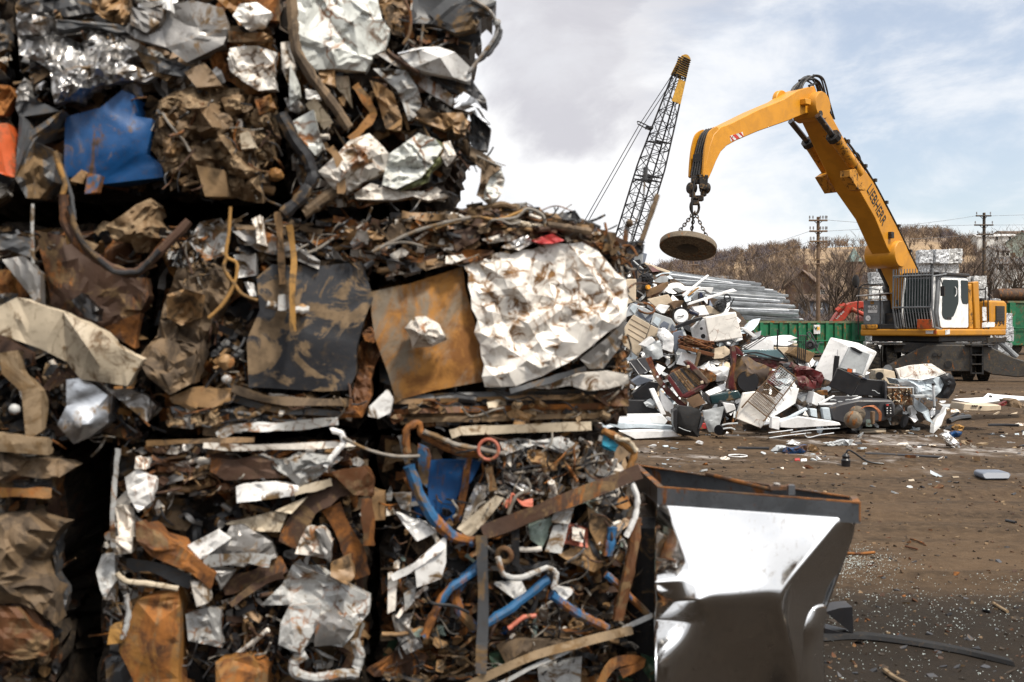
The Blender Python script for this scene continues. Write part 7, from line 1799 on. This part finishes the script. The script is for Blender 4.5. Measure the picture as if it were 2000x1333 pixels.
house('hillside_house','white house with a grey roof among the dark trees right of the pole', 1945, 503, 235, 4.5, 4, 1.5, 1.0, 'house_white','roof_grey', 20)
house('hillside_house','small white house low among the trees near the right edge', 1968, 535, 190, 5, 5, 1.8, 1.2, 'house_white','roof_grey', -15)
house('hillside_house','white long building on the skyline near the right edge', 1978, 467, 380, 12, 6, 2, .8, 'house_white','roof_brown', 5)
house('hillside_house','tiny pale house behind the trees above the galvanised bars', 1412, 560, 240, 4, 4, 1.4, 1.0, 'house_white','roof_grey', 15)
# green pyramid-roofed tower
d = 210; c = P(1668, 512, d); o = empty('pyramid_tower', c, 'tower with a steep green pyramid roof on the hillside', 'tower')
mb = MB(); mb.box(c+Vector((0,0,-2.5)), (2.3,2.3,5), M['house_brick']); mb.build('wall', None, o)
mb = MB(); a = c+Vector((0,0,3.0)); q = [c+Vector((x,y,0)) for x,y in ((-1.4,-1.4),(1.4,-1.4),(1.4,1.4),(-1.4,1.4))]; mb.add(q+[a],[(0,1,4),(1,2,4),(2,3,4),(3,0,4),(0,3,2,1)],M['roof_teal'],False); mb.build('roof', None, o)
# ---- utility poles and wires
defm('pole_wood', (.16,.105,.07), .85, dirt=.3, bump=.1, scale=.5); defm('pole_dark', (.05,.042,.038), .85, dirt=.3, bump=.1, scale=.5); defm('insulator', (.25,.25,.26), .4, bump=0, speck=0); defm('wire_grey', (.16,.16,.17), .6, bump=0, speck=0)
def pole(label, px, ytop, d, r, arms, m, ins=True):
    b = Vector(((px-CX)/FPX*d, d, 0 if d < 120 else hill_z(px, d)-.3)); t = P(px, ytop, d); o = empty('utility_pole', b, label, 'utility pole')
    mb = MB(); mb.tube([b, t], r, M[m], 10, [r*1.25, r*.8]); mb.build('mast', None, o)
    for (y, x0, x1, kind) in arms:
        mb = MB(); a_, b_ = P(x0, y, d-.2), P(x1, y, d-.2); mb.tube([a_, b_], .075 if kind else .04, M[m], 6, square=True)
        if kind:
            z = P(px, y+8, d-.15)
            mb.tube([a_.lerp(b_, .25), z], .03, M[m], 5); mb.tube([a_.lerp(b_, .75), z], .03, M[m], 5)
        ar = mb.build('cross_arm', None, o)
        for k in (([.04,.22,.62,.76,.9,.97] if len(arms) > 4 else [.05,.95]) if kind else []):
            mb = MB(); p = a_.lerp(b_, k); mb.tube([p, p+Vector((0,0,.16)), p+Vector((0,0,.17)), p+Vector((0,0,.36))], .05, M['insulator'], 7, [.02,.02,.06,.05]); mb.build('insulator', None, ar)
    return o
pole('tall brown utility pole with three cross arms left of the yellow boom', 1598, 424, 76, .15, [(431,1580,1616,1),(452,1581,1616,1),(472,1582,1616,1),(508,1585,1612,0),(516,1583,1610,0)], 'pole_wood')
pole('dark utility pole with cross arms above the silvery bales', 1922, 416, 92, .16, [(422,1906,1936,1),(440,1903,1940,1),(459,1908,1940,1)], 'pole_dark')
pole('distant small utility pole below the lifting magnet', 1354, 508, 150, .16, [(518,1343,1366,1),(531,1340,1368,1)], 'pole_wood')
for i,(p0,p1,sag) in enumerate((((1936,422,92),(2300,405,92),2),((1936,440,92),(2300,432,92),2),((1938,459,92),(2300,461,92),2),((1906,422,92),(1612,452,76),4),((1904,440,92),(1614,430,76),4),((1908,459,92),(1614,470,76),3),((1582,452,76),(1340,520,150),6),((1582,472,76),(1366,531,150),5))):
    a, b = P(*p0), P(*p1); mb = MB(); pts = [a.lerp(b, k/16)-Vector((0,0,sag/FPX*90*4*(k/16)*(1-k/16))) for k in range(17)]
    mb.tube(pts, .013, M['wire_grey'], 4); tag(mb.build('power_line'), 'thin power line strung between the utility poles', 'power line', 'power lines between the utility poles')

# ================================================================== the yard behind the heap
defm('container_green', (.012,.125,.055), .5, dirt=.16, rust=.05, scale=.3, bump=.1, dirtc=(.10,.13,.07), speck=0); defm('container_rim', (.12,.15,.085), .7, dirt=.35, rust=.12, scale=.3, speck=0)
def container(name, label, a, b, z0, z1, dep, ribs, m='container_green'):
    """a: left front bottom (world), b: right front bottom"""
    o = empty(name, (a+b)/2, label, 'container'); u = (b-a).normalized(); nrm = Vector((u.y, -u.x, 0)); 
    if nrm.y > 0: nrm = -nrm
    Z = lambda p, z: Vector((p.x, p.y, z)); k = -nrm*dep
    mb = MB()
    for (p, q) in ((a, b), (b, b+k), (b+k, a+k), (a+k, a)):
        mb.prism([Z(p,z0), Z(q,z0), Z(q,z1), Z(p,z1)], (a+b+k+Vector((0,0,0))-p-q+k*0).normalized()*.05 if False else ((a+b)/2+k/2-(p+q)/2).normalized()*.05, M[m])
    mb.prism([Z(a,z0+.1), Z(b,z0+.1), Z(b+k,z0+.1), Z(a+k,z0+.1)], Vector((0,0,.05)), M[m]); mb.build('body', None, o)
    mb = MB()
    for (p, q) in ((a, b), (b, b+k), (b+k, a+k), (a+k, a)): mb.tube([Z(p,z1+.04), Z(q,z1+.04)], .09, M['container_rim'], 4, square=True)
    mb.build('rim', None, o)
    for i in range(ribs):
        p = a.lerp(b, (i+.12)/ribs); mb = MB(); w_ = (b-a).length/ribs*.30
        mb.prism([Z(p,z0), Z(p+u*w_,z0), Z(p+u*w_,z1), Z(p,z1)], nrm*.12, M[m]); mb.build('rib', None, o)
    mb = MB(); mb.tube([Z(a+nrm*.14,z0+(z1-z0)*.42), Z(b+nrm*.14,z0+(z1-z0)*.42)], .03, M[m], 6); mb.tube([Z(a+nrm*.13,z0+.12), Z(b+nrm*.13,z0+.12)], .08, M[m], 4, square=True); mb.build('side_rail', None, o)
    return o, u, nrm
a = Vector(((1440-CX)/FPX*54, 54, 0)); b = Vector(((1692-CX)/FPX*60, 60, 0))
co, u, nrm = container('roll_off_container', 'green ribbed roll-off container with a white square sign, behind the heap', a, b, .12, 1.92, 2.3, 14)
s0 = a.lerp(b, (1583-1440)/(1692-1440)*.965)+nrm*.16; mb = MB(); mb.prism([s0+Vector((0,0,1.28)), s0+u*.54+Vector((0,0,1.28)), s0+u*.54+Vector((0,0,1.80)), s0+Vector((0,0,1.80))], nrm*.03, M['sign_white']); sg = mb.build('sign', None, co)
defm('letter_green', (.012,.06,.03), .5, bump=0, speck=0); defm('letter_yellow', (.75,.38,.03), .5, bump=0, speck=0)
cc = s0+u*.27+Vector((0,0,1.58))+nrm*.04
text_mesh('letter', 'W', cc-u*.09, u, UP, .30, M['letter_green'], sg, bold=.012); text_mesh('letter', 'M', cc+u*.105, u, UP, .30, M['letter_yellow'], sg, bold=.012)
a = Vector(((1966-CX)/FPX*62, 62, 0)); b = a+Vector((7.5, .8, 0))
co, u, nrm = container('dark_container', 'dark green container behind the excavator at the right edge', a, b, .5, 3.2, 2.4, 6)
for k in (.1,.3):
    mb = MB(); mb.disc_profile(a+u*7*k+Vector((0,0,.42))-nrm*.3, nrm, [(.2,-.12),(.42,-.15),(.42,.15),(.2,.15)], M['tyre'], 20); mb.build('wheel', None, co)
mb = MB(); p = P(1945,577,66); mb.disc_profile(p+Vector((4,0,0)), (1,.02,0), [(.30,-4.02),(.42,-3.98),(.44,-3.9),(.44,4),(.3,4.05)], M['dark_rust'], 24); tag(mb.build('rusty_tank'), 'long dark brown tank above the dark green container', 'tank')
# red machine arm behind the container
defm('machine_red', (.36,.035,.018), .45, dirt=.22, scale=.4, bump=.06, speck=0)
ro = empty('red_excavator', Vector(((1700-CX)/FPX*68, 68, 0)), 'red excavator arm showing above the green container', 'excavator')
Yr = 68
mb = MB(); mb.prism([P(x,y,Yr) for x,y in ((1625,628),(1636,612),(1650,598),(1662,591),(1680,588.5),(1700,591),(1730,600),(1730,612),(1700,607),(1684,601),(1668,606),(1655,618),(1645,632),(1632,640))], Vector((0,.7,0)), M['machine_red']); bo = mb.build('boom', None, ro, bevel=.03)
mb = MB(); mb.tube([P(1640,600,Yr-.1), P(1650,594,Yr-.1), P(1634,608,Yr-.1)], .18, M['machine_red'], 8); mb.tube([P(1663,604,Yr-.2), P(1693,618,Yr-.2)], .16, M['machine_red'], 10); mb.tube([P(1690,616,Yr-.2), P(1712,628,Yr-.2)], .09, M['mach_black'], 8); mb.build('cylinder', None, ro)
mb = MB(); mb.box(P(1725,645,Yr+.5), (3,2.6,2.0), M['machine_red']); mb.build('body', None, ro, bevel=.1)
mb = MB()
for dy in (-.9,.9): mb.box(Vector((P(1725,0,Yr).x, Yr+.5+dy, .35)), (4,.5,.7), M['mach_black'])
mb.build('track', None, ro, bevel=.2)
t0, t1 = P(1633,623,Yr-.012), P(1648,608,Yr-.012); text_mesh('boom_lettering', 'Link-Belt', (t0+t1)/2, t1-t0, Vector((t0.z-t1.z,0,t1.x-t0.x))*1.0, .21, M['sign_white'], bo)

# ---- stack of galvanised bars
for i in range(64):
    t = i/63; g2 = g
    yL = 531+t*101+g.uniform(-2.6,2.6); yR = interp([(0,551),(.15,558),(.3,579),(.45,590),(.6,606),(.8,622),(1,635)], t)+g.uniform(-2.6,2.6)
    xR = interp([(0,1432),(.12,1478),(.3,1528),(.45,1544),(.6,1551),(.8,1560),(1,1574)], t)+g.uniform(-22,10); d = 62-2.5*t+g.uniform(-.9,.9)
    mb = MB(); a_, b_ = P(1275,yL-(yR-yL)*.15,d), P(xR,yR,d+g.uniform(-.3,.3)); mid = a_.lerp(b_,.5)-Vector((0,0,g.uniform(0,.05)))
    dirv = (b_-a_).normalized(); up = Vector((0,-.5,1)).normalized(); sd_ = dirv.cross(up).normalized(); up = sd_.cross(dirv)
    w_, h_, th = .11, .13, .012
    prof = [(-w_/2,0),(w_/2,0),(w_/2,h_),(w_/2-th,h_),(w_/2-th,th),(-w_/2+th,th),(-w_/2+th,h_),(-w_/2,h_)]
    q = prof if g.random() < .5 else [(x,-y) for x,y in prof][::-1]
    vs = [p+sd_*x+up*y for p in (a_,b_) for x,y in q]
    mb.add(vs, [tuple(range(7,-1,-1)), tuple(range(8,16))]+[(k,(k+1)%8,(k+1)%8+8,k+8) for k in range(8)], M['steel_stud'], False)
    tag(mb.build('steel_channel'), 'long galvanised steel channel in the stack behind the heap', 'steel bar', 'stacked galvanised steel channels')
mb = MB()
for x in (1300,1400,1500): mb.box(Vector((P(x,0,61).x, 61, 1.0)), (.3,2.6,2.0), M['wood'])
tag(mb.build('timber_crib'), 'timber crib carrying the stack of galvanised channels', 'timber crib')
# ---- silvery bales
defm('can_bale', (.66,.68,.71), .42, metal=.15, dirt=.30, scale=1.6, bump=.8, var=.5, dirtc=(.16,.16,.16), soft=.04, vobj=.35); defm('can_bale_white', (.76,.77,.77), .5, metal=.1, dirt=.34, scale=1.6, bump=.8, var=.4, dirtc=(.20,.19,.17), soft=.04, vobj=.3)
BT = []
def cube_bale(seed, m):
    gg = random.Random(seed); bm = bmesh.new(); bmesh.ops.create_cube(bm, size=.84); bmesh.ops.subdivide_edges(bm, edges=bm.edges[:], cuts=9, use_grid_fill=True)
    o_ = Vector((seed*7.1, seed*3.3, 1))
    for v in bm.verts: v.co += v.co.normalized()*(mnoise.noise(v.co*5+o_)*.05+mnoise.noise(v.co*13+o_)*.045+gg.uniform(-.02,.02))
    for v in bm.verts: v.co.z += .42
    mb = MB(); mb.add([v.co.copy() for v in bm.verts], [[v.index for v in f.verts] for f in bm.faces], M[m]); bm.free()
    return mb.build('crushed_can_bale', origin=(0,0,0), sharp=18)
BT = [cube_bale(i+1, ('can_bale','can_bale_white','can_bale')[i % 3]) for i in range(5)]; ub_ = [0]*5
def put_bale(px, py_bottom, d, s, label, group):
    k = g.randrange(5); o = BT[k] if not ub_[k] else BT[k].copy()
    if ub_[k]: COL.objects.link(o)
    ub_[k] = 1; p = P(px, py_bottom, d); p.z = max(p.z, 0); o.location = p; o.scale = (s*g.uniform(.80,1.0), s*.95, s*g.uniform(.80,.98)); o.rotation_euler.z = R(g.choice((0,90,180,270))+g.uniform(-9,9)); tag(o, label, 'bale', group)
SD = 58; row_h = 27.5
rows_ = [(694,1690,1985),(666.5,1692,1985),(639,1694,1978),(611.5,1698,1968),(584,1700,1938),(566,1782,1918),(540,1786,1890),(515,1790,1872)]
LB = 'silvery bale of crushed cans in the tall stack behind the excavator'
for ri,(yb,x0,x1) in enumerate(rows_):
    x = x0+14
    while x < x1-8:
        if ri >= 4 and 1752 < x < 1778: x += 28; continue
        put_bale(x+g.uniform(-2,2), yb, SD+g.uniform(-.35,.35)-(.0 if ri > 3 else .2), 1, LB, 'silvery bales stacked behind the excavator'); x += 28
for x, yb in ((1712,557),(1739,557),(1728,531)): put_bale(x, yb, SD+.5, 1, LB, 'silvery bales stacked behind the excavator')
for px, yb in ((1568,640),(1582,640),(1596,640),(1610,640),(1622,640)): put_bale(px, 693-20, 70, .55, 'small white bale in the row above the green container', 'small white bales above the container')
put_bale(1554,640,64,.75,'cream bale at the end of the galvanised channels',None)
for px, yb in ((1568,640),(1582,640),(1596,640),(1610,640),(1622,640)): pass
mb = MB(); sheet(mb, M['foil'], [(1940,652),(1950,658),(1968,656),(1966,664),(1948,664)], pYc(52), 0, .15, .3, .3, .1, sub=1, back=True, seed=2); tag(mb.build('foil_sheet'), 'crumpled silver sheet on the ground by the dark green container', 'foil sheet')
# ================================================================== the yard's dirt ground and litter
def dirtmat():
    m, nt, b = NT('dirt_ground'); L = nt.links; vec = coords(nt, 1, False)
    mp = nd(nt, 'ShaderNodeMapping'); L.new(vec, mp.inputs[0]); mp.inputs['Scale'].default_value = (.35,1.5,1); mp.inputs['Rotation'].default_value = (0,0,R(12))
    streak = noise(nt, mp.outputs[0], .9, 7, .65, .5); big = noise(nt, vec, .22, 5, .6, .4); fine = noise(nt, vec, 9, 9, .72); grit = noise(nt, vec, 55, 4, .7)
    c = mixc(nt, smooth(nt, streak, .36, .64), (.030,.019,.010), (.088,.055,.030))
    c = mixc(nt, smooth(nt, big, .40, .58, 0, .65), c, (.036,.023,.014))
    c = mixc(nt, smooth(nt, fine, .40, .66, 0, .7), c, (.112,.073,.042))
    c = mixc(nt, smooth(nt, grit, .62, .72, 0, .6), c, (.17,.135,.10)); c = mixc(nt, smooth(nt, grit, .30, .40, .7, 0), c, (.02,.015,.011))
    dust = noise(nt, vec, .55, 7, .7, .8); gate = noise(nt, vec, 2.6, 6, .7)
    sx_ = nd(nt, 'ShaderNodeSeparateXYZ'); L.new(vec, sx_.inputs[0])
    zone = mth(nt, 'MULTIPLY', smooth(nt, sx_.outputs[1], 10.5, 13), smooth(nt, sx_.outputs[1], 17, 14))
    c = mixc(nt, mth(nt, 'MULTIPLY', zone, mth(nt, 'MULTIPLY', smooth(nt, dust, .50, .62), smooth(nt, gate, .42, .6, .1, .85))), c, (.36,.33,.31))
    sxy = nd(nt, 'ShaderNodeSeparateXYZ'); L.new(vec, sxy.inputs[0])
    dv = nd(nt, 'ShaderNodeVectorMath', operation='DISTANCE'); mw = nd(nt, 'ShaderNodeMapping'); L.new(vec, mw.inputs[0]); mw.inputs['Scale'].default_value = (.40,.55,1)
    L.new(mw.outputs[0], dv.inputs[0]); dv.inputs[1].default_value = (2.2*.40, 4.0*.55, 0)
    wet = smooth(nt, mth(nt, 'ADD', dv.outputs['Value'], mth(nt, 'MULTIPLY', mth(nt, 'SUBTRACT', big, .5), 1.1)), .85, 1.5, .9, 0.)  # shade over the near right ground, painted into the dirt colour
    wet = mth(nt, 'MAXIMUM', wet, smooth(nt, mth(nt, 'ADD', sxy.outputs[1], mth(nt, 'MULTIPLY', mth(nt, 'SUBTRACT', big, .5), 5.)), 3.4, 5.6, .92, 0.))  # near ground painted darker too, so the steel reflects dark
    c = mixc(nt, wet, c, (.014,.0105,.0075))  # wet is the painted shade mask from above; darkens the dirt colour
    L.new(c, b.inputs[0]); b.inputs['Roughness'].default_value = .92; b.inputs['Specular IOR Level'].default_value = .2
    bp = nd(nt, 'ShaderNodeBump'); bp.inputs['Strength'].default_value = .9; bp.inputs['Distance'].default_value = .03
    L.new(mth(nt, 'ADD', fine, mth(nt, 'MULTIPLY', grit, .5)), bp.inputs['Height']); L.new(bp.outputs[0], b.inputs['Normal'])
    return m
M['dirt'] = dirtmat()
def rut(x, y):
    z = 0
    for a, b, k in ((8.2,.10,.05),(9.5,.10,.05),(6.3,-.06,.035),(11.6,.05,.05)):
        d = y-(a+b*x+.25*math.sin(x*.35+a)); z += -k*.7*math.exp(-(d/.16)**2)+k*.45*math.exp(-((abs(d)-.30)/.12)**2)
    return z*(.6+.6*mnoise.noise(Vector((x*.8, y*.2, 2))))
def gz(x, y): return (mnoise.noise(Vector((x*.5, y*1.3, 0)))*.030+mnoise.noise(Vector((x*2.2, y*3.5, 4)))*.014+mnoise.noise(Vector((x*6, y*7, 9)))*.006)*min(1, max(0, (y-1)/1)) + (rut(x, y) if 4 < y < 15 else 0) if y < 45 else 0
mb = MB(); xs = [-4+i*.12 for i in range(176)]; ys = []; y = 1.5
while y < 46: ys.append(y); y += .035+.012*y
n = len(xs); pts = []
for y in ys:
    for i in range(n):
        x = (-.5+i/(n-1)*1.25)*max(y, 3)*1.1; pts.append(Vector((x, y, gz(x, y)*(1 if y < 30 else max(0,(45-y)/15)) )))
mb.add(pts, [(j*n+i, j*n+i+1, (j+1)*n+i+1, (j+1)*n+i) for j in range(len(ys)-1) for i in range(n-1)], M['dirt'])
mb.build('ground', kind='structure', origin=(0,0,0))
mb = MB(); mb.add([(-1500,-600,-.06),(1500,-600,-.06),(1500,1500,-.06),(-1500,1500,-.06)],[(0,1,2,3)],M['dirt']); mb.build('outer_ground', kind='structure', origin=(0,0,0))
g = random.Random(123)
def gp(px, py, h=0): p = ground_at(px, py); p.z = gz(p.x, p.y)+h; return p
def bit(mb, m, p, r, flat=.4):
    """small irregular fragment lying on the dirt"""
    n_ = g.randint(3, 6); vs = []; a0 = g.uniform(0, 6.28); t = Vector((g.gauss(0,.35), g.gauss(0,.35), 0))
    for i in range(n_):
        an = a0+6.283*i/n_; q = r*g.uniform(.5,1.2); v = Vector((math.cos(an)*q, math.sin(an)*q*g.uniform(.5,1), 0)); v.z = t.x*v.x+t.y*v.y; vs.append(p+v+Vector((0,0,r*flat*.6)))
    mb.prism(vs, Vector((g.uniform(-.2,.2)*r, g.uniform(-.2,.2)*r, -r*flat)), m)
mats_l = ['appl_white','dirty_white','dirty_white','pale_blue','appl_grey','plastic_black','appl_dark','brown_board','rust_rod','beige','wood','brown_board']
mb = MB()
for i in range(190):
    t = g.random(); py = 846+(t**1.7)*120; px = g.uniform(1230, 2010)
    if py < 872 and px < 1650 and g.random() < .2: continue
    if px < 1700 and py > 930: continue
    p = gp(px, py); bit(mb, M[g.choice(mats_l)], p, g.choice((.02,.03,.03,.05,.07))*g.uniform(.6,1.3))
for i in range(120):
    px, py = g.uniform(1660, 2010), g.uniform(765, 880); bit(mb, M[g.choice(mats_l)], gp(px, py), g.uniform(.03,.11))
for i in range(260):
    px, py = g.uniform(1250, 2010), g.uniform(900, 1330); bit(mb, M[g.choice(['rust_rod','plastic_black','core','appl_dark'])], gp(px, py), g.uniform(.008,.03))
tag(mb.build('litter'), 'small mixed litter scattered over the dirt in front of the heap', 'litter', None, 'stuff')
mb = MB(); shard = M['pale_green']
m, nt, b = NT('glass_shard'); b.inputs['Base Color'].default_value = (.55,.62,.60,1); b.inputs['Roughness'].default_value = .15; b.inputs['Specular IOR Level'].default_value = .8; M['shard'] = m
for i in range(2800):
    if i % 3 == 0: px, py = 1640+abs(g.gauss(0,60)), 1085+g.gauss(0,14)+abs(g.gauss(0,16))
    else:
        px = g.uniform(1590, 2010); py = 1125+abs(g.gauss(0,1))*105
        if g.random() > .35+.5*mnoise.noise(Vector((px*.012, py*.02, 7)))+.25: continue
    if py > 1400: continue
    bit(mb, M['shard'], gp(px, py), g.uniform(.0015,.0042), .8)
tag(mb.build('glass_shards'), 'broken glass crumbs sparkling on the dark dirt beside the stainless cabinet', 'broken glass', None, 'stuff')
mb = MB()
for i in range(1300):
    px, py = g.uniform(1230, 2010), 760+570*g.random()**1.3; p = gp(px, py)
    bit(mb, M[g.choice(['core','core','dark_rust','mud'])], p, (.006+.0015*p.y)*g.uniform(.4,1.2), .7)
tag(mb.build('gravel'), 'small stones and dirt clods on the ground', 'gravel', None, 'stuff')
def stick(label, q, r, m, name='stick', cat='stick', h=.012):
    mb = MB(); pts = [gp(*a, h) for a in q]; mb.tube(spline(pts, 5), r, M[m], 7, None); tag(mb.build(name), label, cat)
for i,(q,r,m) in enumerate((((1440,876),(1470,877),(1502,879)),.022,'plastic_black') for _ in (0,)): stick('dark bar lying on the dirt left of the blue plastic scrap', q, r, m, 'dark_bar', 'bar')
stick('long dark rod with pale rings lying on the dirt', [(1690,886),(1770,889),(1850,896)], .016, 'appl_dark', 'rod', 'rod')
stick('black hose end lying on the dirt in front of the cream control box', [(1853,829),(1870,823),(1893,817)], .045, 'plastic_black', 'hose', 'hose', .04)
stick('dark plank lying on the dirt below the cream control box', [(1930,832),(1960,833),(1990,835)], .03, 'plastic_black', 'plank', 'plank')
stick('short stick on the dirt near the right edge', [(1940,1187),(1955,1196),(1968,1203)], .009, 'wood')
stick('thick broken stick at the bottom edge beside the stainless cabinet', [(1728,1308),(1745,1322),(1770,1342)], .012, 'wood')
stick('dark splinter half way across the open dirt', [(1778,1056),(1790,1059),(1804,1064)], .008, 'rust_rod')
stick('thin dark twig at the top of the glass crumbs', [(1650,1084),(1680,1085),(1708,1082)], .010, 'rust_rod')
stick('dark twig by the right edge of the open dirt', [(1965,1016),(1975,1019),(1984,1023)], .012, 'plastic_black')
stick('short dark twig left of the open dirt middle', [(1768,1068),(1780,1071),(1792,1074)], .007, 'rust_rod')
# rubber strip and open box in front of the cabinet
RS = MB(); w_ = .04
pts = [gp(1600,1248), gp(1680,1246), gp(1780,1256), gp(1880,1268), gp(1975,1292)]; sp_ = spline(pts, 6); vs = []
for k,p in enumerate(sp_):
    for dy, dz in ((-w_,.004),(-w_*.6,.022),(w_*.6,.026),(w_,.004)): vs.append(p+Vector((0,dy,dz)))
RS.add(vs, [(k*4+q,k*4+q+1,k*4+5+q,k*4+4+q) for k in range(len(sp_)-1) for q in range(3)]+[(k*4+3,k*4,k*4+4,k*4+7) for k in range(len(sp_)-1)]+[(3,2,1,0),tuple(len(vs)-4+q for q in range(4))], M['fabric_black']); tag(RS.build('rubber_strip'), 'long black rubber strip on the dirt at the bottom right', 'rubber strip')
mb = MB(); Yq = gp(1640,1246).y
for q in ([(1612,1196),(1640,1188),(1665,1186),(1667,1240)],[(1612,1228),(1667,1242),(1664,1246),(1612,1246)]): mb.prism([P(x,y,Yq) for x,y in q], Vector((0,.12,0)), M['plastic_black'])
ob = mb.build('torn_box'); tag(ob, 'torn black box with a red edge beside the stainless cabinet', 'box')
mb = MB(); mb.tube([P(1612,1243,Yq-.01), P(1640,1244,Yq-.01), P(1667,1243,Yq-.01)], .005, M['red'], 6); mb.build('red_edge', None, ob)
# small things
def pad(name, label, cat, m, q, h, crump=0):
    mb = MB(); base = [gp(*a) for a in q]
    if crump:
        yb = max(a[1] for a in q); Y = gp(q[0][0], yb).y; sheet(mb, M[m], q, pYc(Y), 0, crump, crump*2.2, .12, crump, sub=2, back=True, seed=hash_(label)); tag(mb.build(name), label, cat)
    else:
        mb.prism([p+Vector((0,0,h)) for p in base], Vector((0,0,-h-.02)), M[m]); tag(mb.build(name, bevel=h*.3), label, cat)
mb = MB(); Yq = gp(1945,937).y; mb.prism([P(x,y,Yq+d_) for x,y,d_ in ((1920,925,0),(1925,922.5,.05),(1971,923,.05),(1975,927,0),(1972,937,0),(1925,937.5,0),(1919,933,0))], Vector((0,.22,0)), M['slate']); tag(mb.build('plastic_case', bevel=.02, segs=3), 'blue-grey plastic case lying alone on the open dirt at the right', 'case')
pad('plastic_scrap','blue crumpled plastic on the dirt in front of the heap','plastic','blue',[(1530,883),(1540,874),(1560,876),(1578,870),(1575,884),(1550,888)],.02,.03)
pad('plastic_scrap','grey crumpled plastic left of the blue plastic','plastic','appl_grey',[(1508,882),(1520,872),(1540,873),(1532,885)],.02,.03)
pad('paper_scrap','tan crumpled paper right of the blue plastic','paper','tan',[(1575,878),(1585,868),(1602,878),(1590,884)],.02,.03)
pad('foam_piece','yellow foam piece beyond the white crumpled wrap','foam','yellow_rope',[(1862,836),(1872,829),(1884,833),(1880,841),(1866,842)],.02,.04)
pad('plastic_scrap','bright blue plastic scrap under the yellow foam piece','plastic','blue',[(1856,848),(1866,842),(1880,844),(1876,853),(1860,855)],.02,.035)
pad('plastic_wrap','white crumpled wrap on the dirt at the right','wrap','foil',[(1840,850),(1852,845),(1862,855),(1874,866),(1876,878),(1858,872),(1848,862)],.02,.04)
pad('plastic_wrap','flat pale wrap in front of the heap','wrap','appl_grey',[(1610,866),(1640,862),(1668,860),(1660,870),(1625,872)],.02,.03)
pad('paper_scrap','white wad on the dirt below the black seat','paper','appl_white',[(1360,866),(1366,861),(1374,864),(1372,869)],.02,.02)
pad('white_scrap','white scrap on the dirt left of the pale wrap','scrap','appl_white',[(1540,868),(1552,860),(1566,866),(1558,871)],.02,.03)
pad('red_scrap','tiny red scrap on the dirt','scrap','red',[(1552,899),(1562,898),(1562,902),(1552,902)],.02)
pad('white_scrap','tiny white scrap beside the red one','scrap','appl_white',[(1564,900),(1576,899),(1576,902),(1564,903)],.02)
mb = MB(); mb.torus(gp(1441,894,.012), (0,0,1), .115, .008, M['appl_white'], 28, 6); tag(mb.build('white_ring'), 'thin white ring lying on the dirt', 'ring')
mb = MB(); p = gp(1652,908); mb.disc_profile(p, (0,0,1), [(.05,0),(.055,.08),(.04,.10),(.045,.13),(.02,.16),(.0,.16)], M['plastic_black'], 16); mb.tube(spline([p+Vector((0,0,.15)),p+Vector((.03,0,.2)),p+Vector((.12,.05,.16)),p+Vector((.3,.1,.05)),p+Vector((.5,.12,.02))],5), .012, M['plastic_black'], 6); tag(mb.build('shock_absorber'), 'small black upright part with a loose hose on the open dirt', 'machine part')
mb = MB(); bit(mb, M['brown_board'], gp(1905,901,.03), .06, .9); tag(mb.build('brown_clod'), 'rust brown clod left of the blue-grey case', 'clod')
